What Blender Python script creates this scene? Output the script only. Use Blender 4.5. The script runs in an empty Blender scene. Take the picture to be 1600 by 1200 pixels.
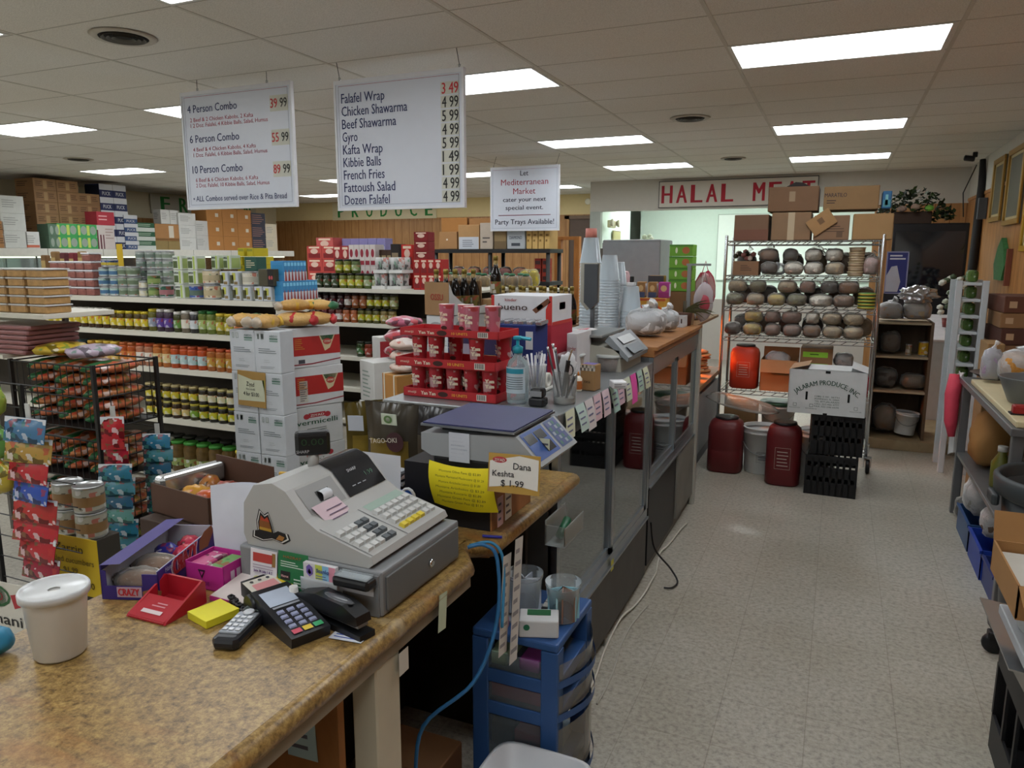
import bpy,bmesh,math,random
from mathutils import Vector,Matrix,noise
random.seed(11)
SC=bpy.context.scene
COL=SC.collection
PI=math.pi

# ---------------------------------------------------------------- camera
CAM_H=1.70
YAW,PITCH,ROLL,FPX=-0.41342,-0.17158,0.0013369,1154.2      # photo taken as 1600 x 1200
cf=Vector((math.sin(YAW)*math.cos(PITCH),math.cos(YAW)*math.cos(PITCH),math.sin(PITCH)))
cr0=Vector((math.cos(YAW),-math.sin(YAW),0));cu0=cr0.cross(cf)
cr=cr0*math.cos(ROLL)+cu0*math.sin(ROLL);cu=-cr0*math.sin(ROLL)+cu0*math.cos(ROLL)
cam_d=bpy.data.cameras.new('camera');cam=bpy.data.objects.new('camera',cam_d);COL.objects.link(cam)
cam_d.sensor_fit='HORIZONTAL';cam_d.sensor_width=36.0;cam_d.lens=36.0*FPX/1600.0
cam_d.clip_start=0.05;cam_d.clip_end=100
mw=Matrix((cr,cu,-cf)).transposed().to_4x4();mw.translation=(0,0,CAM_H)
cam.matrix_world=mw
SC.camera=cam

def at(px,py,X=None,Y=None,Z=None):
    """world point seen at photo pixel (px, py) on the plane X=, Y= or Z="""
    d=cf + cr*((px-800)/FPX) - cu*((py-600)/FPX)
    if X is not None: t=X/d.x
    elif Y is not None: t=Y/d.y
    else: t=(Z-CAM_H)/d.z
    return Vector((d.x*t,d.y*t,CAM_H+d.z*t))

# ---------------------------------------------------------------- world, exposure
SC.view_settings.view_transform='Standard';SC.view_settings.look='None'
SC.view_settings.gamma=1.0;SC.view_settings.use_curve_mapping=False
SC.view_settings.exposure=0.12
wd=bpy.data.worlds.new('world');SC.world=wd;wd.use_nodes=True
wd.node_tree.nodes['Background'].inputs[0].default_value=(0.75,0.8,0.9,1)
wd.node_tree.nodes['Background'].inputs[1].default_value=0.03
CEIL=2.964
LAMP_STRENGTH=10.0

# ---------------------------------------------------------------- materials
_mats={}
def lin(h):
    h=h.lstrip('#');v=[int(h[i:i+2],16)/255 for i in (0,2,4)]
    return tuple((c/12.92 if c <= .04045 else ((c+.055)/1.055)**2.4) for c in v)
def N(nt,t,**kw):
    n=nt.nodes.new(t)
    for k,v in kw.items(): setattr(n,k,v)
    return n
def M(hexc,rough=.6,metal=0.0,var=.10,scale=14.0,bump=0.0,spec=.4):
    """plain painted / paper / plastic surface with a little unevenness of its own"""
    key=('m',hexc,rough,metal,var,scale,bump)
    if key in _mats: return _mats[key]
    m=bpy.data.materials.new('surface_%d' % len(_mats));m.use_nodes=True;nt=m.node_tree
    b=nt.nodes['Principled BSDF'];c=lin(hexc)
    b.inputs['Roughness'].default_value=rough;b.inputs['Metallic'].default_value=metal
    b.inputs['Specular IOR Level'].default_value=spec
    tc=N(nt,'ShaderNodeTexCoord');no=N(nt,'ShaderNodeTexNoise');no.inputs['Scale'].default_value=scale;no.inputs['Detail'].default_value=3
    nt.links.new(tc.outputs['Object'],no.inputs['Vector'])
    mx=N(nt,'ShaderNodeMix',data_type='RGBA')
    mx.inputs['A'].default_value=(*[x*(1-var) for x in c],1);mx.inputs['B'].default_value=(*[min(1,x*(1+var)) for x in c],1)
    nt.links.new(no.outputs['Fac'],mx.inputs['Factor']);nt.links.new(mx.outputs['Result'],b.inputs['Base Color'])
    if bump:
        bp=N(nt,'ShaderNodeBump');bp.inputs['Strength'].default_value=bump;bp.inputs['Distance'].default_value=.01
        nt.links.new(no.outputs['Fac'],bp.inputs['Height']);nt.links.new(bp.outputs['Normal'],b.inputs['Normal'])
    m.diffuse_color=(*c,1)
    _mats[key]=m;return m
def NODEMAT(name,fn):
    if name in _mats: return _mats[name]
    m=bpy.data.materials.new(name);m.use_nodes=True;fn(m.node_tree,m.node_tree.nodes['Principled BSDF']);_mats[name]=m;return m
def EMIT(hexc,s):
    key=('e',hexc,s)
    if key not in _mats:
        m=bpy.data.materials.new('glow_%d' % len(_mats));m.use_nodes=True;b=m.node_tree.nodes['Principled BSDF']
        b.inputs['Base Color'].default_value=(*lin(hexc),1)
        b.inputs['Emission Color'].default_value=(*lin(hexc),1);b.inputs['Emission Strength'].default_value=s
        _mats[key]=m
    return _mats[key]
def CLEAR(hexc,alpha=.35,rough=.15,refl=.0):
    """thin translucent plastic film or clear glass"""
    key=('c',hexc,alpha,rough,refl)
    if key in _mats: return _mats[key]
    m=bpy.data.materials.new('film_%d' % len(_mats));m.use_nodes=True;nt=m.node_tree;b=nt.nodes['Principled BSDF'];out=nt.nodes['Material Output']
    b.inputs['Base Color'].default_value=(*lin(hexc),1);b.inputs['Roughness'].default_value=rough
    tr=N(nt,'ShaderNodeBsdfTransparent');mx=N(nt,'ShaderNodeMixShader');fr=N(nt,'ShaderNodeFresnel');fr.inputs['IOR'].default_value=1.45
    ad=N(nt,'ShaderNodeMath',operation='ADD',use_clamp=True);ad.inputs[1].default_value=alpha
    nt.links.new(fr.outputs[0],ad.inputs[0]);nt.links.new(ad.outputs[0],mx.inputs[0]);nt.links.new(tr.outputs[0],mx.inputs[1])
    if refl:
        gl=N(nt,'ShaderNodeBsdfGlossy');gl.inputs['Roughness'].default_value=.03;gl.inputs['Color'].default_value=(.8,.85,.88,1)
        nt.links.new(gl.outputs[0],mx.inputs[2])
    else: nt.links.new(b.outputs[0],mx.inputs[2])
    nt.links.new(mx.outputs[0],out.inputs[0])
    _mats[key]=m;return m

def BAGFILM(hexc,alpha):
    """crinkled clear bag plastic: mostly see-through, with small soft glints"""
    m=CLEAR(hexc,alpha,.22).copy();nt=m.node_tree;b=nt.nodes['Principled BSDF'];m.name='bag_film'
    tc=N(nt,'ShaderNodeTexCoord');no=N(nt,'ShaderNodeTexNoise');no.inputs['Scale'].default_value=28;no.inputs['Detail'].default_value=4;bp=N(nt,'ShaderNodeBump');bp.inputs['Strength'].default_value=.9;bp.inputs['Distance'].default_value=.02
    nt.links.new(tc.outputs['Object'],no.inputs['Vector']);nt.links.new(no.outputs['Fac'],bp.inputs['Height']);nt.links.new(bp.outputs['Normal'],b.inputs['Normal'])
    b.inputs['Specular IOR Level'].default_value=.9
    return m
def grain_mat(name,c1,c2,scale=(1,1,8),rough=.5,ns=6,groove=0,c3=None):
    """wood: stretched noise between two tones, optional vertical board grooves along object X+Y"""
    def fn(nt,b):
        tc=N(nt,'ShaderNodeTexCoord');mp=N(nt,'ShaderNodeMapping');mp.inputs['Scale'].default_value=scale
        no=N(nt,'ShaderNodeTexNoise');no.inputs['Scale'].default_value=ns;no.inputs['Detail'].default_value=5;no.inputs['Distortion'].default_value=.6
        rp=N(nt,'ShaderNodeValToRGB');rp.color_ramp.elements[0].color=(*lin(c1),1);rp.color_ramp.elements[1].color=(*lin(c2),1)
        rp.color_ramp.elements[0].position=.3;rp.color_ramp.elements[1].position=.7
        nt.links.new(tc.outputs['Object'],mp.inputs[0]);nt.links.new(mp.outputs[0],no.inputs['Vector']);nt.links.new(no.outputs['Fac'],rp.inputs[0])
        src=rp.outputs[0]
        if groove:
            sx=N(nt,'ShaderNodeSeparateXYZ');nt.links.new(tc.outputs['Object'],sx.inputs[0])
            a=N(nt,'ShaderNodeMath',operation='ADD');nt.links.new(sx.outputs[0],a.inputs[0]);nt.links.new(sx.outputs[1],a.inputs[1])
            d=N(nt,'ShaderNodeMath',operation='DIVIDE');d.inputs[1].default_value=groove;nt.links.new(a.outputs[0],d.inputs[0])
            f=N(nt,'ShaderNodeMath',operation='FRACT');nt.links.new(d.outputs[0],f.inputs[0])
            l=N(nt,'ShaderNodeMath',operation='LESS_THAN');l.inputs[1].default_value=.06;nt.links.new(f.outputs[0],l.inputs[0])
            mx=N(nt,'ShaderNodeMix',data_type='RGBA');nt.links.new(l.outputs[0],mx.inputs['Factor']);nt.links.new(src,mx.inputs['A'])
            mx.inputs['B'].default_value=(*lin(c3 or c1),1);src=mx.outputs['Result']
        nt.links.new(src,b.inputs['Base Color']);b.inputs['Roughness'].default_value=rough
    return NODEMAT(name,fn)

def PRINT(hexc,rough=.45,scale=38.0):
    """printed packaging: mostly one colour with small pale, dark and tinted patches"""
    key=('p',hexc,rough,scale)
    if key in _mats: return _mats[key]
    m=M(hexc,rough,0,.06,30);m=m.copy();m.name='printed_%d' % len(_mats);nt=m.node_tree;b=nt.nodes['Principled BSDF'];src=b.inputs['Base Color'].links[0].from_socket
    c=lin(hexc);tc=N(nt,'ShaderNodeTexCoord');vo=N(nt,'ShaderNodeTexVoronoi',distance='CHEBYCHEV');vo.inputs['Scale'].default_value=scale
    oi=N(nt,'ShaderNodeObjectInfo');av=N(nt,'ShaderNodeVectorMath',operation='ADD')
    nt.links.new(tc.outputs['Object'],av.inputs[0]);nt.links.new(av.outputs[0],vo.inputs['Vector'])
    sx=N(nt,'ShaderNodeSeparateColor');nt.links.new(vo.outputs['Color'],sx.inputs[0])
    rp=N(nt,'ShaderNodeValToRGB');rp.color_ramp.interpolation='CONSTANT';e=rp.color_ramp.elements
    e[0].position=0;e[0].color=(*c,1);e[1].position=.62;e[1].color=(*[min(1,x*.5+.35) for x in c],1)
    for po,col in ((.74,[x*.30 for x in c]),(.84,(min(1,c[0]*.6+.18),c[1]*.35+.02,c[2]*.3+.02)),(.92,(c[0]*.4+.02,c[1]*.6+.06,c[2]*.5+.02))):
        q=e.new(po);q.color=(*col,1)
    nt.links.new(sx.outputs[0],rp.inputs[0])
    mx=N(nt,'ShaderNodeMix',data_type='RGBA');gt=N(nt,'ShaderNodeMath',operation='GREATER_THAN');gt.inputs[1].default_value=.62
    nt.links.new(sx.outputs[0],gt.inputs[0]);nt.links.new(gt.outputs[0],mx.inputs['Factor']);nt.links.new(src,mx.inputs['A']);nt.links.new(rp.outputs[0],mx.inputs['B'])
    nt.links.new(mx.outputs['Result'],b.inputs['Base Color']);_mats[key]=m;return m

CARD='#9a7650';CARD_D='#7d5e40';WHITE='#e2e2de';STEEL='#b4b7ba';BLACK='#141416'
M_card=M(CARD,.8);M_cardd=M(CARD_D,.8);M_white=M(WHITE,.5);M_steel=M(STEEL,.25,1.0,.04);M_black=M(BLACK,.45)
M_paper=M('#e6e4dc',.8,var=.03);M_tape=M('#b59a6c',.3);M_blacktx=M('#1a1a22',.7,var=0.0);M_navy=M('#20264e',.7,var=0.0)
M_red=M('#b3202c',.5);M_chrome=M('#c9cccf',.18,1.0,.03)

# ---------------------------------------------------------------- mesh building
FRONT=(Vector((1,0,0)),Vector((0,0,1)))       # a face that looks towards -Y
RIGHT=(Vector((0,1,0)),Vector((0,0,1)))       # looks towards +X
TOP=(Vector((1,0,0)),Vector((0,1,0)))         # looks up
LEFTF=(Vector((0,-1,0)),Vector((0,0,1)))      # looks towards -X
BACK=(Vector((-1,0,0)),Vector((0,0,1)))
_txt={}
def glyphs(s,bold=0.0,shear=0.0):
    k=(s,shear)
    if k not in _txt:
        cu_=bpy.data.curves.new('lettering','FONT');cu_.body=s;cu_.size=1.0;cu_.resolution_u=2;cu_.shear=shear
        ob=bpy.data.objects.new('lettering',cu_);COL.objects.link(ob)
        me=bpy.data.meshes.new_from_object(ob.evaluated_get(bpy.context.evaluated_depsgraph_get()))
        vs=[(v.co.x,v.co.y) for v in me.vertices];fs=[tuple(p.vertices) for p in me.polygons]
        bpy.data.objects.remove(ob);bpy.data.curves.remove(cu_);bpy.data.meshes.remove(me)
        xs=[v[0] for v in vs] or [0]
        _txt[k]=(vs,fs,min(xs),max(xs))
    return _txt[k]

class MB:
    def __init__(s): s.v=[];s.f=[];s.m=[];s.mats=[];s.sm=[]
    def mi(s,m):
        if m not in s.mats: s.mats.append(m)
        return s.mats.index(m)
    def add(s,vs,fs,mat,smooth=False,mtx=None):
        o=len(s.v);i=s.mi(mat)
        s.v += [tuple(mtx @ Vector(v)) if mtx else tuple(v) for v in vs]
        s.f += [tuple(a+o for a in f) for f in fs];s.m += [i]*len(fs);s.sm += [smooth]*len(fs)
        return s
    def box(s,c,d,mat,bev=0.0,mtx=None,taper=1.0,rz=0.0):
        """centre of base c, size d; bev chamfers all edges; taper scales the top"""
        hx,hy,h=d[0]/2,d[1]/2,d[2]
        if bev <= 0:
            vs=[(-hx,-hy,0),(hx,-hy,0),(hx,hy,0),(-hx,hy,0)] + [(x*taper,y*taper,h) for x,y in ((-hx,-hy),(hx,-hy),(hx,hy),(-hx,hy))]
            fs=[(3,2,1,0),(4,5,6,7),(0,1,5,4),(1,2,6,5),(2,3,7,6),(3,0,4,7)]
        else:
            b=min(bev,hx*.99,hy*.99,h*.49)
            def ring(z,ix,k):
                x,y=hx*k,hy*k;e=b-ix if ix < b else 0
                e=max(e,b*.35)
                x -= ix;y -= ix
                return [(-x+e,-y,z),(x-e,-y,z),(x,-y+e,z),(x,y-e,z),(x-e,y,z),(-x+e,y,z),(-x,y-e,z),(-x,-y+e,z)]
            t=taper
            rings=[ring(0,b,1),ring(b*.3,b*.3,1),ring(b,0,1),ring(h-b,0,t),ring(h-b*.3,b*.3,t),ring(h,b,t)]
            vs=[p for r in rings for p in r];fs=[tuple(range(7,-1,-1)),tuple(range(40,48))]
            for k in range(5):
                for j in range(8): fs.append((k*8+j,k*8+(j+1) % 8,(k+1)*8+(j+1) % 8,(k+1)*8+j))
        m=Matrix.Translation(c) @ Matrix.Rotation(rz,4,'Z')
        return s.add(vs,fs,mat,bev > 0 and False,(mtx @ m) if mtx else m)
    def span(s,x0,x1,y0,y1,z0,z1,mat,bev=0.0):
        return s.box(((x0+x1)/2,(y0+y1)/2,z0),(abs(x1-x0),abs(y1-y0),z1-z0),mat,bev)
    def lathe(s,prof,mat,c=(0,0,0),n=20,mats=None,mtx=None,smooth=True,cap=True,sx=1,sy=1):
        """prof: list of (r, z) from bottom to top"""
        vs=[];fs=[]
        for r,z in prof:
            for k in range(n):
                a=2*PI*k/n;vs.append((c[0]+r*sx*math.cos(a),c[1]+r*sy*math.sin(a),c[2]+z))
        L=len(prof)
        if mats is None: mats=[mat]*(L-1)
        for i in range(L-1):
            q=[(i*n+k,i*n+(k+1) % n,(i+1)*n+(k+1) % n,(i+1)*n+k) for k in range(n)]
            s.add(vs if i == 0 else [],[],mat,smooth,mtx) if i == 0 else None
            o=len(s.v)-len(vs);mi=s.mi(mats[i])
            s.f += [tuple(a+o for a in f) for f in q];s.m += [mi]*n;s.sm += [smooth]*n
        o=len(s.v)-len(vs)
        if cap:
            s.f.append(tuple(o+k for k in range(n-1,-1,-1)));s.m.append(s.mi(mats[0]));s.sm.append(False)
            s.f.append(tuple(o+(L-1)*n+k for k in range(n)));s.m.append(s.mi(mats[-1]));s.sm.append(False)
        return s
    def tube(s,pts,r,mat,n=8,closed=False,mtx=None):
        """round bar through points, r a number or one per point"""
        P=[Vector(p) for p in pts];L=len(P);R=r if isinstance(r,(list,tuple)) else [r]*L
        vs=[];fs=[];up=None
        for i in range(L):
            a=P[i-1] if (i > 0 or closed) else P[i];b=P[(i+1) % L] if (i < L-1 or closed) else P[i]
            t=(b-a).normalized()
            if up is None: up=Vector((0,0,1)) if abs(t.z) < .9 else Vector((1,0,0))
            u=t.cross(up);u=u.normalized() if u.length > 1e-6 else t.orthogonal().normalized()
            w=u.cross(t).normalized();up=w
            for k in range(n):
                an=2*PI*k/n;vs.append(P[i] + (u*math.cos(an)+w*math.sin(an))*R[i])
        for i in range(L if closed else L-1):
            j=(i+1) % L
            fs += [(i*n+k,i*n+(k+1) % n,j*n+(k+1) % n,j*n+k) for k in range(n)]
        if not closed: fs += [tuple(range(n-1,-1,-1)),tuple((L-1)*n+k for k in range(n))]
        return s.add(vs,fs,mat,n > 4,mtx)
    def bar(s,a,b,w,mat): return s.tube([a,b],w*.7071,mat,4)
    def prism(s,poly,axis,a0,a1,mat,mtx=None,smooth=False):
        """polygon of 2D points swept along axis: 'x' -> (y,z) points, 'y' -> (x,z), 'z' -> (x,y)"""
        def p3(p,a): return {'x': (a,p[0],p[1]),'y': (p[0],a,p[1]),'z': (p[0],p[1],a)}[axis]
        n=len(poly);vs=[p3(p,a0) for p in poly]+[p3(p,a1) for p in poly]
        fs=[tuple(range(n)),tuple(range(2*n-1,n-1,-1))]+[(k+n,(k+1) % n+n,(k+1) % n,k) for k in range(n)]
        return s.add(vs,fs,mat,smooth,mtx)
    def quad(s,o,fr,x0,y0,x1,y1,mat,lift=.0008):
        ex,ey=fr;n=ex.cross(ey)*lift;o=Vector(o)
        return s.add([o+ex*x+ey*y+n for x,y in ((x0,y0),(x1,y0),(x1,y1),(x0,y1))],[(0,1,2,3)],mat)
    def poly(s,o,fr,pts,mat,lift=.0008):
        ex,ey=fr;n=ex.cross(ey)*lift;o=Vector(o)
        return s.add([o+ex*x+ey*y+n for x,y in pts],[tuple(range(len(pts)))],mat)
    def disc(s,o,fr,x,y,rx,mat,lift=.0008,ry=None,n=14):
        ry=ry or rx
        return s.poly(o,fr,[(x+rx*math.cos(2*PI*k/n),y+ry*math.sin(2*PI*k/n)) for k in range(n)],mat,lift)
    def text(s,st,o,fr,x,y,h,mat,align='L',width=None,bold=0.0,lift=.0012,shear=0.0,rot=0.0,arc=None):
        """lettering with capital height h, starting (L), centred (C) or ending (R) at x; width squeezes it to fit"""
        vs,fs,x0,x1=glyphs(st,bold,shear);k=h/.70;kx=k
        if width: kx=width/max(x1-x0,1e-6)
        w=(x1-x0)*kx;off={'L': 0,'C': -w/2,'R': -w}[align]
        ex,ey=fr;n=ex.cross(ey)*lift;o=Vector(o);ca,sa=math.cos(rot),math.sin(rot);out=[]
        reps=(-bold,0,bold) if bold > .006 else (0,)
        for a,b,e_ in [(a_+dx,b_,i*.3) for i,dx in enumerate(reps) for a_,b_ in vs]:
            u=(a-x0)*kx+off;w_=b*k
            if arc:
                an=u/arc;u2=(arc+w_)*math.sin(an);w_=(arc+w_)*math.cos(an)-arc;u=u2
            u,w_=u*ca-w_*sa,u*sa+w_*ca
            out.append(o+ex*(x+u)+ey*(y+w_)+n*(1+e_))
        nv=len(vs);fs=[tuple(i+r_*nv for i in f) for r_ in range(len(reps)) for f in fs]
        return s.add(out,fs,mat)
    def blob(s,c,r,mat,seed=0,amp=.15,freq=2.0,sub=3,flat=None,mtx=None,sq=1.0):
        bm=bmesh.new();bmesh.ops.create_icosphere(bm,subdivisions=sub,radius=1.0)
        vs=[]
        for v in bm.verts:
            p=v.co.copy()
            if sq != 1.0: p=Vector([math.copysign(abs(t)**sq,t) for t in p]);p *= .93
            d=1+amp*noise.noise(p*freq+Vector((seed*7.3,seed*3.1,seed)))
            q=Vector((p.x*r[0]*d,p.y*r[1]*d,p.z*r[2]*d))
            if flat is not None and q.z < -r[2]*flat: q.z=-r[2]*flat+(q.z+r[2]*flat)*.08
            vs.append(Vector(c)+q)
        bm.verts.index_update();fs=[tuple(v.index for v in f.verts) for f in bm.faces];bm.free()
        return s.add(vs,fs,mat,True,mtx)
    def grid(s,fn,nu,nv,mat,smooth=True):
        vs=[fn(i/nu,j/nv) for j in range(nv+1) for i in range(nu+1)];w=nu+1
        fs=[(j*w+i,j*w+i+1,(j+1)*w+i+1,(j+1)*w+i) for j in range(nv) for i in range(nu)]
        return s.add(vs,fs,mat,smooth)
    def build(s,name,parent=None,loc=(0,0,0),rz=0.0,rot=None):
        me=bpy.data.meshes.new(name);me.from_pydata([tuple(v) for v in s.v],[],s.f)
        for m in s.mats: me.materials.append(m)
        me.polygons.foreach_set('material_index',s.m);me.polygons.foreach_set('use_smooth',s.sm);me.update()
        ob=bpy.data.objects.new(name,me);COL.objects.link(ob)
        if parent: ob.parent=parent
        ob.location=loc;ob.rotation_euler=rot or (0,0,rz)
        return ob

def tag(o,label,cat,group=None,kind=None):
    o['label']=label;o['category']=cat
    if group: o['group']=group
    if kind: o['kind']=kind
    return o
def struct(o): o['kind']='structure';return o
def empty(name,loc,rz=0.0):
    o=bpy.data.objects.new(name,None);COL.objects.link(o);o.location=loc;o.rotation_euler=(0,0,rz);o.empty_display_size=.05
    return o
def dup(o,loc,rz=None,label=None,group=None,mats=None):
    """copy of a thing with its parts and sub-parts; mats: {part stem: material} worn by this copy"""
    def cp(a,parent):
        c=a.copy();COL.objects.link(c)
        if parent: c.parent=parent
        for ch in list(a.children): cp(ch,c)
        st=a.name.split('.')[0]
        if mats and st in mats and c.type == 'MESH':
            ml=mats[st] if isinstance(mats[st],(list,tuple)) else [mats[st]]
            for i,m in enumerate(ml):
                if m is not None: c.material_slots[i].link='OBJECT';c.material_slots[i].material=m
        return c
    r=cp(o,None);r.location=loc
    if rz is not None: r.rotation_euler=(0,0,rz)
    if label: r['label']=label
    if group: r['group']=group
    return r
ORD='first second third fourth fifth sixth seventh eighth ninth tenth eleventh twelfth thirteenth fourteenth fifteenth sixteenth seventeenth eighteenth nineteenth twentieth'.split()
ORD += ['twenty-'+w for w in ORD[:9]]+['thirtieth']+['thirty-'+w for w in ORD[:9]]
def smooth(pts,n=6):
    P=[Vector(p) for p in pts];out=[]
    for i in range(len(P)-1):
        a,b,c,d=P[max(i-1,0)],P[i],P[i+1],P[min(i+2,len(P)-1)]
        for k in range(n):
            t=k/n;out.append(.5*((2*b)+(c-a)*t+(2*a-5*b+4*c-d)*t*t+(3*b-a-3*c+d)*t**3))
    return out+[P[-1]]
def wobble(a): return random.uniform(-a,a)
# ================================================================ the room
XL,XR,YN,YF,YH=-13.0,1.62,-3.2,14.95,12.6        # left wall,right wall,wall behind,far wall,meat-room wall
# ---- ceiling lights (recessed troffers of the tile grid)
LCOL={'A': -.73,'B': -3.23,'C': -5.73,'D': -8.23,'E': -10.73}
LROW=[-2.9,0.0,2.40,4.91,7.98,10.50,12.98]
RN=['row behind the cash counter','row over the cash counter','row above the hanging menu boards','row above the scale and deli case','third row into the shop','row before the meat-room wall','row along the produce wall']
CN={'A': 'aisle side','B': 'deli case side','C': 'middle of the shop','D': 'canned goods side','E': 'freezer wall side'}
dif=EMIT('#f6fbff',LAMP_STRENGTH)
fr_m=M('#d8d8d4',.5)
def lamp_mesh():
    f=MB();w,d=1.22,.61
    for x0,x1,y0,y1 in ((0,w,0,.022),(0,w,d-.022,d),(0,.022,.022,d-.022),(w-.022,w,.022,d-.022)): f.span(x0,x1,y0,y1,-.006,.05,fr_m)
    return f
lamp0=None
for ri,y in enumerate(LROW):
    for c,x in LCOL.items():
        if ri == 6 and c in 'AB': continue
        lab='recessed ceiling light, %s, %s' % (CN[c],RN[ri])
        if lamp0 is None:
            lamp0=lamp_mesh().build('ceiling_light',loc=(x+.005,y,CEIL));tag(lamp0,lab,'ceiling light','ceiling lights')
            MB().span(.022,1.198,.022,.588,.002,.012,dif).build('diffuser',lamp0)
        else: dup(lamp0,(x+.005,y,CEIL),label=lab)

def floor_fn(nt,b):
    tc=N(nt,'ShaderNodeTexCoord')
    n1=N(nt,'ShaderNodeTexNoise');n1.inputs['Scale'].default_value=48;n1.inputs['Detail'].default_value=8;n1.inputs['Roughness'].default_value=.7
    n2=N(nt,'ShaderNodeTexNoise');n2.inputs['Scale'].default_value=1.3;n2.inputs['Detail'].default_value=4
    nt.links.new(tc.outputs['Object'],n1.inputs['Vector']);nt.links.new(tc.outputs['Object'],n2.inputs['Vector'])
    r1=N(nt,'ShaderNodeValToRGB');e=r1.color_ramp.elements
    e[0].position=.36;e[0].color=(*lin('#8f8a80'),1);e[1].position=.62;e[1].color=(*lin('#bab5aa'),1)
    e2=r1.color_ramp.elements.new(.48);e2.color=(*lin('#aaa599'),1)
    nt.links.new(n1.outputs['Fac'],r1.inputs[0])
    r2=N(nt,'ShaderNodeValToRGB');e=r2.color_ramp.elements;e[0].position=.35;e[0].color=(.84,.82,.78,1);e[1].position=.65;e[1].color=(1,1,1,1)
    nt.links.new(n2.outputs['Fac'],r2.inputs[0])
    mu=N(nt,'ShaderNodeMix',data_type='RGBA',blend_type='MULTIPLY');mu.inputs['Factor'].default_value=1
    nt.links.new(r1.outputs[0],mu.inputs['A']);nt.links.new(r2.outputs[0],mu.inputs['B'])
    br=N(nt,'ShaderNodeTexBrick');br.offset=0;br.inputs['Scale'].default_value=1;br.inputs['Brick Width'].default_value=.305;br.inputs['Row Height'].default_value=.305
    br.inputs['Mortar Size'].default_value=.0022;br.inputs['Mortar Smooth'].default_value=.3;br.inputs['Color1'].default_value=(1,1,1,1);br.inputs['Color2'].default_value=(.93,.93,.92,1);br.inputs['Mortar'].default_value=(.74,.72,.69,1)
    nt.links.new(tc.outputs['Object'],br.inputs['Vector'])
    m2=N(nt,'ShaderNodeMix',data_type='RGBA',blend_type='MULTIPLY');m2.inputs['Factor'].default_value=1
    nt.links.new(mu.outputs['Result'],m2.inputs['A']);nt.links.new(br.outputs['Color'],m2.inputs['B']);nt.links.new(m2.outputs['Result'],b.inputs['Base Color'])
    b.inputs['Roughness'].default_value=.32;b.inputs['Specular IOR Level'].default_value=.45
    nt.links.new(n1.outputs['Fac'],N(nt,'ShaderNodeBump').inputs['Height'])
M_floor=NODEMAT('vinyl_floor',floor_fn)
def ceil_fn(nt,b):
    tc=N(nt,'ShaderNodeTexCoord');n=N(nt,'ShaderNodeTexNoise');n.inputs['Scale'].default_value=160;n.inputs['Detail'].default_value=3
    n2=N(nt,'ShaderNodeTexNoise');n2.inputs['Scale'].default_value=.6
    r=N(nt,'ShaderNodeValToRGB');e=r.color_ramp.elements;e[0].position=.35;e[0].color=(*lin('#d3d2cd'),1);e[1].position=.6;e[1].color=(*lin('#e8e7e3'),1)
    r2=N(nt,'ShaderNodeValToRGB');e=r2.color_ramp.elements;e[0].position=.35;e[0].color=(.93,.9,.85,1);e[1].position=.7;e[1].color=(1,1,1,1)
    mu=N(nt,'ShaderNodeMix',data_type='RGBA',blend_type='MULTIPLY');mu.inputs['Factor'].default_value=1
    for q in (n,n2): nt.links.new(tc.outputs['Object'],q.inputs['Vector'])
    nt.links.new(n.outputs['Fac'],r.inputs[0]);nt.links.new(n2.outputs['Fac'],r2.inputs[0]);nt.links.new(r.outputs[0],mu.inputs['A']);nt.links.new(r2.outputs[0],mu.inputs['B'])
    nt.links.new(mu.outputs['Result'],b.inputs['Base Color']);b.inputs['Roughness'].default_value=.95
M_ceil=NODEMAT('acoustic_tile',ceil_fn)
M_cream=M('#d6cbad',.85,var=.04);M_yell=M('#dcc896',.8,var=.04);M_greyw=M('#c4c1b8',.85,var=.04)
M_panel=grain_mat('wood_panelling','#9a6c3e','#b08350',(3,3,.5),.45,5,.2,'#7a4c22')
M_panelr=grain_mat('wood_panelling_orange','#9c6a3a','#b5804a',(3,3,.5),.45,5,.2,'#75481f')
struct(MB().span(XL-.1,XR+.1,YN-.1,18.2,-.1,0,M_floor).build('floor'))
# ceiling: tiles with real holes where the troffers sit is not needed, the lamps hang 6 mm under the tiles
hol=[(x,y) for i,y in enumerate(LROW) for c,x in LCOL.items() if not (i == 6 and c in 'AB')]
cb=MB();ys=sorted({YN,18.2} | {v for y in LROW for v in (y,y+.61)});xs=sorted({XL,XR} | {v for x in LCOL.values() for v in (x+.005,x+1.225)})
for i in range(len(ys)-1):
    for j in range(len(xs)-1):
        cx,cy=(xs[j]+xs[j+1])/2,(ys[i]+ys[i+1])/2
        if any(x < cx < x+1.23 and y < cy < y+.61 for x,y in hol): continue
        cb.add([(xs[j],ys[i],CEIL),(xs[j],ys[i+1],CEIL),(xs[j+1],ys[i+1],CEIL),(xs[j+1],ys[i],CEIL)],[(0,1,2,3)],M_ceil)
cb.span(XL,XR,YN,18.2,CEIL+.06,CEIL+.1,M_ceil)
struct(cb.build('ceiling'))
g=MB();gm=M('#c6c2b8',.6)
x=-.73
xl=[-.73+1.25*k for k in range(-10,2)]
yl=sorted({round(4.91+.6175*k,3) for k in range(-13,17)})
yb=[LROW[0]+(.61)*k for k in range(0)]
for x in xl: g.span(x-.012,x+.012,YN,YF,CEIL-.003,CEIL+.002,gm)
yy=[]
for a,b_ in zip([YN]+LROW,LROW+[YF]):
    n=max(1,round((b_-a)/.61));yy += [a+(b_-a)*k/n for k in range(n)]
gy=M('#b4afa4',.7)
for y in yy: g.span(XL,XR,y-.004,y+.004,CEIL-.0015,CEIL+.002,gy)
struct(g.build('trim_1'))
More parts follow.
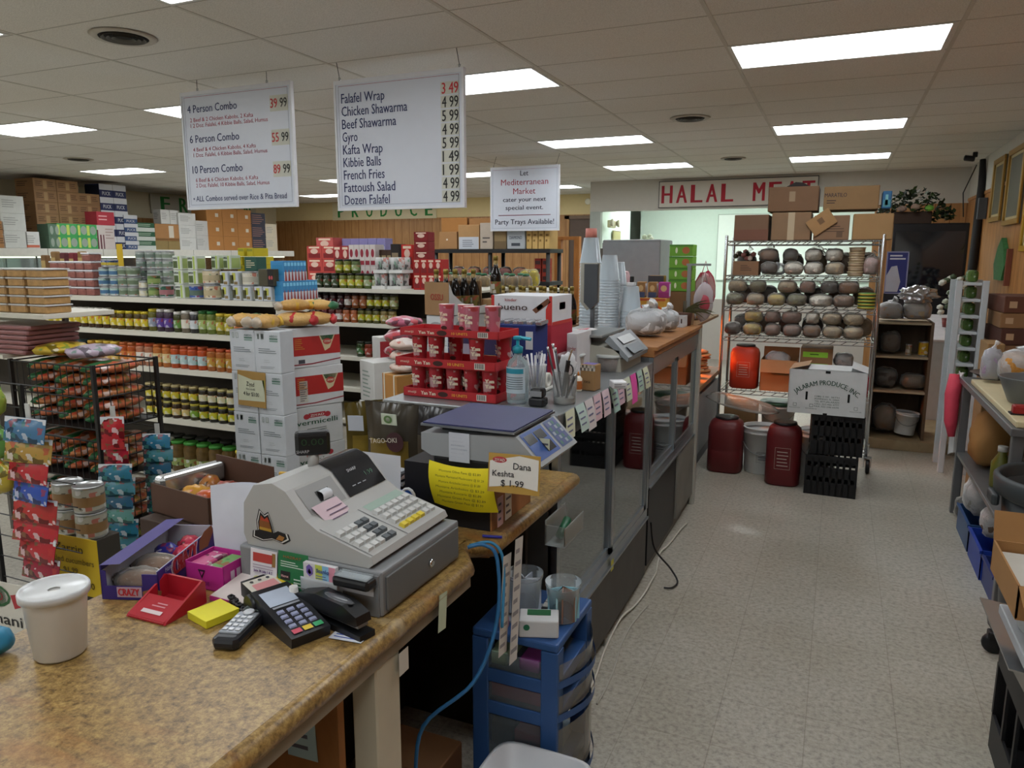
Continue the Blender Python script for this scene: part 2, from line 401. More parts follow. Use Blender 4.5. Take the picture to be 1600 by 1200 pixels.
# ---- walls
wr=MB();wr.span(XR,XR+.1,YN,YH+.1,2.5,CEIL+.1,M_greyw);wr.span(XR,XR+.1,YN,YH+.1,0,2.5,M_panelr);struct(wr.build('wall_right'))
struct(MB().span(XR-.012,XR,YN,YH,2.48,2.52,M_panelr).build('trim_2'))
wl=MB();wl.span(XL-.1,XL,YN,YF+.1,2.45,CEIL+.1,M_cream);wl.span(XL-.1,XL,YN,YF+.1,0,2.45,M_panel);struct(wl.build('wall_left'))
struct(MB().span(XL,XR,YN-.1,YN,0,CEIL+.1,M_greyw).build('wall_near'))
wf=MB();wf.span(XL,-4.05,YF,YF+.1,2.53,CEIL+.1,M_yell);wf.span(XL,-5.35,YF,YF+.1,0,2.53,M_panel);wf.span(-4.35,-4.05,YF,YF+.1,0,2.53,M('#cfd6cc',.8));struct(wf.build('wall_far'))
struct(MB().span(XL,-4.05,YF-.02,YF,2.5,2.55,M_panel).build('trim_3'))
d=MB().span(-5.35,-4.35,YF,YF+.05,0,2.53,M('#5b4a40',.6)).build('door_1');struct(d)
MB().span(-5.35,-5.25,YF-.03,YF,0,2.53,M_panel).span(-5.35,-4.35,YF-.03,YF,2.46,2.53,M('#6e5a48',.6)).build('frame',d)
MB().lathe([(.02,0),(.035,.02),(.03,.05)],M_chrome,n=10,mtx=Matrix.Translation((-4.45,YF,1.0)) @ Matrix.Rotation(PI/2,4,'X')).build('handle',d)
# meat room wall with its wide serving opening
M_mint=M('#d5e2da',.7,var=.03)
mw_=MB();OX0,OX1,OZ0,OZ1=-3.86,.42,1.0,2.46
mw_.span(-4.05,XR,YH,YH+.12,OZ1,CEIL+.1,M_greyw);mw_.span(-4.05,OX0,YH,YH+.12,0,OZ1,M('#aeb5ae',.8));mw_.span(OX0,OX1,YH,YH+.12,0,OZ0,M_greyw);mw_.span(OX1,XR,YH,YH+.12,0,OZ1,M_panel)
mw_.span(-4.05,-3.95,YH+.12,YF,0,CEIL+.1,M_mint)
struct(mw_.build('wall_meat_room'))
struct(MB().span(XL,XR,18.1,18.2,0,CEIL+.1,M_mint).build('wall_back_room'))
bk=MB();bk.span(-4.05,XR,16.2,16.3,0,CEIL+.1,M_mint);bk.span(XR,XR+.1,YH+.1,16.3,0,CEIL+.1,M_mint);struct(bk.build('wall_meat_room_back'))
# strip lights of the meat room
for k,x in enumerate((-3.0,-.9)):
    o=MB().span(-.7,.7,-.1,.1,0,.06,fr_m,.01).build('strip_light',loc=(x,14.3,CEIL-.06));tag(o,'white fluorescent strip light on the meat room ceiling, %s' % ('doorway side' if k == 0 else 'freezer side'),'ceiling light','meat room lights')
    MB().span(-.68,.68,-.08,.08,-.03,0,EMIT('#f2fff8',60)).build('diffuser',o)
# ---- round ceiling vents
vm=M('#b9b3a6',.5);vd=M('#1c1b1a',.8)
v0=None
for k,(x,y,r,lab) in enumerate(((-3.93,3.30,.17,'round ceiling air vent nearest the menu boards, above the candy racks'),(-1.37,7.22,.17,'round ceiling air vent between the lights over the deli case'),(-1.38,10.32,.15,'small round ceiling air vent in front of the red meat sign'),(-9.36,7.0,.17,'round ceiling air vent near the stacked brown freezer-top cartons'))):
    v=MB().lathe([(r,0),(r*1.08,-.004),(r*.98,-.016),(r*.8,-.012)],vm,n=28,cap=False).build('ceiling_vent',loc=(x,y,CEIL));tag(v,lab,'ceiling vent','ceiling vents')
    MB().lathe([(r*.8,-.004),(r*.81,-.006)],vd,n=28).build('opening',v)
    for q in (.62,.45,.28): MB().lathe([(r*q,-.008),(r*(q+.09),-.02),(r*(q+.10),-.02),(r*(q+.02),-.006)],M('#4c4942',.5),n=28,cap=False).build('louver_ring',v)

# ---- wall signs
def board(name,lab,cat,c,fr,w,h,bg='#c8c5b8',edge=None,th=.02,group=None):
    """flat sign hung on a wall: c is its bottom-left corner, fr the way it faces"""
    ex,ey=fr;n=ex.cross(ey)
    b=MB();c=Vector(c)
    o=[c+ex*x+ey*y+n*t for t in (0,th) for x,y in ((0,0),(w,0),(w,h),(0,h))]
    o=[p-c for p in o]
    b.add(o,[(3,2,1,0),(4,5,6,7),(0,1,5,4),(1,2,6,5),(2,3,7,6),(3,0,4,7)],M(bg,.45,var=.03))
    if edge:
        e=M(edge,.5);t=th;k=.012
        for x0,y0,x1,y1 in ((0,0,w,k),(0,h-k,w,h),(0,0,k,h),(w-k,0,w,h)): b.quad(n*t,fr,x0,y0,x1,y1,e)
    ob=b.build(name,loc=c);return tag(ob,lab,cat,group)
def letters(parent,fr,items,th=.02,name='lettering',lift=.0015):
    """items: (text, x, y, cap height, colour, align, width, bold)"""
    n=fr[0].cross(fr[1])*th;b=MB()
    for t,x,y,h,c,al,w,bo in items: b.text(t,n,fr,x,y,h,M(c,.6,var=0),al,w,bo,lift)
    return b.build(name,parent)
s=board('wall_sign','long white wall sign with big red letters over the meat opening','sign',(-2.85,YH-.02,2.49),FRONT,2.46,.43,'#c9c3b8','#4a4a4a')
def spaced(t,x0,pitch,y,h,c,w,bold=.035): return [(ch,x0+i*pitch,y,h,c,'C',w if ch not in 'I' else w*.4,bold) for i,ch in enumerate(t) if ch != ' ']
letters(s,FRONT,spaced('HALAL MEAT',.14,.242,.075,.29,'#a3182c',.165))
s=board('wall_sign','white wall sign with spaced green letters on the produce wall','sign',(-11.25,YF-.02,2.54),FRONT,2.84,.40,'#d6cba6')
letters(s,FRONT,spaced('PRODUCE',.25,.40,.06,.28,'#1f7a34',.17))
s=board('wall_sign','white wall sign with spaced green letters above the freezer cartons','sign',(XL+.02,11.2,2.55),RIGHT,3.0,.40,'#bdbaa8')
letters(s,RIGHT,spaced('FROZEN',.36,.47,.06,.30,'#1f7a34',.2))
s=board('wall_menu','white menu board on the back wall inside the meat room','menu board',(-2.4,16.18,1.2),FRONT,3.2,1.36,'#e8eeea','#9aa49c')
letters(s,FRONT,spaced('HO',.45,.26,1.14,.13,'#b02a34',.08)+spaced('E',1.45,.26,1.14,.13,'#b02a34',.08)+[('ST',2.05,.50,.16,'#333333','L',None,.02)])
# ---- emergency lights
def em_light(loc,lab,rz=0):
    o=MB().box((0,0,0),(.34,.07,.13),M('#d8cfae',.5),.015).build('emergency_light',loc=loc,rz=rz);tag(o,lab,'emergency light')
    for sx in (-1,1): MB().lathe([(.03,0),(.06,.03),(.065,.06),(.05,.065)],M('#d9d2b8',.3),n=16,mtx=Matrix.Translation((sx*.2,-.04,.08)) @ Matrix.Rotation(PI/2,4,'X') @ Matrix.Translation((0,0,-.02))).build('lamp_head',o)
em_light((-4.62,YF-.04,2.72),'twin-head emergency light on the yellow wall above the dark door')
em_light((-3.8,13.1,2.2),'white twin-head emergency light on the meat room side wall',PI/2)

# ---- hanging menu boards
MENU_C='#c9ced8'
def hung(lab,tl,tr,h,Y,wires,dz):
    """panel in a thin frame hung by two wires; tl/tr top corners"""
    tl,tr=Vector(tl),Vector(tr);ex=(tr-tl);w=ex.length;ang=math.atan2(ex.y,ex.x)
    o=MB().box((w/2,0,-h),(w,.018,h),M(MENU_C,.35,var=.02)).build('hanging_menu_board',loc=tl,rz=ang);tag(o,lab,'menu board','hanging menu boards')
    f=MB();fm=M('#d3d5da',.4)
    for x0,x1,z0,z1 in ((-.012,w+.012,-.012,.014),(-.012,w+.012,-h-.012,-h+.006)): f.span(x0,x1,-.015,.015,z0,z1,fm)
    for x0 in (-.012,w-.003): f.span(x0,x0+.015,-.0148,.0148,-h+.0061,-.0121,fm)
    f.build('frame',o)
    ln=MB();lc=M('#77808f',.6);rc=M('#9a3f54',.6);O=Vector((0,-.009,0));e=.022;t=.0025
    ln.quad(O,FRONT,e,-e-t,w-e,-e,rc);ln.quad(O,FRONT,e,-h+e,w-e,-h+e+t,lc);ln.quad(O,FRONT,e,-h+e,e+t,-e,lc);ln.quad(O,FRONT,w-e-t,-h+e,w-e,-e,lc);ln.build('border_line',o)
    for x,zt in wires: MB().tube([(x,0,.01),(x,0,.035)],.008,M_chrome,6).tube([(x,0,.03),(x+dz,0,zt)],.0022,M('#5c5a56',.5),5).build('wire',o)
    return o,w
YB=4.295
a,b_=at(285,149,Y=YB),at(454,136,Y=YB);hb=a.z-at(289,326,Y=YB).z
o,w=hung('white hanging menu board listing the combos, left of the wrap price board',a,b_,hb,YB,((.15,CEIL-a.z),(.80,CEIL-a.z)),0)
NV,RD,GN='#27305c','#b04a5c','#222222'
k=w/170.0                                   # board is about 170 photo pixels wide
def row(y): return -hb*(y-149)/177.0
letters(o,FRONT,[('4 Person Combo',.05,row(178),.055,NV,'L',.475,.012),('2 Beef & 2 Chicken Kabobs, 2 Kafta',.07,row(192),.028,RD,'L',.60,0),('1 2 Doz. Falafel, 4 Kibbie Balls, Salad, Humus',.07,row(200.5),.028,RD,'L',.73,0),
 ('6 Person Combo',.055,row(224),.055,NV,'L',.475,.012),('4 Beef & 4 Chicken Kabobs, 4 Kafta',.08,row(237.5),.028,'#9c3448','L',.60,0),('1 Doz. Falafel, 6 Kibbie Balls, Salad, Humus',.08,row(246),.028,'#9c3448','L',.70,0),
 ('10 Person Combo',.06,row(271.5),.055,NV,'L',.485,.012),('6 Beef & 6 Chicken Kabobs, 6 Kafta',.085,row(285),.028,'#9c3448','L',.60,0),('2 Doz. Falafel, 10 Kibbie Balls, Salad, Humus',.085,row(293.5),.028,'#9c3448','L',.70,0),
 ('• ALL Combos served over Rice & Pita Bread',.05,row(315.5),.04,NV,'L',.885,.008)],th=.009)
pc=M('#c5c6ba',.6)
def price(o,x,y,red,blk,hh=.062,c1='#c22a34'):
    b=MB();O=Vector((0,-.009,0));b.quad(O,FRONT,x-.005,y-.025,x+.155,y+hh+.02,pc)
    b.text(red,O,FRONT,x,y,hh,M(c1,.6,var=0),'L',.060,.02,.002);b.text(blk,O,FRONT,x+.085,y,hh,M(GN,.6,var=0),'L',.060,.02,.002);b.build('price_card',o)
for t,y in (('39',182),('55',231.5),('89',278)): price(o,.83,row(y),t,'99')
a,b_=at(525,131,Y=YB),at(723,112,Y=YB);hb=a.z-at(530,327,Y=YB).z
o,w=hung('white hanging menu board listing wraps and salads with black prices',a,b_,hb,YB,((.03,CEIL-a.z),(.93,CEIL-a.z)),-.02)
def row(y): return -hb*(y-131)/196.0
dz=.0
letters(o,FRONT,[(t,.045,row(162.5+19.7*i),.062,NV,'L',wd_,.012) for i,(t,wd_) in enumerate((('Falafel Wrap',.34),('Chicken Shawarma',.51),('Beef Shawarma',.425),('Gyro',.12),('Kafta Wrap',.315),('Kibbie Balls',.30),('French Fries',.325),('Fattoush Salad',.405),('Dozen Falafel',.36)))],th=.009)
pb=MB();O=Vector((0,-.009,0))
for i,t in enumerate(('3 49','4 99','5 99','4 99','5 99','1 49','1 99','4 99','4 99')):
    y=row(162.5+19.7*i)
    pb.quad(O,FRONT,.80,y-.005,.93,y+.070,pc)
    pb.text(t,O,FRONT,.81,y,.066,M('#c22a34' if i == 0 else GN,.6,var=0),'L',.115,.02,.002)
pb.build('price_card',o)
Y3=9.0
a,b_=at(768,264,Y=Y3),at(873.5,263.5,Y=Y3);b_.z=a.z;hb=a.z-at(768,360,Y=Y3).z
o,w=hung('smaller white hanging board advertising party trays, right of the price board',a,b_,hb,Y3,((.03,CEIL-a.z),(.9,CEIL-a.z)),.04)
def row(y): return -hb*(y-264)/96.0
letters(o,FRONT,[('Let',w/2,row(276.5),.065,'#3a3a4a','C',.11,.01),('Mediterranean',w/2,row(290.5),.075,'#9b2f43','C',w*.70,.004),('Market',w/2,row(304.5),.075,'#9b2f43','C',w*.33,.004),('cater your next',w/2,row(316),.055,'#3a3a4a','C',w*.64,.01),('special event.',w/2,row(328.5),.055,'#3a3a4a','C',w*.56,.01),('Party Trays Available!',w/2,row(351),.065,'#3a3a4a','C',w*.88,.01)],th=.009)
q=MB().quad(Vector((0,-.009,0)),FRONT,w*.11,row(337.5),w*.89,row(336.5),M('#7a3040',.6),.002);q.build('rule_line',o)

# ---- counter, deli case, floor pieces
def granite_fn(nt,b):
    tc=N(nt,'ShaderNodeTexCoord');mp=N(nt,'ShaderNodeMapping');mp.inputs['Rotation'].default_value=(0,0,-.75);mp.inputs['Scale'].default_value=(.8,2.4,2.4)
    n1=N(nt,'ShaderNodeTexNoise');n1.inputs['Scale'].default_value=75;n1.inputs['Detail'].default_value=8;n1.inputs['Roughness'].default_value=.75
    n2=N(nt,'ShaderNodeTexNoise');n2.inputs['Scale'].default_value=1.5;n2.inputs['Detail'].default_value=5;n2.inputs['Distortion'].default_value=.8;n2.inputs['Roughness'].default_value=.6
    n3=N(nt,'ShaderNodeTexNoise');n3.inputs['Scale'].default_value=5;n3.inputs['Detail'].default_value=7
    nt.links.new(tc.outputs['Object'],mp.inputs[0])
    nt.links.new(tc.outputs['Object'],n1.inputs['Vector']);nt.links.new(mp.outputs[0],n2.inputs['Vector']);nt.links.new(tc.outputs['Object'],n3.inputs['Vector'])
    r1=N(nt,'ShaderNodeValToRGB');e=r1.color_ramp.elements;e[0].position=.34;e[0].color=(*lin('#4c381c'),1);e[1].position=.7;e[1].color=(*lin('#b0945a'),1)
    e2=r1.color_ramp.elements.new(.5);e2.color=(*lin('#866a3c'),1)
    nt.links.new(n1.outputs['Fac'],r1.inputs[0])
    r2=N(nt,'ShaderNodeValToRGB');e=r2.color_ramp.elements;e[0].position=.52;e[0].color=(0,0,0,1);e[1].position=.62;e[1].color=(.8,.8,.8,1)
    nt.links.new(n2.outputs['Fac'],r2.inputs[0])
    mx=N(nt,'ShaderNodeMix',data_type='RGBA');nt.links.new(r2.outputs[0],mx.inputs['Factor']);nt.links.new(r1.outputs[0],mx.inputs['A']);mx.inputs['B'].default_value=(*lin('#96602a'),1)
    r3=N(nt,'ShaderNodeValToRGB');e=r3.color_ramp.elements;e[0].position=.62;e[0].color=(0,0,0,1);e[1].position=.72;e[1].color=(.7,.7,.7,1)
    nt.links.new(n3.outputs['Fac'],r3.inputs[0])
    m3=N(nt,'ShaderNodeMix',data_type='RGBA');nt.links.new(r3.outputs[0],m3.inputs['Factor']);nt.links.new(mx.outputs['Result'],m3.inputs['A']);m3.inputs['B'].default_value=(*lin('#b5a88a'),1)
    nt.links.new(m3.outputs['Result'],b.inputs['Base Color']);b.inputs['Roughness'].default_value=.38
M_gran=NODEMAT('granite_laminate',granite_fn)
CT=.98;CX0,CX1=-1.43,-.755
M_counterw=M('#8d8574',.7);M_dark=M('#2a2622',.8);M_oak=grain_mat('counter_oak','#8a5a30','#a87444',(2,2,.6),.5,6)
ct=empty('cash_counter',(0,0,0));tag(ct,'long cash counter with a brown granite-look top carrying the cash register','counter')
poly=[(CX0,-1.0),(CX1,-1.0),(CX1,1.50),(CX1-.06,1.55),(CX1-.06,1.60),(CX1,1.62),(CX1,2.28),(CX0-.20,2.28),(CX0-.20,1.70),(CX0,1.66)]
tp=MB().prism([(x+.02*(1 if x < -1 else -1),y) for x,y in poly],'z',CT-.045,CT,M_gran)
tp.tube([(CX1-.018,-1.0,CT-.0225),(CX1-.018,1.49,CT-.0225),(CX1-.07,1.555,CT-.0225),(CX1-.07,1.6,CT-.0225),(CX1-.018,1.63,CT-.0225),(CX1-.018,2.28,CT-.0225)],.0226,M_gran,12)
tp.build('countertop',ct)
MB().span(CX1-.03,CX1-.012,-1.0,1.5,CT-.07,CT-.045,M_counterw).build('apron',ct)
for y0,y1 in ((1.10,1.185),(-.2,-.12)): MB().span(CX1-.075,CX1-.015,y0,y1,0,CT-.045,M('#b8b09a',.6),.004).build('leg',ct)
MB().span(CX0,CX0+.02,-1.0,2.28,0,CT-.045,M_dark).build('front_panel',ct)
MB().span(CX0+.02,CX1-.08,1.06,1.08,.0,CT-.045,M_oak).build('divider_panel',ct)
MB().span(CX0+.02,CX1-.16,2.2,2.22,0,CT-.045,M_dark).build('end_panel',ct)
MB().span(CX0+.02,CX1-.06,-.9,1.05,.10,.12,M_dark).build('bottom_shelf',ct)
# price stickers etc under the counter
def paper(name,lab,o,fr,w,h,col,cat='note',group=None,lines=None,curl=.0,rot=0.0,th=.0006,lc='#5a5a66'):
    """a thin sheet with ruled writing; o is its bottom-left corner on the surface, fr the way it faces"""
    ex,ey=fr;n=ex.cross(ey);ca,sa=math.cos(rot),math.sin(rot);e1=ex*ca+ey*sa;e2=ey*ca-ex*sa
    b=MB();m=M(col,.8,var=.03)
    for t in (.0008,.0008+th): b.grid(lambda u,v: e1*(u*w)+e2*(v*h)+n*(t+curl*(1-v)**2*h),1,6,m,False)
    ob=b.build(name,loc=o);tag(ob,lab,cat,group)
    if lines:
        q=MB();random.seed(int(w*10000+h*1000))
        for i in range(lines):
            yy=1-(i+1)/(lines+1);
            def f(u,v): 
                vv=yy+(v-.5)*.35/(lines+1);return e1*((.1+u*ww)*w)+e2*(vv*h)+n*(.0012+th+curl*(1-vv)**2*h)
            ww=random.uniform(.45,.8);q.grid(f,1,1,M(lc,.8,var=0),False)
        q.build('writing',ob)
    return ob
paper('paper_note','pale blue handwritten note taped to the orange panel under the counter',(-.96,1.058,.70),FRONT,.075,.10,'#a9c3c9',rot=.05,lines=3)
# deli cases
M_al=M('#9ca3a8',.3,.9,.03);M_grim=M('#77756e',.7,var=.25,scale=6);M_vent=M('#6a6860',.6,var=.2)
M_glass=CLEAR('#8fa09a',.30,.05,1.0)
EX=-.84
def deli(lab,y0,y1,top,sill,head,mull,x_in=-1.54,wood=False):
    o=empty('deli_case',(0,0,0));tag(o,lab,'display case','refrigerated deli cases')
    MB().span(x_in,EX+.005,y0,y1,top-.04,top,M('#8e9294',.35,.6) if not wood else M_oak,.004).build('top',o)
    b=MB().span(x_in,EX-.02,y0,y1,0.0,sill-.05,M_grim);b.span(x_in,x_in+.02,y0,y1,sill-.05,top-.04,M('#3c4148',.4));b.build('body',o)
    b=MB()
    for y in (y0,y1): b.span(x_in+.02,EX-.02,min(max(y-.012,y0),y1-.024),min(max(y-.012,y0),y1-.024)+.024,sill-.05,top-.04,M('#5c6062',.5))
    b.build('end_wall',o)
    fr=MB()
    fr.span(EX-.03,EX,y0,y1,sill-.045,sill,M_al).span(EX-.03,EX+.004,y0,y1,head,top-.04,M_al).span(EX-.03,EX+.003,y0,y0+.03,sill,head,M_al).span(EX-.03,EX+.003,y1-.03,y1,sill,head,M_al)
    fr.span(EX-.015,EX+.01,y0,y1,sill-.055,sill-.045,M_al);fr.build('door_frame',o)
    nd=len(mull)+1;es=[y0+.03]+list(mull)+[y1-.03]
    for i in range(nd):
        a,c=es[i]-(.015 if i else 0),es[i+1]+(.015 if i < nd-1 else 0);xx=EX-.02+(.010 if i % 2 else 0)
        dr=MB();
        for s0,s1,z0,z1 in ((a,a+.035,sill,head),(c-.035,c,sill,head),(a,c,sill,sill+.03),(a,c,head-.03,head)): dr.span(xx-.006,xx+.008,s0,s1,z0,z1,M_al)
        d_=dr.build('sliding_door',o)
        MB().span(xx-.002,xx+.002,a+.03,c-.03,sill+.025,head-.025,M_glass).build('glass_pane',d_)
    for z in (sill+.22,sill+.46):
        sh=MB();n=int((y1-y0)/.05)
        for k in range(n): sh.bar((x_in+.25,y0+.05+k*(y1-y0-.1)/n,z),(EX-.10,y0+.05+k*(y1-y0-.1)/n,z),.004,M_chrome)
        for x in (x_in+.25,EX-.10): sh.bar((x,y0+.04,z-.006),(x,y1-.04,z-.006),.008,M_chrome)
        if z < top-.15: sh.build('wire_shelf',o)
    return o
case1=deli('near stainless deli case with two tall sliding glass doors behind the scale',2.30,3.68,1.17,.40,1.09,(3.02,))
v=MB();
v.span(EX-.004,EX+.003,2.32,3.66,.04,.335,M('#4c4a45',.6,var=.25,scale=9))
v.span(EX-.002,EX+.004,2.31,3.67,.34,.35,M_al)
v.build('vent_grille',case1)
MB().span(EX-.02,EX+.002,2.93,2.95,.0,.34,M_grim).build('panel_seam',case1)
case2=deli('far deli case with wooden top edge and white-framed sliding glass doors',3.70,5.06,1.23,.55,1.12,(4.36,),wood=True)
MB().span(EX-.004,EX+.008,4.45,5.05,.08,.50,M_grim).build('kick_panel',case2)
MB().span(EX-.025,EX-.002,3.72,4.42,.06,.48,M_black).build('machine_opening',case2)
MB().span(EX-.01,EX+.02,5.0,5.06,0,1.24,M('#a8a79e',.4),.004).build('corner_post',case2)
MB().span(-1.54,EX+.02,3.70,5.06,1.225,1.245,M_oak,.003).build('wood_edge',case2)
paper('paper_note','small yellow sticky note low on the deli case vent panel',(EX+.008,2.98,.33),RIGHT,.04,.05,'#cdc552')
# cables along the case foot
cw=M('#c9c5b8',.6)
o=MB().tube(smooth([(EX+.03+.02*math.sin(k*.9)+wobble(.006),2.35+k*.14,.012+.01*(k % 3 == 0)) for k in range(17)]),.0045,cw,6).build('power_cord');tag(o,'white power cord lying along the foot of the deli cases','cord')
o=MB().tube([(EX+.085+.02*math.sin(k*.7+1)+wobble(.004),2.5+k*.11,.006) for k in range(9)],.004,M('#b0aca0',.6),6).build('power_cord');tag(o,'grey power cord looping beside the white cord by the near deli case','cord')
o=MB().tube(smooth([(EX+.01,3.74,.30),(EX+.03,3.76,.15),(EX+.12,3.76,.05),(EX+.17,3.70,.012),(EX+.16,3.62,.010),(EX+.12,3.60,.010)]),.005,M_black,6).build('power_cord');tag(o,'black power cord hanging from the opening between the deli cases','cord')
# ================================================================ product builders
def prints_on(parent,w,d,h,prints,name='print',zoff=0.0):
    """flat printing on a box: F front, R right side, L left side, T top; positions are fractions of the face"""
    b=MB()
    fc={'F': (Vector((-w/2,-d/2,zoff)),FRONT,w,h),'R': (Vector((w/2,-d/2,zoff)),RIGHT,d,h),'L': (Vector((-w/2,d/2,zoff)),LEFTF,d,h),'T': (Vector((-w/2,-d/2,zoff+h)),TOP,w,d)}
    for p in prints:
        o,fr,W,H=fc[p[1]]
        if p[0] == 'q': b.quad(o,fr,p[2]*W,p[3]*H,p[4]*W,p[5]*H,M(p[6],.55,var=.04),p[7] if len(p) > 7 else .0008)
        elif p[0] == 't': b.text(p[2],o,fr,p[3]*W,p[4]*H,p[5]*H,M(p[6],.6,var=0),p[8] if len(p) > 8 else 'C',p[7]*W if p[7] else None,.01,.0016,0,p[9] if len(p) > 9 else 0)
        elif p[0] == 'd': b.disc(o,fr,p[2]*W,p[3]*H,p[4]*W,M(p[6],.55,var=.04),.0012,p[5]*H)
        elif p[0] == 'p': b.poly(o,fr,[(x*W,y*H) for x,y in p[2]],M(p[3],.55,var=.03),.001)
        elif p[0] == 'l':                      # lines of small print
            random.seed(int(p[2]*999+p[3]*77))
            for i in range(p[6]):
                yy=p[3]+(p[5]-p[3])*(i+.3)/p[6];x1=p[2]+(p[4]-p[2])*random.uniform(.55,1)
                b.quad(o,fr,p[2]*W,yy*H,x1*W,(yy+(p[5]-p[3])*.38/p[6])*H,M(p[7],.7,var=0),.001)
    return b.build(name,parent)
def carton(lab,loc,dims,rz=0.0,col=CARD,prints=(),tape=None,name='carton',cat='carton',group=None,bev=.004,flaps=False):
    w,d,h=dims
    o=MB().box((0,0,0),(w,d,h),M(col,.75,var=.08),bev).build(name,loc=loc,rz=rz);tag(o,lab,cat,group)
    if tape:
        t=MB();tm=M(tape,.35,var=.05);t.span(-w/2-.0008,w/2+.0008,-.024,.024,h-.0005,h+.0008,tm);t.quad((-w/2,-d/2,0),FRONT,w/2-.024 if flaps else 0,0,w/2-.024,0,tm)
        for s in (-1,1): t.span(s*(w/2+.0002)-.0006,s*(w/2+.0002)+.0006,-.024,.024,h*.7,h,tm)
        if flaps: t.quad((-w/2,-d/2,0),FRONT,w/2-.025,0,w/2+.025,h,tm)
        t.build('tape',o)
    if prints: prints_on(o,w,d,h,prints)
    return o
def jar_proto(name,r,h,body,labelc,lidc,lab,cat='jar',group=None,neck=.82,band=(.20,.60),lidh=.022,n=14):
    bm_=M(body,.12,var=.45,scale=45) if isinstance(body,str) else body
    o=MB().lathe([(r*.9,0),(r,.006),(r,h*.80),(r*neck,h*.90),(r*neck,h-lidh)],bm_,n=n).build(name);tag(o,lab,cat,group)
    if labelc:
        lb=MB();lm=PRINT(labelc);lb.lathe([(r*1.012,h*band[0]),(r*1.012,h*(band[1] if h < .2 else .46))],lm,n=n,cap=False)
        lb.build('label',o)
    MB().lathe([(r*neck*1.08,h-lidh),(r*neck*1.10,h-lidh*.3),(r*neck*1.02,h),(r*neck*.9,h-.001)],M(lidc,.4),n=n).build('lid',o)
    return o
def can_proto(name,r,h,labelc,lab,rim='#a8aaac',accent=None,group=None,cat='can',n=14):
    rm=M(rim,.3,.8);o=MB().lathe([(r*.96,0),(r,.004),(r,.008),(r*.985,.010),(r*.985,h-.010),(r,h-.008),(r,h-.003),(r*.95,h),(r*.93,h-.004),(r*.2,h-.004)],rm,n=n).build(name);tag(o,lab,cat,group)
    lb=MB();lm=PRINT(labelc,.45)
    lb.lathe([(r*.995,.012),(r*.995,h-.012)],lm,n=n,cap=False)
    if accent: lb.lathe([(r*1.002,h*.25),(r*1.002,h*.62)],M(accent,.45),n=n,cap=False)
    lb.build('label',o)
    return o
FILM=BAGFILM('#d9d6cf',.10);FILMW=BAGFILM('#dfe1e3',.32)
def bag(lab,loc,r,fill,seed=0,knot=True,name='food_bag',cat='bag',group=None,film=None,rz=0.0):
    """clear plastic bag: the food as a lump, the film around it drawn up to a twisted neck"""
    o=MB().blob((0,0,r[2]*.82),(r[0]*.96,r[1]*.96,r[2]*.86),M(fill,.7,var=.4,scale=90,bump=.35),seed,.10,1.8,3,.80,None,.72).build('contents')
    f=MB();f.blob((0,0,r[2]*.87),(r[0],r[1],r[2]),film or FILM,seed,.16,3.0,3,.80,None,.74)
    if knot: f.tube([(0,0,r[2]*1.7),(r[0]*.15,0,r[2]*1.95),(r[0]*.35,-r[1]*.1,r[2]*2.15)],[r[0]*.35,r[0]*.10,r[0]*.30],film or FILM,7)
    fo=f.build(name,loc=(loc[0],loc[1],loc[2]+.005+.03*r[2]),rz=rz);tag(fo,lab,cat,group);o.parent=fo
    return fo
def nth(i,what='',frm='left'): return ('%s %s' % (ORD[i],what)).strip()+' from '+frm
TIER=['bottom tier','second tier','third tier','fourth tier','fifth tier','sixth tier','seventh tier','eighth tier']

# ================================================================ gondola shelving
M_shelf=M('#cfcbbd',.5,var=.05);M_gback=M('#45403a',.7)
def gondola(lab,x0,x1,y0,y1,zs,top_extra=True,depths=None):
    o=empty('gondola_shelf',(0,0,0));tag(o,lab,'shelf','white gondola shelves');yc=y1-.03
    MB().span(x0,x1,yc-.015,yc+.015,.0,zs[-1]-.03,M_gback).build('back_panel',o)
    MB().span(x0,x1,y0+.03,y1-.03,0,zs[0]-.03,M('#8c887c',.6)).build('base',o)
    for k,z in enumerate(zs):
        s=MB();last=k == len(zs)-1
        a,b_=(y0,yc-.016) if not last else (y0,y1)
        s.span(x0,x1,a,b_,z-.02,z,M_shelf).span(x0,x1,a-.012,a,z-.036,z+.002,M_shelf)
        if last: s.span(x0,x1,b_,b_+.012,z-.036,z+.002,M_shelf)
        x=x0
        s.build('shelf',o)
    for x in (x0+.02,x1-.03): MB().span(x-.015,x+.015,yc-.03,yc+.03,0,zs[-1]-.02,M_shelf).build('upright',o)
    return o
G1Y,G1X0,G1X1=3.95,-7.6,-3.50
Z1=[.065,.488,.872,1.142,1.392]
LIFT=.001
g1=gondola('long white gondola shelf of jars with canned goods stacked on top',G1X0,G1X1,G1Y,G1Y+.50,Z1)
# the tapered bracket under the end of the top shelf
MB().prism([(G1Y+.02,1.37),(G1Y+.02,1.25),(G1Y+.05,1.235),(G1Y+.47,1.34),(G1Y+.47,1.37)],'x',G1X1,G1X1+.014,M_shelf).build('end_bracket',g1)

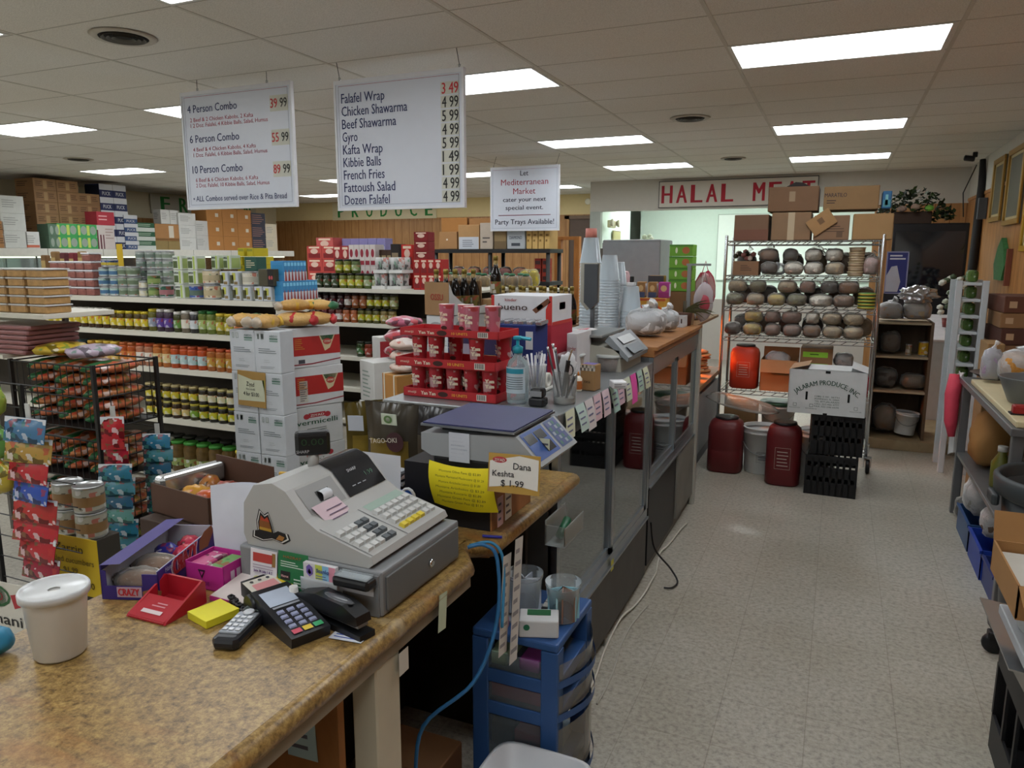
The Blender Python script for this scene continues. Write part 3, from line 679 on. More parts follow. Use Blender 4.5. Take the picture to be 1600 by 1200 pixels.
Z1=[z+LIFT for z in Z1]
GJ='jars on the long gondola'
def jar_row(kinds,x0,z,pitch,y,shelf,group,start=0):
    """kinds: list of (count, radius, height, body, label, lid, words)"""
    x=x0
    for cnt,r,h,body,lc,lid,words_ in kinds:
        p=None
        for i in range(cnt):
            lab='%s, %s, %s' % (words_,nth(i) if cnt > 1 else 'the only one',shelf)
            if p is None: p=jar_proto('food_jar',r,h,body,lc,lid,lab,group=group);p.location=(x,y,z)
            else: dup(p,(x,y+wobble(.008),z),label=lab)
            x += pitch
R2=[(9,.037,.155,'#3a2413','#c9b52a','#d8d6cf','yellow-labelled jar with white lid'),(5,.037,.140,'#4a3a16','#cdb82c','#cbb431','yellow-lidded yellow-label jar'),(1,.040,.165,'#5d5a22','#8c93a0','#c8b93c','grey-labelled pickle jar'),(2,.040,.165,'#3a2a3a','#5a3f8f','#d8d4d0','purple-labelled jar'),(1,.036,.150,'#3a3c1c','#5d8a3c','#dddad4','green-labelled jar'),(1,.040,.160,'#6b6152','#dcd6c4','#d8d6d0','cream-labelled jar'),(1,.040,.155,'#2c2a2c','#c4c8cc','#c9c9c9','white-labelled dark jar'),
      (2,.040,.165,'#5f6b2e','#9fb06a','#2d6b36','pale green jar with green lid'),(2,.040,.150,'#6d6a22','#b5a83a','#d0b83a','olive jar with yellow-green label'),(2,.040,.145,'#8a4a20','#c06a30','#c9b53a','orange-labelled jar')]
jar_row(R2,-5.87,Z1[3],.0835,G1Y+.06,'upper jar shelf',GJ+', upper shelf')
R3=[(1,.040,.165,'#7c4a22','#b9b9ac','#cda03a','grey-labelled pickle jar'),(3,.041,.170,'#a87a3a','#d2b060','#d0b040','golden pickle jar with oval label'),(2,.041,.170,'#a04c22','#c77b3c','#b06030','amber jar with orange label'),(2,.041,.170,'#a06a50','#d8cfc2','#b5502c','jar with pale round label'),(2,.041,.170,'#a5602c','#d6bf8a','#b8642c','orange pickle jar with cream oval label'),(4,.041,.170,'#a8451f','#a9c0c0','#b0502a','red pickle jar with pale blue label'),(3,.041,.165,'#9a5a2c','#b58b38','#b5502c','mixed pickle jar with mustard label')]
jar_row(R3,-5.40,Z1[2],.090,G1Y+.06,'middle jar shelf',GJ+', middle shelf')
R4=[(2,.040,.125,'#2c2416','#c8b830','#c0a850','dark jar with yellow label'),(1,.040,.125,'#2a2418','#bdb92e','#b8b060','dark jar with lime label'),(2,.040,.125,'#3a2a1c','#c8b070','#c0a850','dark jar with gold label'),(1,.040,.125,'#3d3a1c','#7aa032','#c0b040','jar with green label'),(4,.040,.125,'#25231a','#b9b428','#b5a832','dark jar with lime-yellow label')]
jar_row(R4,-4.80,Z1[1],.092,G1Y+.055,'lower jar shelf, bottom tier',GJ+', lower shelf')
jar_row([(6,.040,.125,'#2c2416','#c8b830','#b0a070','dark stacked jar with yellow label'),(4,.040,.125,'#2c261c','#cfc7a0','#b5a870','dark stacked jar with cream label')],-4.80,Z1[1]+.127,.092,G1Y+.06,'lower jar shelf, upper tier',GJ+', lower shelf')
R5=[(2,.060,.235,'#4c3c24','#7f8a52','#c9c7bd','big pickle jar with white lid'),(5,.060,.235,'#5f4a26','#8f9a5a','#3f8a34','big pickle jar with green lid'),(2,.060,.225,'#6a4c22','#8f9a50','#cdb92e','big pickle jar with yellow lid')]
jar_row(R5,-4.83,Z1[0],.128,G1Y+.085,'bottom gondola shelf',GJ+', bottom shelf')
jar_row([(8,.058,.235,'#2c2a1a',None,'#3a3a34','dark big jar in the second row back')],-4.86,Z1[0],.128,G1Y+.225,'bottom gondola shelf',GJ+', bottom shelf')
# dark teal tubs at the left of the middle shelf
p=None
for i in range(3):
    for t in range(3 if i == 0 else 2):
        lab='dark teal plastic tub, %s, %s, %s' % (nth(i,'stack'),TIER[t],'beside the pickle jars')
        loc=(-5.80+i*.125,G1Y+.08,Z1[2]+t*.082)
        if p is None:
            p=MB().lathe([(.045,0),(.052,.062),(.054,.064)],M('#27414a',.4),n=16).build('food_tub',loc=loc);tag(p,lab,'tub','teal tubs on the gondola');MB().lathe([(.057,.064),(.057,.076),(.053,.079)],M('#34505a',.35),n=16).build('lid',p)
        else: dup(p,loc,label=lab)
# ---- goods on the gondola top
ZT=Z1[4]
def X_(px,y=430,Y=G1Y+.06): return at(px,y,Y=Y).x
def Z_(px,py,Y=G1Y+.06): return at(px,py,Y=Y).z
# clear tubs of dates
p=None;lids=M('#cfcdd2',.3)
for t in range(4):
    for i in range(5):
        lab='clear tub of red dates, %s, %s, on the gondola top' % (nth(i,'column'),TIER[t]);loc=(X_(92)+i*.099,G1Y+.075,ZT+t*.066)
        if p is None:
            p=MB().box((0,0,0),(.090,.11,.052),M('#8d5a52',.3,var=.5,scale=40),.008).build('date_tub',loc=loc);tag(p,lab,'tub','tubs of dates');MB().box((0,0,.052),(.097,.117,.012),lids,.003).build('lid',p)
        else: dup(p,loc,label=lab)
dup(p,(X_(143),G1Y+.075,ZT+4*.066),label='clear tub of red dates sitting alone on top of its stack')
def cans(desc,px0,px1,n,tiers,r,h,lc,acc,Y,group,z=ZT,rim='#a8aaac'):
    p=None;x0,x1=X_(px0,Y=Y)+r,X_(px1,Y=Y)-r
    for t in range(tiers):
        for i in range(n):
            x=x0+(x1-x0)*(i/(n-1) if n > 1 else .5);lab='%s, %s, %s of the pile' % (desc,nth(i,'column') if n > 1 else 'single column',TIER[t])
            if p is None: p=can_proto('food_can',r,h,lc,lab,rim,acc,group);p.location=(x,Y,z+t*(h+.0006))
            else: dup(p,(x+wobble(.003),Y+wobble(.005),z+t*(h+.0006)),label=lab,rz=wobble(1))
GC='cans piled on the long gondola'
cans('pale blue and green can',158,187,2,3,.045,.072,'#a9bfb9','#456a8c',G1Y+.07,GC)
cans('blue and gold can',163,184,2,1,.040,.06,'#31549a','#b5a13a',G1Y+.07,GC,z=ZT+.218)
cans('grey-green can',188,216,2,3,.050,.075,'#8f9c8c','#66755c',G1Y+.07,GC)
cans('cream and black small can',217,231,1,2,.038,.06,'#cfc8ae',None,G1Y+.05,GC)
cans('tall pile grey can',217,247,2,5,.046,.068,'#9aa39c','#6c7a70',G1Y+.17,GC)
cans('green vine-leaf can',231,249,1,2,.045,.085,'#5c7a44','#88995a',G1Y+.055,GC)
cans('tall pile silver can',246,272,2,5,.045,.068,'#a3aaa4','#7c8a78',G1Y+.20,GC)
cans('dark green can with pink label',249,268,1,1,.050,.095,'#2c5a48','#a06a70',G1Y+.055,GC)
cans('cream date tin',317,345,1,2,.062,.105,'#c9bc9e','#b5a684',G1Y+.065,GC)
cans('blue label tin',296,318,1,1,.056,.10,'#3c58a0','#5a6e62',G1Y+.06,GC)
cans('white olive tin',379,403,1,2,.052,.10,'#cdc9b8','#b8b4a4',G1Y+.07,GC)
cans('grey tin by the yellow cartons',415,460,4,3,.040,.060,'#7d8a84','#5f6d68',G1Y+.40,GC,z=ZT)
# white tins with green print (square tins)
def tins(desc,spots,dims,prints,group,name='square_tin',cat='tin',col='#ccd0c8'):
    for (px,py,Y,w_) in spots:
        q=at(px,py,Y=Y);carton('%s, %s' % (desc,w_),(q.x,Y+dims[1]/2,q.z),dims,0,col,prints,None,name,cat,group,.004)
olive=[('q','F',.08,.12,.55,.62,'#4d5c34'),('d','F',.3,.36,.2,.2,0),('q','F',.62,.05,.82,.95,'#a5b95c'),('t','F','DIMESA',.34,.74,.14,'#26332a',.5),('q','R',.1,.1,.9,.8,'#9fb06a')]
olive=[p for p in olive if p[0] != 'd']
for t,py in enumerate((457,432.5,408.5)):
    for i,px in enumerate((281,304) if t else (284,)):
        x=X_(px+ (2 if t else 0));carton('white olive tin with green print, %s, %s' % (nth(i,'column'),TIER[t]),(x,G1Y+.075,ZT+t*.103),(.088,.09,.10),0,'#c9cfc4',olive,None,'square_tin','tin','white olive tins',.004)
ban=[('q','F',.06,.15,.45,.75,'#4c4a2c'),('q','F',.3,.4,.7,.9,'#b5b552'),('t','F','DRIED',.6,.1,.12,'#444444',.3) if False else ('q','F',.5,.1,.92,.3,'#7e6a44'),('q','R',.1,.1,.9,.9,'#b0b4ac')]
for i,px in enumerate((358,376,392,410,424)):
    carton('pale tin printed with an olive branch, %s, front tier' % nth(i,'tin'),(X_(px,447),G1Y+.065,ZT),(.070,.10,.098),0,'#b9bec4',ban,None,'square_tin','tin','olive branch tins',.004)
for i,px in enumerate((356,372)):
    carton('pale tin printed with an olive branch, %s, upper tier' % nth(i,'tin'),(X_(px,420),G1Y+.065,ZT+.099),(.075,.10,.10),0,'#b9bec4',ban,None,'square_tin','tin','olive branch tins',.004)
for i,px in enumerate((326,345)): carton('pale green tin, %s, upper tier beside the cream tins' % nth(i,'tin'),(X_(px,395),G1Y+.16,ZT+.21),(.07,.10,.10),0,'#b6c0ae',olive,None,'square_tin','tin','white olive tins',.004)
carton('dark green box standing on the tins before the yellow cartons',(X_(376,400),G1Y+.20,ZT+.20),(.115,.10,.098),0,'#2c5145',[('l','F',.15,.2,.85,.8,4,'#c9c0a0')],None,'tin_box','box',None)
for k in range(2): carton('grey-green tin holding up the dark green box, %s' % TIER[k],(X_(376,400),G1Y+.20,ZT+k*.1),(.115,.10,.0995),0,'#9aa49a',olive,None,'square_tin','tin','white olive tins')
for i,(px,t) in enumerate(((386,0),(399,0),(412,0),(386,1),(399,1),(412,1),(384,2),(397,2),(410,2),(388,3),(402,3))):
    carton('bright yellow small carton, %s, %s of the yellow pile' % (nth(i if t == 0 else i-3*t,'column'),TIER[t]),(X_(px,385,G1Y+.36),G1Y+.36,ZT+.115+t*.062),(.062,.16,.061),0,'#b9a91f',[('q','F',.1,.6,.9,.9,'#8d8a1c')],None,'snack_box','box','yellow cartons on the gondola')
for i in range(3): carton('yellow case under the yellow pile, %s' % nth(i,'case'),(X_(386+13*i,400,G1Y+.36),G1Y+.36,ZT),(.064,.16,.114),0,'#a79a20',None or [('q','F',.1,.3,.9,.8,'#8d8a1c')],None,'snack_box','box','yellow cartons on the gondola')
bx=X_(404,432);carton('dark olive carton with black ends beside the thin blue boxes',(X_(421,420),G1Y+.12,ZT+.102),(.13,.20,.115),0,'#4c4836',[('q','F',.62,0,1,1,'#1a1816'),('d','F',.75,.5,.06,.12,'#b0494c'),('d','F',.9,.5,.06,.12,'#b0494c')],None,'carton','carton')
# thin blue boxes: lower row of 10 on the end bay, upper row of 6
bl=[('q','R',0,0,1,.45,'#c9cdd2'),('p','R',[(.15,0),(.85,0),(.6,.55),(.4,.55)],'#8c3230'),('q','R',.1,.75,.9,.92,'#7cc4e6'),('q','F',.1,.3,.9,.8,'#2f7fae')]
p=None
for i in range(11):
    lab='thin blue boxed sweet, %s, lower row at the gondola end' % nth(i,'box','the near end');loc=(G1X1-.01,G1Y+.065+i*.0335,ZT)
    if p is None: p=carton(lab,loc,(.115,.032,.135),0,'#3f86b8',bl,None,'snack_box','box','thin blue boxes',.002)
    else: dup(p,loc,label=lab)
for i in range(7):
    dup(p,(G1X1-.015,G1Y+.09+i*.0335,ZT+.1365),label='thin blue boxed sweet, %s, upper row at the gondola end' % nth(i,'box','the near end'))
# jars and packs further left on the gondola top
for i,px in enumerate((-12,6)): 
    q=jar_proto('food_jar',.055,.15,'#2c1c12','#6a4a20','#4a3322','brown jar at the far end of the gondola top, %s' % nth(i,'jar'),group='jars at the end of the gondola top');q.location=(X_(px,420),G1Y+.12,ZT)
for i,px in enumerate((22,40,58)):
    q=jar_proto('food_jar',.05 if i < 2 else .06,.15 if i < 2 else .19,'#3a4018','#5a7a2a','#3a2c1c','green-labelled jar at the end of the gondola top, %s' % nth(i,'jar'),group='jars at the end of the gondola top');q.location=(X_(px,420),G1Y+.12,ZT)
for i,(px,c,h) in enumerate(((72,'#7a5a36',.18),(88,'#8a6a40',.21),(102,'#5f2c30',.20),(116,'#7a2c34',.20),(130,'#8a6a3a',.21))):
    carton('upright brown snack packet behind the date tubs, %s' % nth(i,'packet'),(X_(px,410,G1Y+.3),G1Y+.3,ZT),(.075,.05,h+.13),0,c,[('q','F',.15,.5,.85,.85,'#b59a60')],None,'snack_packet','packet','packets behind the date tubs',.012)
bag('clear bag of tan biscuits lying beside the date tubs',(X_(76,440),G1Y+.08,ZT),(.06,.06,.065),'#8f7048',3)
# price flags
for lab,px,py,c in (('small yellow and red price card standing behind the blue cans',187,393,'#c9a92a'),):
    q=at(px,py,Y=G1Y+.3);carton(lab,(q.x,G1Y+.3,ZT),(.07,.004,q.z-ZT+.06),0,c,[('q','F',0,.0,1,.2,'#b5382c')],None,'price_card','price card')
# ================================================================ second gondola and the back of the shop
G2Y=6.0;Z2=[.07,.40,.716,1.05,1.385]
g2=gondola('white gondola shelf farther back holding dark jars, beside the produce sign',-7.8,-3.0,G2Y,G2Y+.85,Z2)
Z2=[z+LIFT for z in Z2];ZB=Z2[4]
J2='jars on the far gondola'
def row2(kinds,px0,z,pitch,shelf,group,Y=G2Y+.06): 
    x=at(px0,480,Y=Y).x
    for cnt,r,h,body,lc,lid,words_ in kinds:
        p=None
        for i in range(cnt):
            lab='%s, %s, %s' % (words_,nth(i) if cnt > 1 else 'the only one',shelf)
            if p is None: p=jar_proto('food_jar',r,h,body,lc,lid,lab,group=group,n=12);p.location=(x,Y,z)
            else: dup(p,(x,Y+wobble(.006),z),label=lab)
            x += pitch
row2([(3,.040,.142,'#4a1418','#5c1a24','#241618','dark red jam jar'),(1,.042,.142,'#5a2a1c','#c9c4bc','#2a1a18','white-labelled dark jar'),(2,.042,.142,'#8a4a26','#b0683c','#2c1c16','orange preserve jar'),(3,.042,.142,'#4c4a1c','#b3b02c','#26241a','lime-labelled jar'),(2,.042,.142,'#6a5a30','#b0a46a','#26241a','tan-labelled jar')],497,Z2[3],.088,'far gondola, bottom tier',J2)
row2([(4,.040,.142,'#2c1014','#3c1820','#1c1416','nearly black jam jar'),(1,.042,.142,'#4a2418','#b9b4ac','#241814','white-labelled brown jar'),(2,.042,.142,'#7a4422','#9c6038','#241814','brown preserve jar'),(3,.042,.142,'#3c3c1a','#b5b22e','#26241a','yellow-labelled jar'),(1,.042,.142,'#5c5a30','#9ca070','#26241a','sage-labelled jar')],500,Z2[3]+.144,.088,'far gondola, upper tier',J2)
row2([(1,.043,.15,'#2c3a20','#3f6b3a','#22261c','green jar'),(2,.043,.15,'#6a2c1c','#9a4030','#22261c','red jar'),(1,.045,.17,'#23407a','#3a5aa0','#23304a','blue jar'),(2,.043,.16,'#4c4a1c','#b3a02c','#26241a','yellow jar'),(1,.043,.15,'#2c2418','#8c8a50','#26241a','olive jar')],562,Z2[2],.095,'low shelf of the far gondola',J2)
row2([(3,.046,.145,'#232a18','#3a4a2c','#1c1f18','dark olive jar'),(3,.046,.145,'#5a5f1e','#b3b03a','#20221a','yellow olive jar'),(2,.046,.145,'#4c5a2c','#9aa57a','#20221a','pale green olive jar')],502,ZB,.096,'far gondola top, bottom tier',J2)
row2([(2,.044,.135,'#5a5f1e','#b3b03a','#20221a','yellow stacked olive jar'),(1,.044,.135,'#4c5a2c','#8f9c66','#20221a','green stacked olive jar')],533,ZB+.1465,.098,'far gondola top, second tier',J2)
# shrink-wrapped trays of white tins
p=None
for t in range(2):
    for i in range(2):
        x=at(600+24*i+3*t,450,Y=G2Y+.1).x
        lab='white cardboard tray of white tins, %s, %s' % (nth(i,'tray'),TIER[t]);z=ZB+t*.152
        if p is None:
            p=MB().span(-.074,.074,-.10,.10,0,.03,M('#d8d8d4',.6)).build('tin_tray',loc=(x,G2Y+.1,z));tag(p,lab,'tray','trays of white tins')
            for k in range(2):
                for j in range(2): 
                    c_=MB().lathe([(.034,.031),(.035,.14),(.030,.148)],PRINT('#ccccca'),n=12,mtx=Matrix.Translation((-.037+.074*k,-.05+.1*j,0))).build('tin',p)
        else: dup(p,(x,G2Y+.1,z),label=lab)
def pile(desc,px0,px1,py0,py1,Y,nx,nt,d,col,prints,group,name='snack_box',cat='box',z0=None,gap=.002):
    """block of equal boxes filling the photo rectangle at depth Y, standing on z0"""
    a,b_=at(px0,py1,Y=Y),at(px1,py0,Y=Y);z0=a.z if z0 is None else z0;w=(b_.x-a.x)/nx;h=(b_.z-z0)/nt;p=None
    for t in range(nt):
        for i in range(nx):
            lab='%s%s%s' % (desc,', '+nth(i,'column') if nx > 1 else '',', '+TIER[t] if nt > 1 else '');loc=(a.x+(i+.5)*w,Y+d/2,z0+t*h)
            if p is None: p=carton(lab,loc,(w-gap,d,h-.0012),0,col,prints,None,name,cat,group,.003)
            else: dup(p,loc,label=lab)
    return p
rp=[('q','F',.1,.1,.9,.45,'#7c1a1c'),('d','F',.5,.6,.25,.2,'#d9b9a8'),('q','F',.15,.82,.85,.94,'#e0c8b0')]
pile('red biscuit box in the front of the far gondola',646,690,405,441,G2Y+.05,4,2,.14,'#a62420',rp,'red boxes on the far gondola',z0=ZB)
pile('tall dark red decorated tin',647,669,362,405,G2Y+.07,1,3,.12,'#7a1a1e',rp,'dark red tins',z0=ZB+.262)
pile('bright red carton beside the dark red tins',628,645,382,441,G2Y+.25,1,2,.12,'#b8261f',rp,'red boxes on the far gondola',z0=ZB)
pile('pinkish red carton in the back row',481,526,384,430,G2Y+.45,2,3,.2,'#b8453e',rp,'pink red cartons on the far gondola',z0=ZB)
pile('pink carton crowning the red back row',494,520,371,384,G2Y+.47,1,1,.18,'#c05a55',rp,'pink red cartons on the far gondola',z0=ZB+.345)
pile('deep red carton of the middle back row',522,545,384,430,G2Y+.38,2,2,.2,'#9c2a2c',rp,'pink red cartons on the far gondola',z0=ZB)
wr_=[('d','F',.5,.6,.3,.2,'#8c2434'),('q','F',.1,.05,.9,.25,'#8c2434')]
pile('white box with red emblem',546,586,382,430,G2Y+.33,5,2,.16,'#c9c0bc',wr_,'white boxes with red emblem',z0=ZB)
pile('violet and white box in the rear',536,602,372,430,G2Y+.62,5,3,.14,'#8a84b4',[('q','F',.1,.1,.9,.5,'#cfcbdc')],'violet boxes at the rear',z0=ZB)
pile('brown jar carton right of the emblem boxes',588,612,390,430,G2Y+.40,3,2,.14,'#4a3428',[('q','F',.1,.3,.9,.7,'#b09a70')],'brown cartons',z0=ZB)
pile('black coffee packet at the right of the far gondola',611,624,381,430,G2Y+.36,1,1,.12,'#26201e',[('q','F',.15,.5,.85,.8,'#8c7a60')],None,z0=ZB)
# ---- freezer row along the left wall
FX=-11.6;fz=1.805
for k in range(8):
    y0=5.9+k*.96
    o=empty('freezer_case',(0,0,0));tag(o,'white upright freezer cabinet on the far wall, %s' % nth(k,'unit','the near end'),'freezer','freezer cabinets')
    MB().span(XL+.02,FX-.12,y0,y0+.95,0,fz-.12,M('#3b3a36',.6)).build('body',o)
    MB().span(XL+.02,FX+.26,y0,y0+.95,fz-.12,fz,M('#cac8be',.4),.006).build('canopy',o)
    MB().span(FX-.06,FX+.0,y0+.03,y0+.92,fz-.145,fz-.121,EMIT('#f4ffe8',1.2)).build('light_strip',o)
    MB().span(FX-.12,FX,y0,y0+.95,0,.35,M('#b5b2a8',.4)).build('kick_panel',o)
    for j in range(2): MB().span(FX-.05,FX-.02,y0+.01+j*.475,y0+.465+j*.475,.36,fz-.15,CLEAR('#8fa0a0',.25,.1,1.0)).build('glass_door',o)
FZ=fz+.0015
def wallbox(desc,px0,px1,py0,py1,nx,nt,depth,col,prints,group,X=FX-.03,cat='carton',tape=None,z0=FZ):
    """cartons whose printed side looks into the shop, standing on the freezer tops"""
    a,b_=at(px0,py1,X=X),at(px1,py0,X=X);w=(b_.y-a.y)/nx;h=(at((px0+px1)/2,py0,X=X).z-z0)/nt;p=None
    for t in range(nt):
        for i in range(nx):
            lab='%s%s%s' % (desc,', '+nth(i,'column') if nx > 1 else '',', '+TIER[t] if nt > 1 else '')
            loc=(X-depth/2,a.y+(i+.5)*w,z0+t*h)
            if p is None: p=carton(lab,loc,(depth,w-.004,h-.0012),0,col,prints,tape,'carton',cat,group,.004)
            else: dup(p,loc,label=lab)
    return p
bpn=[('q','R',.42,.15,.58,.85,'#a4845a'),('l','R',.08,.3,.4,.8,3,'#5c432c'),('l','R',.62,.3,.95,.8,3,'#5c432c'),('l','F',.1,.3,.9,.8,3,'#4c3826')]
wallbox('brown carton in the big stack on the freezers',62,121,281,387,2,6,.44,'#8c6a48',bpn,'brown cartons stacked on the freezers')
wallbox('brown carton in the lower column of the big stack',129,155,303,388,1,5,.44,'#8c6a48',bpn,'brown cartons stacked on the freezers')
wallbox('shaded brown carton in the rear column of the big stack',62,91,281,387,1,6,.44,'#6e5238',bpn,'brown cartons stacked on the freezers',X=FX-.48)  # darker brown puts the shade of the stack's dim side into the colour
gp=[('d','R',.3,.5,.16,.36,'#8c9a8c'),('d','R',.78,.5,.16,.36,'#8c9a8c'),('q','R',.46,.1,.60,.9,'#b5c75a'),('q','R',.0,.1,.12,.9,'#b5c75a')]
wallbox('green carton printed with tins, before the brown stack',92,151,350,387,2,2,.26,'#3f9a55',gp,'green tin cartons on the freezers',X=FX+.25)
wallbox('grey-green carton end of the green tin cartons',78,92,350,387,1,2,.26,'#56705c',gp[:2],'green tin cartons on the freezers',X=FX+.25)
wp=[('l','R',.1,.3,.9,.8,4,'#9a9c98'),('l','F',.1,.3,.9,.8,4,'#8c8e8c')]
wallbox('white carton in the tall white stack left of the brown cartons',6,36,306,386,1,3,.30,'#c6c8c2',wp,'white cartons on the freezers',X=FX+.25)
wallbox('low white carton with an orange stripe',41,61,362,386,1,1,.3,'#cdcdc8',wp+[('q','R',.05,.05,.95,.2,'#c2674c')],None,X=FX+.25)
wallbox('tan carton at the near end of the freezer tops',-14,5,345,386,1,2,.3,'#a5784c',bpn,'tan cartons at the freezer end',X=FX+.25)
nv=[('q','R',0,.55,1,1,'#c9cbd0'),('t','R','PUCK',.5,.15,.28,'#c9cbd0',.6),('q','F',0,.0,1,.9,'#1d2130')]
wallbox('navy and white carton in the tall navy stack',163,196,289,388,2,5,.35,'#2b3258',nv,'navy and white cartons')
wallbox('red carton on the white dairy carton',152,178,331,352,1,1,.3,'#a83440',[('l','R',.1,.3,.9,.8,2,'#d9a0a0')],None,X=FX+.25,z0=at(160,352,X=FX+.25).z+.002)
wallbox('white dairy carton with maroon bars under the red carton',152,178,352,388,1,1,.3,'#c4b9b4',[('q','R',.05,0,.12,.8,'#5a2430'),('q','R',.2,0,.28,.6,'#5a2430'),('q','R',.36,0,.42,.6,'#5a2430'),('l','R',.5,.4,.95,.9,4,'#a08c88')],None,X=FX+.25)
wallbox('blue and white carton right of the navy stack',197,214,336,389,1,4,.3,'#39507a',nv,'blue and white cartons',X=FX-.02)
wallbox('green and white carton',215,241,348,389,1,3,.3,'#2f5a40',[('q','R',0,.0,1,.45,'#c5cac4'),('l','R',.1,.55,.9,.9,2,'#a9c0a9')],'green and white cartons',X=FX-.02)
wallbox('tan carton with white label, left of the white stack',243,280,350,372,1,1,.35,'#a87a4c',[('q','R',.55,.2,.75,.9,'#cfc6b5')],None,X=FX-.03,z0=FZ+.16)
wallbox('low tan tray under the labelled tan carton',243,283,372,389,2,1,.35,'#8f7a4c',[],'low tan trays',X=FX-.03)
wallbox('white carton on the labelled tan carton',252,279,328,350,2,1,.2,'#c9c9c4',wp,'small white cartons',X=FX-.06,z0=at(260,350,X=FX-.03).z+.003)
wallbox('white carton of the square white column',282,305,333,389,1,3,.3,'#c6c6c2',wp,'square white carton column',X=FX-.02)
wallbox('white carton with grey print beside the white column',307,324,345,389,1,2,.3,'#bdbcb8',wp,'grey print cartons',X=FX-.02)
wallbox('orange-brown carton with white sticker',326,392,326,391,3,3,.4,'#b07a42',[('q','R',.55,.35,.75,.6,'#cfc6b5')],'orange-brown cartons beyond the white column',X=FX-.03)
wallbox('dark printed carton by the light post',394,414,333,391,1,3,.4,'#3a3c48',[('l','R',.1,.1,.9,.9,5,'#8c6a60')],'dark printed cartons',X=FX-.03)
wallbox('cream carton at the far end of the freezers',416,432,350,391,1,2,.3,'#c9bfa8',wp,'cream cartons',X=FX-.03)
# a long bulb-yellow tin and small packs before the freezers are seen over the gondola
# ---- black plastic shelf rack, cartons on it
BY=9.0;bz=[.05,.50,.95,1.37,1.79]
bs=empty('plastic_shelf_rack',(0,0,0));tag(bs,'black plastic shelf rack with brown and white cartons on its top','shelf');bmz=M('#1e1d1d',.5)
bx0,bx1=-5.15,-3.42
for z in bz:
    b=MB();b.span(bx0,bx1,BY,BY+.5,z-.05,z,bmz)
    b.build('shelf',bs)
for k in range(3):
    for y in (BY+.04,BY+.46):
        x=bx0+.04+k*(bx1-bx0-.08)/2
        for z0,z1 in zip(bz[:-1],bz[1:]): pass
        MB().lathe([(.028,0),(.028,bz[-1]-.05)],bmz,c=(x,y,0),n=10).build('post',bs)
BZ=bz[-1]+.0015
def bbox(lab,px0,px1,py0,py1,col,prints=(),d=.35,Y=BY+.03,z0=None,name='carton',group=None,tape=None):
    a,b_=at(px0,py1,Y=Y),at(px1,py0,Y=Y);z0=BZ if z0 is None else z0
    return carton(lab,((a.x+b_.x)/2,Y+d/2,z0),(b_.x-a.x-.004,d,b_.z-z0),0,col,prints,tape,name,'carton',group)
bbox('brown carton at the left of the black rack top',686,714,362,386,'#9a7248',[('q','F',.4,.5,.5,.6,'#d0c0a8')])
o=bbox('brown carton with white printed front on the black rack',716,749,351,386,'#a27c50',[('q','F',.03,.0,.97,.5,'#b9bdc4'),('l','F',.2,.08,.8,.4,4,'#6c7078')])
bbox('tan carton leaning behind the others on the black rack',690,730,340,386,'#a8743c',[],.3,BY+.22+.2)
bbox('long tan carton at the back of the black rack',733,768,341,386,'#a87a4a',[],.3,BY+.22+.2)
bbox('pale grey carton at the middle of the black rack',750,770,348,386,'#b4a696',[('l','F',.2,.2,.8,.5,2,'#5a5450')],.35)
bbox('two-tone brown carton on the black rack, under the party sign',772,791,360,386,'#8a7450',[('q','F',0,0,1,.42,'#6e5a3c')],.35)
bbox('pale blue-grey carton with dark print on the black rack',792,820,358,386,'#aab0b4',[('t','F','DIAMOND',.5,.5,.16,'#2c3440',.7),('q','F',.25,.15,.75,.3,'#3a4048')],.35)
for i in range(4): bbox('yellow rice sack-carton in the row of four, %s' % nth(i),822+9.5*i,831+9.5*i,345,386,'#cba766',[('l','F',.2,.2,.8,.8,3,'#8a6a34')],.3,BY+.05,group='yellow cartons on the black rack')
for k,(px,c) in enumerate(((840,'#8a2a1c'),(852,'#9c3420'))):
    for t in range(3):
        q=at(px,440,Y=BY+.06);carton('dark red packet on the black rack, %s, %s' % (nth(k,'column'),TIER[t]),(q.x,BY+.12,bz[3]+.0015+t*.10),(.09,.12,.098),0,c,[('q','F',.1,.2,.9,.7,'#3a1a16')],None,'snack_packet','packet','dark red packets on the black rack')
for i in range(6):
    q=at(690+i*24,402,Y=BY+.1);bag('orange and red snack bag on the third shelf of the black rack, %s' % nth(i),(q.x,BY+.16,bz[3]+.0015),(.10,.09,.10),['#a84a22','#8a2c1c','#b5622a'][i % 3],i,False,group='snack bags on the black rack')
# ---- bread table in front of the black rack
tb=empty('bread_table',(0,0,0));tag(tb,'low white-edged table piled with bags of flat bread','table');TY=7.6;tx0,tx1=-4.25,-2.9;tz=1.33
MB().span(tx0,tx1,TY,TY+.7,tz-.03,tz,M('#c9c6b8',.5),.004).build('table_top',tb)
for x in (tx0+.05,tx1-.05):
    for y in (TY+.05,TY+.65): MB().box((x,y,0),(.05,.05,tz-.031),M('#8c8878',.6)).build('leg',tb)
random.seed(5)
for i in range(13):
    px=690+i*11;t=i % 2;q=at(px,440,Y=TY+.12+.2*t)
    o=bag('clear bag of pale flat bread with a green print, %s on the table' % nth(i),(q.x,TY+.13+.25*t,tz+.0015),(.062,.09,.085),'#b59a6c',20+i,False,group='bread bags on the table')
    MB().blob((0,-.01,.150),(.040,.05,.018),M('#2f6b45',.5),i,.3,3,2).build('printed_top',o)
for i,(px,c) in enumerate(((803,'#c9b51f'),(816,'#c9b51f'))):
    q=at(px,430,Y=TY+.2);bag('yellow bag among the bread bags, %s' % nth(i),(q.x,TY+.55,tz+.0015),(.07,.08,.115),c,60+i,False,group='yellow bags on the bread table')
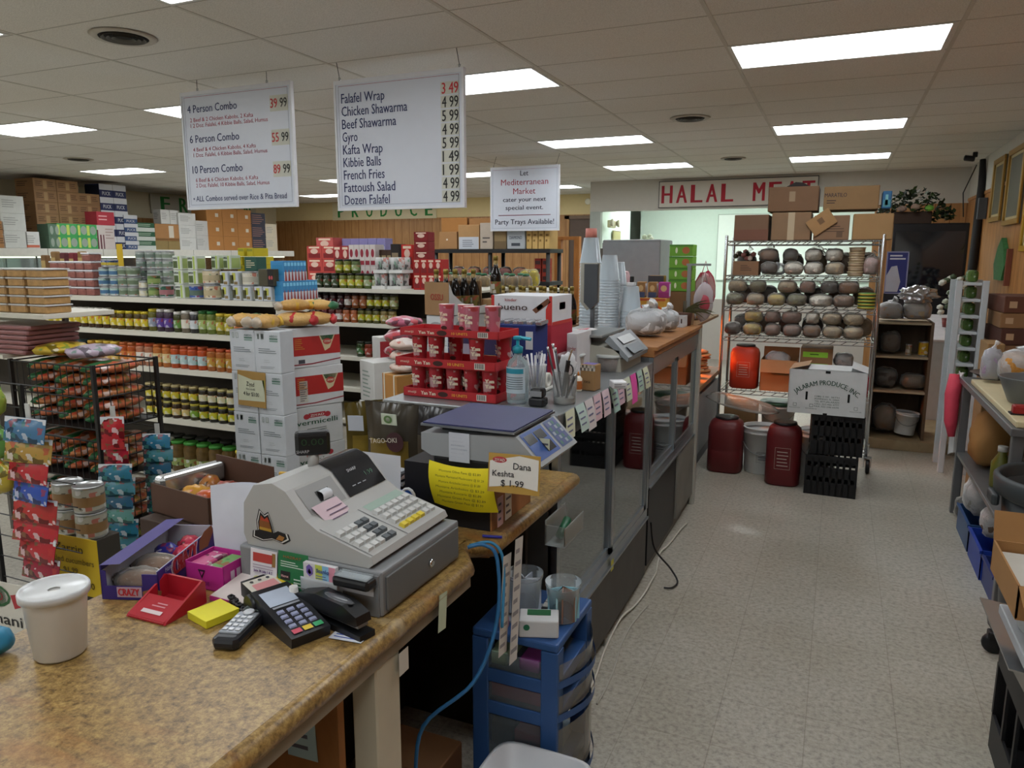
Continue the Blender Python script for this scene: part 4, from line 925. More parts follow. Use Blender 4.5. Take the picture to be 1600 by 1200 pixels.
bag('pink ribboned bag at the end of the bread table',(at(672+35,430,Y=TY+.1).x,TY+.56,tz+.0015),(.06,.08,.09),'#b5455c',66,False)
# ---- pine post frame beside the dark doorway
pf=empty('pine_door_frame',(0,0,0));tag(pf,'orange pine frame standing before the dark doorway by the party sign','frame');pm=grain_mat('pine','#a8662c','#c2803c',(3,3,.6),.5,5)
x0=at(866,400,Y=10.2).x;x1=at(905,375,Y=10.2).x;zt=at(880,375,Y=10.2).z
MB().span(x0,x0+.10,10.2,10.3,0,zt,pm,.004).build('post',pf);MB().span(x1-.08,x1,10.2,10.3,0,zt,pm,.004).build('post',pf);MB().span(x0,x1,10.2,10.3,zt,zt+.05,pm,.004).build('top_rail',pf)
# ================================================================ cartons stacked in the aisle end
abi=[('t','F','ABIDO',.76,.86,.045,'#2f5a4a',.30),('q','F',.60,.80,.92,.84,'#5a7a6c'),('q','F',.60,.75,.92,.785,'#7a958a'),('q','F',.12,.80,.20,.93,'#8a9690'),('q','F',.14,.815,.18,.92,'#c6c9ca'),('q','F',.26,.80,.38,.93,'#8a9690'),('q','F',.275,.815,.365,.92,'#c6c9ca'),
       ('l','F',.15,.46,.88,.60,3,'#7c8488'),('l','F',.2,.10,.85,.17,2,'#8c9296'),('l','F',.35,.24,.6,.33,2,'#b2b6b8')]
ap=None
for c in range(2):
    for t in range(5):
        lab='narrow white carton with green print, %s column, %s of the tall stack' % (('gondola-side','red-carton-side')[c],TIER[t]);loc=(-3.262+.197*c+wobble(.003),3.45,.001+t*.2525)
        if ap is None: ap=carton(lab,loc,(.192,.12,.2515),0,'#c3c7cb',abi,None,'carton','carton','narrow white cartons with green print',.004)
        else: dup(ap,loc,label=lab,rz=wobble(.01))
RZ=-math.radians(22);C0=Vector((-3.055,3.545));lx,ly=Vector((math.cos(RZ),math.sin(RZ))),Vector((-math.sin(RZ),math.cos(RZ)))
def turned(lab,u,v,z,dims,col,prints,group=None,name='carton',dz=0.0,**k):
    """carton in the turned stack: u across, v along its long face"""
    p=C0+lx*(u-dims[0]/2)+ly*(v+dims[1]/2);return carton(lab,(p.x,p.y,z),dims,RZ+dz,col,prints,None,name,'carton',group,**k)
zr=[('q','R',0,.30,1,.78,'#a82622'),('p','R',[(.60,.78),(.90,.78),(.80,.45),(.70,.38)],'#c9b892'),('p','R',[(.62,.78),(.88,.78),(.84,.66),(.66,.66)],'#2c5a3a'),('d','R',.75,.62,.08,.08,'#b0453c'),('t','R','ZIYAD',.75,.60,.05,'#e0d8c0',.12),('p','R',[(0,.06),(.45,.06),(1,.14),(1,.17),(.45,.09),(0,.09)],'#8c2430'),('l','R',.14,.45,.34,.74,6,'#b5782a'),('q','F',0,.30,1,.78,'#a82622')]
turned('red and white pasta carton on top of its stack, torn open for the pasta',0,0,1.014,(.24,.37,.245),'#c9cacb',zr+[('q','R',.2,.1,.32,.2,'#4a4a50')],'red and white pasta cartons',bev=.003)
turned('red and white pasta carton under the open one',0,.015,.762,(.24,.37,.25),'#c9cacb',zr+[('q','R',.17,.12,.32,.66,'#c9c4b8'),('l','R',.18,.14,.31,.64,9,'#6a666a')],'red and white pasta cartons',dz=-.04)
vm_=[('t','R','vermicelli',.5,.55,.13,'#26503a',.78),('q','R',.34,.72,.66,.84,'#a8303a'),('t','R','ZIYAD',.5,.745,.06,'#dcd6cc',.26),('d','R',.3,.76,.06,.07,'#a8303a'),('d','R',.7,.76,.06,.07,'#a8303a'),('l','R',.3,.36,.7,.46,2,'#6a706c'),('l','R',.2,.08,.8,.2,2,'#8a908c')]+abi
turned('white vermicelli carton with red emblem under the pasta cartons',0,.0,.509,(.24,.37,.25),'#c6c8c8',vm_,'white vermicelli cartons')
turned('lower white vermicelli carton at the floor end of the stack',0,.01,.256,(.24,.37,.25),'#c6c8c8',vm_,'white vermicelli cartons')
turned('bottom white vermicelli carton on the floor',0,.0,.001,(.24,.37,.25),'#c6c8c8',vm_,'white vermicelli cartons')
# price card on the narrow cartons
q=at(363,650,Y=3.385)
o=MB().box((0,0,0),(.215,.004,.215),M('#a8854a',.6)).build('price_card',loc=(q.x+.165,3.384,.80),rot=(0,.04,0));tag(o,'cream price card taped across the narrow white cartons','price card')
b=MB();O=Vector((-.1075,-.002,0));b.poly(O,FRONT,[(.005,.03),(.21,.04),(.205,.17),(.12,.165),(.005,.19)],M('#c8cbb0',.6));b.text('Ziyad',O,FRONT,.10,.125,.026,M_blacktx,'C',.06,.01);b.text('Vermicelli',O,FRONT,.10,.10,.013,M_blacktx,'C',.07);b.text('4 for $3.00',O,FRONT,.105,.065,.024,M_blacktx,'C',.12,.02);b.poly(O,FRONT,[(.19,.17),(.21,.17),(.208,.10)],M('#8fa03a',.6));b.build('printed_face',o)
# bags of pasta and spaghetti lying on the stack
random.seed(3)
def pasta(lab,c,L,rz,col,endc,r=.041,roll=0):
    o=MB().blob((0,0,r*1.2),(L/2,r*1.7,r*1.05),M(col,.5,var=.25,scale=90,bump=.2),int(L*1000),.12,2.5,3,.9).build('pasta_bag',loc=c,rz=rz);tag(o,lab,'pasta bag','pasta bags on the cartons')
    for s in (-1,1): MB().blob((s*L*.46,0,r*1.1),(L*.10,r*1.4,r*.8),CLEAR('#e6ded0',.35,.15) if s < 0 else M(endc,.45),2,.25,3,2).build('bag_end',o)
    MB().blob((0,0,r*1.2),(L*.16,r*1.78,r*1.12),M(endc,.45),4,.1,3,2,.9).build('printed_band',o)
pz=1.2645
for i,(x,y,L,rz,c,e_) in enumerate(((-3.30,3.45,.16,1.2,'#c29a5c','#c9a03a'),(-3.20,3.46,.16,1.5,'#b98f52','#2c6a42'),(-3.11,3.45,.16,1.3,'#c29a5c','#c9a03a'))): pasta('golden pasta bag on the narrow white cartons, %s' % nth(i),(x,y,pz),L,rz,c,e_)
for i,(u,v,z,c,e_) in enumerate(((-.05,.03,1.261,'#c09a5e','#b02a2c'),(-.05,.16,1.261,'#c29a5c','#b02a2c'),(-.16,.10,1.261,'#b98f52','#c9a03a'))):
    p=C0+lx*u+ly*(v+.06);pasta('bag of spaghetti with red printing on the open carton, %s' % nth(i,'','the near end'),(p.x,p.y,z),.26,RZ+.75+.2*i,c,e_)
p=C0+lx*-.10+ly*.27;pasta('bag of spaghetti with a green corner lying across the others',(p.x,p.y,1.352),.27,RZ+.5,'#c9a260','#2f6a44',.034)
p=C0+lx*-.11+ly*.12;pasta('golden pasta bag heaped at the back of the open carton',(p.x,p.y,1.352),.22,RZ+1.5,'#bd9454','#c9a03a',.036)
# white cartons, rice sacks and the wooden crate to the right
R2Z=-math.radians(30)
def plain(lab,c,dims,col,prints=(),group=None,rz=R2Z,**k): return carton(lab,c,dims,rz,col,prints,k.pop('tape',None),'carton','carton',group,**k)
arrow=[('p','R',[(.08,.5),(.22,.5),(.22,.4),(.34,.58),(.22,.76),(.22,.66),(.08,.66)],'#b8303a')]
gl=[('l','F',.2,.1,.8,.8,7,'#8c9a90')]
plain('white carton with a red arrow beside the vermicelli cartons',(-2.56,3.93,.50),(.20,.36,.30),'#c9c8c2',arrow,'white cartons beside the pasta')
plain('white carton with green fine print on the arrow carton',(-2.555,3.94,.802),(.20,.36,.255),'#c8c8c4',gl,'white cartons beside the pasta')
plain('white base carton under the arrow carton, on the floor',(-2.56,3.93,.001),(.20,.36,.497),'#bdbcb6',[],'white cartons beside the pasta')
plain('small white and red carton behind the rice sacks',(-2.76,4.16,.9),(.12,.12,.27),'#c6c4c0',[('q','R',0,.5,1,.9,'#a83038')],None)
plain('tall white plinth carton under the small red and white one',(-2.76,4.16,.001),(.12,.12,.897),'#bdbcb6',[],None)
o=carton('honey-coloured plywood rice crate tied with two white straps',(-2.17,3.47,.62),(.17,.20,.44),R2Z,'#a8763a',[('t','F','BASMATI',.5,.6,.08,'#8a4a2a',.6),('t','F','RICE',.5,.45,.08,'#8a4a2a',.4)],None,'rice_crate','crate')
b=MB();sm=M('#d8d2c0',.5)
for x in (-.055,.06): b.span(x-.005,x+.005,-.103,.103,-.001,.443,sm)
b.build('strap',o)
carton('carton under the plywood rice crate',(-2.17,3.47,.001),(.17,.21,.617),R2Z,'#a58458',[],None)
# pink and red sacks of rice
def sack(lab,c,r,col,c2,rz=0,seed=0,group='rice sacks'):
    o=MB().blob((0,0,r[2]),r,PRINT(col,.4,22),seed,.10,2,3,.85).build('rice_sack',loc=c,rz=rz);tag(o,lab,'sack',group)
    MB().blob((0,0,r[2]*1.25),(r[0]*.62,r[1]*.7,r[2]*.85),M(c2,.35),seed+3,.1,2,3).build('printed_panel',o);return o
sack('maroon rice sack lowest in the pile before the crate',(-2.49,4.00,1.06),(.14,.13,.045),'#8c2430','#9c2c3c',.4,1)
sack('white-topped maroon rice sack on the pile',(-2.49,4.00,1.148),(.14,.13,.045),'#a3384a','#cdc9cc',.5,2)
sack('pink rice sack behind the white-topped one',(-2.80,4.48,1.20),(.13,.12,.04),'#b5607a','#a8485e',.4,3)
sack('dark red rice sack under the pink one',(-2.80,4.48,1.11),(.13,.12,.045),'#93303c','#7c2430',.4,4)
carton('carton hidden under the pink rice sack',(-2.80,4.48,.001),(.2,.25,1.107),R2Z,'#a58458',[],None)
for k in range(3): sack('small clear bag of white rice on the plywood crate, %s' % TIER[k],(-2.17,3.47,1.064+k*.062),(.085,.10,.032),'#bda79a','#c9bdb4',.5,6+k,'small rice bags')
# ---- bottle cartons
burg=[('d','F',.45,.62,.3,.17,'#8a8c8c'),('q','F',.15,.5,.78,.6,'#5c5f60'),('d','F',.45,.42,.3,.08,'#7c7e80'),('l','F',.15,.08,.9,.2,2,'#9a9c9c'),('d','R',.25,.62,.10,.2,'#8a8c8c'),('l','R',.1,.08,.9,.3,3,'#a0a2a0')]
BZr=-.30
bp0=Vector((-2.02,3.80));
for t in range(6): carton('white carton with grey picture, %s under the bottle tray' % TIER[t],(bp0.x,bp0.y,.36+t*.168),(.19,.30,.1665),BZr,'#b9bcbc',burg,None,'carton','carton','white picture cartons')
carton('brown plinth carton under the white picture cartons',(bp0.x,bp0.y,.001),(.2,.31,.357),BZr,'#a08058',[],None)
o=empty('bottle_tray',(bp0.x,bp0.y,1.37),BZr);tag(o,'cut-open carton tray of black bottles, brown on one side','tray')
cardm=M('#8a6a48',.8);wm=M('#bfc2c0',.7)
MB().span(-.097,.097,-.152,.152,0,.004,wm).span(-.097,-.092,-.152,.152,.004,.185,cardm).span(-.097,.06,.147,.152,.004,.185,cardm).build('tray_wall',o)
f=MB();f.span(-.097,.097,-.156,-.152,.0,.185,cardm);f.text('OSSU',Vector((-.097,-.156,0)),FRONT,.10,.085,.035,M('#8a2c20',.6),'C',.10,.04);f.build('printed_front',o)
MB().prism([(-.152,0),(.152,0),(.152,.05),(.05,.04),(-.05,.07),(-.12,.12),(-.152,.185)],'x',.093,.097,wm).build('cut_side',o)
def bottle_proto(lab,loc,group):
    o=MB().lathe([(.030,0),(.033,.006),(.033,.12),(.026,.155),(.013,.185),(.012,.225)],M('#15100e',.08),n=14).build('bottle',loc=loc);tag(o,lab,'bottle',group)
    MB().lathe([(.0335,.03),(.0335,.10)],PRINT('#6a5f2c'),n=14,cap=False).build('label',o)
    MB().lathe([(.014,.222),(.0145,.245),(.012,.25)],M('#8c7a3a',.35,.6),n=12).lathe([(.0126,.196),(.0128,.222)],M('#a8925a',.5),n=12,cap=False).build('cap',o)
    return o
def local(p0,rz,x,y): return Vector((p0.x+x*math.cos(rz)-y*math.sin(rz),p0.y+x*math.sin(rz)+y*math.cos(rz)))
p=None
for i in range(2):
    for j in range(4):
        v=local(bp0,BZr,-.045+.078*i,-.112+.074*j);lab='black bottle in the cut-open tray, %s file, %s' % (('brown side','open side')[i],nth(j,'','the front'));loc=(v.x,v.y,1.3755)
        if p is None: p=bottle_proto(lab,loc,'bottles in the cut-open tray')
        else: dup(p,loc,label=lab)
v=Vector((-1.80,4.05));carton('brown carton of bottles right of the cut-open tray',(v.x,v.y,1.20),(.26,.24,.25),-.1,'#9a7850',[],'#b0935f')
carton('tall carton stack base under the brown bottle carton',(v.x,v.y,.001),(.27,.25,1.197),-.1,'#94724c',[],None)
q_=dup(p,(-1.87,4.02,1.4515),label='lone black bottle standing on the brown carton')
v2=Vector((-1.87,4.62));carton('carton under the back rows of black bottles',(v2.x,v2.y,.001),(.60,.30,1.25),0,'#94724c',[],None)
for j in range(2):
    for i in range(8): dup(p,(v2.x-.26+.074*i,v2.y-.08+.12*j,1.2525),label='black bottle behind the chocolate boxes, %s, %s row' % (nth(i),('front','rear')[j]),group='bottles behind the chocolate boxes')

# ================================================================ on top of the near deli case
DZ=1.1712
# trays of biscuit cups
trm=M('#b3262e',.45);cup_r=PRINT('#b5303a',.4,30);cup_p=PRINT('#c4788c',.4,30)
CZ=-math.radians(2);cc=Vector((-1.305,2.475))
def cup_tray(lab,z,w,d,off=0.0,h=.033):
    v=local(cc,CZ,off,0);o=MB().span(-w/2,w/2,-d/2,d/2,0,.003,trm).span(-w/2,w/2,-d/2,-d/2+.003,0,h,trm).span(-w/2,w/2,d/2-.003,d/2,0,h,trm).span(-w/2,-w/2+.003,-d/2,d/2,0,h,trm).span(w/2-.003,w/2,-d/2,d/2,0,h,trm).build('display_tray',loc=(v.x,v.y,z),rz=CZ);tag(o,lab,'display tray','red biscuit cup trays')
    b=MB();O=Vector((-w/2,-d/2,0));b.text('Yan Yan',O,FRONT,w*.28,h*.30,h*.42,M('#e8dcc8',.5),'C',w*.16,.05);b.disc(O,FRONT,w*.44,h*.5,.022,M('#3a1a16',.5),.001,.010);b.text('10 UNITS',O,FRONT,w*.62,h*.36,h*.32,M('#e0b040',.5),'C',w*.16,.03);b.text('meiji',O,FRONT,w*.10,h*.4,h*.28,M('#e8dcc8',.5),'C',w*.09);b.quad(O,FRONT,w*.80,h*.15,w*.90,h*.85,M('#d0ccc4',.6),.001)
    for k in range(5): b.quad(O,FRONT,w*(.81+.017*k),h*.25,w*(.818+.017*k),h*.8,M_blacktx,.0014)
    b.build('print',o);return o
def cup(lab,x,y,z,mt,group,proto=None):
    v=local(cc,CZ,x,y);loc=(v.x,v.y,z)
    if proto is not None: return dup(proto,loc,label=lab,rz=wobble(.6))
    o=MB().lathe([(.022,0),(.023,.002),(.030,.105),(.0315,.107),(.030,.110),(.027,.108)],mt,n=16).build('biscuit_cup',loc=loc);tag(o,lab,'snack cup',group)
    b=MB();O=Vector((0,-.0285,0))
    for t_,yy in (('Yan',.066),('Yan',.047)): b.text(t_,O,FRONT,0,yy,.015,M('#e4d6c0',.5),'C',.032,.09,.0015)
    b.disc(O,FRONT,0,.02,.013,M('#3a1c14',.5),-.003,.008);b.build('print',o)
    MB().lathe([(.0300,.1075),(.0312,.109),(.010,.1105)],M('#c9c2bc',.3,.5),n=16).build('foil_lid',o)
    return o
cup_tray('bottom red tray of biscuit cups on the deli case',DZ,.40,.17)
pr_=None
for j in range(2):
    for i in range(5):
        lab='red biscuit cup in the bottom tray, %s, %s row' % (nth(i),('front','rear')[j]);x,y=-.155+.077*i,-.042+.085*j
        if pr_ is None: pr_=cup(lab,x,y,DZ+.0045,cup_r,'red biscuit cups, bottom tray')
        else: cup(lab,x,y,DZ+.0045,cup_r,None,pr_)
cup_tray('middle red tray of biscuit cups with a white bar code',DZ+.1165,.43,.18,-.015)
for i,(x,y) in enumerate(((-.15,-.04),(-.075,-.045),(.10,-.045),(-.12,.04),(-.04,.045),(.17,.04))): 
    o=cup('red biscuit cup in the middle tray, %s' % nth(i),x,y,DZ+.121,cup_r,None,pr_);o['group']='red biscuit cups, middle tray'
cup_tray('top red tray carrying the pink biscuit cups',DZ+.233,.42,.17,0,.028)
pp_=None
for i,(x,y) in enumerate(((-.07,.03),(.01,.035),(.08,-.045),(.145,.0))):
    lab='pink biscuit cup in the top tray, %s' % nth(i)
    if pp_ is None: pp_=cup(lab,x,y,DZ+.2375,cup_p,'pink biscuit cups')
    else: cup(lab,x,y,DZ+.2375,cup_p,None,pp_)
# chocolate boxes
def cbox(lab,px0,px1,py0,py1,Y,d,z0,col,prints,rz=0.0,group=None,name='chocolate_box'):
    a,b_=at(px0,py1,Y=Y),at(px1,py0,Y=Y);return carton(lab,((a.x+b_.x)/2,Y+d/2,z0),(b_.x-a.x,d,b_.z-z0),rz,col,prints,None,name,'box',group,.002)
kb=[('q','F',0,0,.05,1,'#b8302a'),('q','F',.95,0,1,1,'#b8302a'),('t','F','kinder',.33,.80,.10,'#a32a2a',.20),('t','F','bueno',.36,.50,.22,'#3c2420',.48),('p','F',[(.68,.52),(.74,.40),(.98,.80),(.93,.93)],'#6a4028'),('p','F',[(.74,.62),(.78,.5),(.86,.65),(.82,.74)],'#c9a070'),('p','F',[(.90,.0),(.97,.0),(.97,.9),(.90,.55)],'#c03028'),('q','R',.2,.35,.8,.85,'#c9c9cc'),('q','R',.35,.5,.65,.75,'#a85a64'),('q','R',0,0,1,.12,'#b8302a')]
z1=DZ+.165
kb_l=cbox('red and violet chocolate carton under the big white chocolate box',772,862,508,560,3.04,.28,DZ,'#a8283a',[('q','F',.05,.2,.6,.8,'#3a2c6a'),('l','F',.65,.2,.95,.8,4,'#d0c4c0')],0,None)
kb_r=carton('slim white and red chocolate box standing right of the carton',(kb_l.location.x+.215,3.20,DZ),(.05,.2,.19),0,'#c6c4c6',[('q','F',0,0,1,.25,'#b02c2c'),('t','F','kinder',.5,.6,.10,'#a32a2a',.8),('l','F',.15,.3,.85,.5,3,'#8a8a90')],None,'chocolate_box','box',None,.002)
zt=at(820,510,Y=3.04).z
cbox('big white chocolate bar display box with a bar printed on it',768,863,463,508,3.045,.26,kb_l.location.z+(at(820,508,Y=3.04).z-DZ)+.001,'#cbccd0',kb,0)
mk=[('t','F','Milka',.62,.35,.22,'#c9ccd8',.5),('q','F',.78,.6,.98,.9,'#c2c6cc'),('q','F',.05,.1,.4,.35,'#b5a030'),('t','R','Milka',.5,.35,.2,'#c9ccd8',.7)]
b1=cbox('dark blue chocolate display box with silver foil bars inside',778,834,509,560,2.80,.16,DZ,'#1c2a68',mk,0)
for i in range(6): 
    o=MB().box((0,0,0),(.026,.12,.018),M('#b9bcc4',.2,.8),.004).build('foil_bar',loc=(b1.location.x-.085+i*.034,2.88,at(800,509,Y=2.80).z+.0015),rz=.1*(i % 3-1));tag(o,'silver foil chocolate bar on the dark blue box, %s' % nth(i),'chocolate bar','foil bars')
b2=cbox('violet and yellow chocolate box behind the biscuit cups',700,775,529,575,2.79,.12,DZ,'#3a3158',[('q','F',0,.15,1,.62,'#b59c2c'),('q','F',.32,.2,.52,.85,'#a8a0b4'),('t','F','CHOC',.18,.3,.2,'#3a3158',.2)],0)
# hand sanitiser
sz=at(802,632,Z=DZ);o=MB().lathe([(.036,0),(.040,.008),(.041,.04),(.038,.06),(.041,.08),(.041,.13),(.034,.155),(.014,.172),(.014,.185)],CLEAR('#c9d8dc',.25,.08),n=20).build('sanitizer_bottle',loc=(sz.x,sz.y+.04,DZ));tag(o,'clear hand sanitiser pump bottle with a teal pump','bottle')
MB().lathe([(.018,.183),(.019,.205),(.010,.21),(.006,.212),(.006,.232)],M('#1f93a8',.35),n=14).box((0,0,.231),(.030,.022,.014),M('#1f93a8',.35),.004).bar((0,0,.240),(.055,-.01,.236),.009,M('#1f93a8',.35)).build('pump',o)
lb=MB();lb.grid(lambda u,v: Vector((.0418*math.sin((u-.5)*2.2),-.0418*math.cos((u-.5)*2.2),.04+.095*v)),10,1,M('#b9c9d4',.5));lb.grid(lambda u,v: Vector((.0424*math.sin((u-.5)*1.8),-.0424*math.cos((u-.5)*1.8),.112+.018*v)),10,1,M('#2c8fa8',.5));
for k in range(6): lb.grid(lambda u,v: Vector((.0424*math.sin((u-.5)*1.7),-.0424*math.cos((u-.5)*1.7),.056+.008*k+.003*v)),8,1,M('#5c6a74',.6))
lb.build('label',o)
# pen cup and its contents
def stick_holder(lab,c,r,h,items,film):
    o=MB().lathe([(r*.86,0),(r*.88,.003),(r,h),(r*1.05,h+.002),(r*1.04,h+.006)],film,n=18,cap=False).lathe([(r*.86,0),(r*.86,.003)],film,n=18).build('clear_cup',loc=c);tag(o,lab,'cup');return o
pc_=at(880,636,Z=DZ);cx,cy=pc_.x-.02,pc_.y+.07
stick_holder('clear plastic cup full of pens and scissors beside the sanitiser',(cx,cy,DZ),.046,.115,None,CLEAR('#d8dcdc',.22,.15))
MB_w=MB().lathe([(.036,.004),(.038,.022)],M('#c9c9c4',.5),n=16).build('putty_ring',loc=(cx,cy,DZ));tag(MB_w,'white base ring inside the clear pen cup','ring')
for i,(dx,dy,lx_,ly_,L,r,c,nm,cat,lab) in enumerate(((-.018,-.01,-.05,.01,.20,.004,'#2a2a2c','pen','pen','black pen leaning in the clear cup'),(-.010,.0,-.045,.02,.21,.0045,'#c4c4c4','pen','pen','silver pen leaning in the clear cup'),(-.004,-.012,-.03,.0,.20,.004,'#3a3a40','pen','pen','dark grey pen leaning in the clear cup'),(.012,-.012,.035,-.01,.11,.005,'#26262a','marker','marker','short black marker in the clear cup'))):
    o=MB().tube([(dx,dy,.024),(dx+lx_,dy+ly_,L)],r,M(c,.3),8).build(nm,loc=(cx,cy,DZ));tag(o,lab,cat,None)
    MB().tube([(dx+lx_*.93,dy+ly_*.93,L*.93),(dx+lx_*1.02,dy+ly_*1.02,L*1.015)],r*1.25,M('#b0b2b4',.25,.8),8).build('cap',o)
o=MB().bar((.0,-.02,.03),(.018,-.015,.16),.012,M('#17181a',.4)).bar((.018,-.015,.16),(.03,-.012,.20),.005,M_chrome).build('utility_knife',loc=(cx,cy,DZ));tag(o,'black utility knife standing in the clear cup','knife')
o=MB().tube([(.022+.013*math.cos(a_),-.012,.125+.02*math.sin(a_)) for a_ in [k*.52 for k in range(12)]],.003,M('#2c2c30',.4),6,True).bar((.020,-.012,.105),(.012,-.01,.03),.006,M_chrome).build('scissors',loc=(cx,cy,DZ));tag(o,'scissors with dark loop handles in the clear cup','scissors')
o=MB().blob((.0,.012,.13),(.035,.022,.05),CLEAR('#e4e6e8',.5,.3),4,.35,3,3).build('plastic_wad',loc=(cx,cy+.02,DZ));tag(o,'crumpled white plastic stuffed in the clear pen cup','plastic bag')
# straw cup behind
scx=at(838,625,Z=DZ);o=stick_holder('clear cup of wrapped straws behind the black stamp',(scx.x-.05,scx.y+.12,DZ),.040,.11,None,CLEAR('#d8dcdc',.22,.15))
for i in range(5):
    a_=i*1.25;o=MB().tube([(.012*math.cos(a_),.012*math.sin(a_),.01),(.036*math.cos(a_),.036*math.sin(a_),.155)],.004,M('#c9c9cc',.4),6).build('wrapped_straw',loc=(scx.x-.05,scx.y+.12,DZ));tag(o,'wrapped white straw in the clear cup, %s' % nth(i,'','the front'),'straw','wrapped straws')
# black stamp / tape block and a stapler-like white holder
st=at(836,636,Z=DZ);o=MB().box((0,0,0),(.058,.05,.03),M('#232326',.4),.006).box((0,0,.03),(.050,.045,.035),M('#1a1a1c',.35),.010).build('date_stamp',loc=(st.x,st.y+.03,DZ));tag(o,'black self-inking stamp block beside the sanitiser','stamp')
MB().quad((-.022,-.0226,.036),FRONT,0,0,.044,.02,M('#8c8f94',.3),.001).build('clear_window',o)
tp_=at(838,612,Z=DZ);o=MB().lathe([(.016,0),(.034,0),(.034,.03),(.016,.03),(.016,0)],M('#c9c8c0',.4),n=20,cap=False,mtx=Matrix.Translation((0,0,.036)) @ Matrix.Rotation(PI/2,4,'Y')).box((.015,0,0),(.04,.10,.012),M('#c2c2bc',.4),.004).build('tape_dispenser',loc=(tp_.x-.0,tp_.y+.06,DZ));tag(o,'white tape dispenser behind the black stamp','tape dispenser')
# glue, kraft box, tubs
gp_=at(900,612,Z=DZ);o=MB().lathe([(.017,0),(.018,.004),(.018,.05),(.008,.062)],M('#d4cfc0',.4),n=14).build('glue_bottle',loc=(gp_.x,gp_.y+.02,DZ));tag(o,'small white glue bottle with an orange label','glue bottle')
MB().lathe([(.0184,.008),(.0184,.042)],PRINT('#a8602c'),n=14,cap=False).build('label',o);MB().lathe([(.008,.061),(.006,.072),(.002,.08)],M('#b06a28',.4),n=10).build('nozzle',o)
kx=at(918,612,Z=DZ);o=carton('small kraft box with chequered band and violet top',(kx.x-.005,kx.y+.05,DZ),(.065,.06,.105),-.1,'#94744c',[('q','F',0,.76,1,.98,'#c9c2b4')]+[('q','F',i*.125,.76+.11*((i) % 2),i*.125+.125,.87+.11*((i) % 2),'#26241f') for i in range(8)]+[('q','T',.1,.1,.9,.9,'#5a4c8c'),('t','F','tea',.5,.3,.12,'#3c2c1c',.4)],None,'kraft_box','box')
def tub(lab,c,r,h,fill,lid=True,group=None):
    o=MB().lathe([(r*.84,0),(r*.86,.003),(r,h)],CLEAR('#dcdcd8',.18,.1),n=22).build('clear_tub',loc=c);tag(o,lab,'tub',group)
    MB().lathe([(r*.80,.004),(r*.95,h*.86),(r*.3,h*.92)],M(fill,.7,var=.45,scale=120,bump=.5),n=22).build('contents',o)
    if lid: MB().lathe([(r*1.0,h-.004),(r*1.06,h-.004),(r*1.06,h+.006),(r*.97,h+.008)],CLEAR('#dfe3e2',.45,.1),n=22).build('lid',o)
tx=at(950,584,Z=DZ);tub('clear tub of dark brown spice with a pale lid',(tx.x-.02,tx.y+.09,DZ),.060,.070,'#4c2a1c')
tub('clear tub of shelled nuts behind the dark spice tub',(-1.10,3.17,DZ),.065,.085,'#8c6a44')
o=carton('small white note block beside the kraft box',(kx.x+.085,kx.y+.14,DZ),(.06,.07,.028),.5,'#c6c7c8',[('l','F',.1,.2,.9,.8,2,'#777777')],None,'note_block','note block')
sx_=at(896,552,Z=DZ);o=MB().lathe([(.020,0),(.021,.05),(.012,.07),(.012,.085)],M('#c9a87c',.3),n=14).build('sauce_bottle',loc=(sx_.x,sx_.y+.1,DZ));tag(o,'small pale sauce bottle with red cap near the nut tub','bottle');MB().lathe([(.013,.084),(.012,.10)],M('#b5382c',.4),n=12).build('cap',o)
# pastel notes clipped along the edge of the deli case
pastel=['#c9cdb4','#b4c9c2','#c9c3c4','#d0b4bc','#cdb8c0','#a3c4bc','#cfb2bf','#c2c8b2','#d84fa0','#a9c6b8','#c6ccb0']
wordc=['pale green','mint','greyish','pink','light pink','aqua','rose','sage','bright magenta','seafoam','pale lime']
for i in range(11):
    y=2.345+.105*i*(1.0+.004*i);hh=.105 if i != 8 else .12;hh += .01*((i*7) % 3)
    o=MB();m=M(pastel[i],.8,var=.03);ang=.35+.1*((i*5) % 3);tw=.12*((i*3) % 4-1.5)
    def sheet(u,v,t=0.0): 
        s_=(1-v)*hh;return Vector((.004+t+math.sin(ang)*s_*.55*(1-.4*s_/hh)+.02*v*0,u*.092+tw*s_,-math.cos(ang)*s_+.012))
    o.grid(lambda u,v: sheet(u,v),2,5,m);o.grid(lambda u,v: sheet(u,v,.0012),2,5,m)
    o=o.build('hanging_note',loc=(EX+.006,y,DZ-.012));tag(o,'%s slip of paper taped to the deli case edge, %s' % (wordc[i],nth(i,'','the scale end')),'note','slips along the deli case edge')
    if i != 8:
        wtr=MB()
        for k in range(3): wtr.grid(lambda u,v: sheet(.12+.6*u,.25+.22*k+.06*v,.0022),1,1,M('#6a6c88',.8,var=0))
        wtr.build('writing',o)
SC.cycles.transparent_max_bounces=24
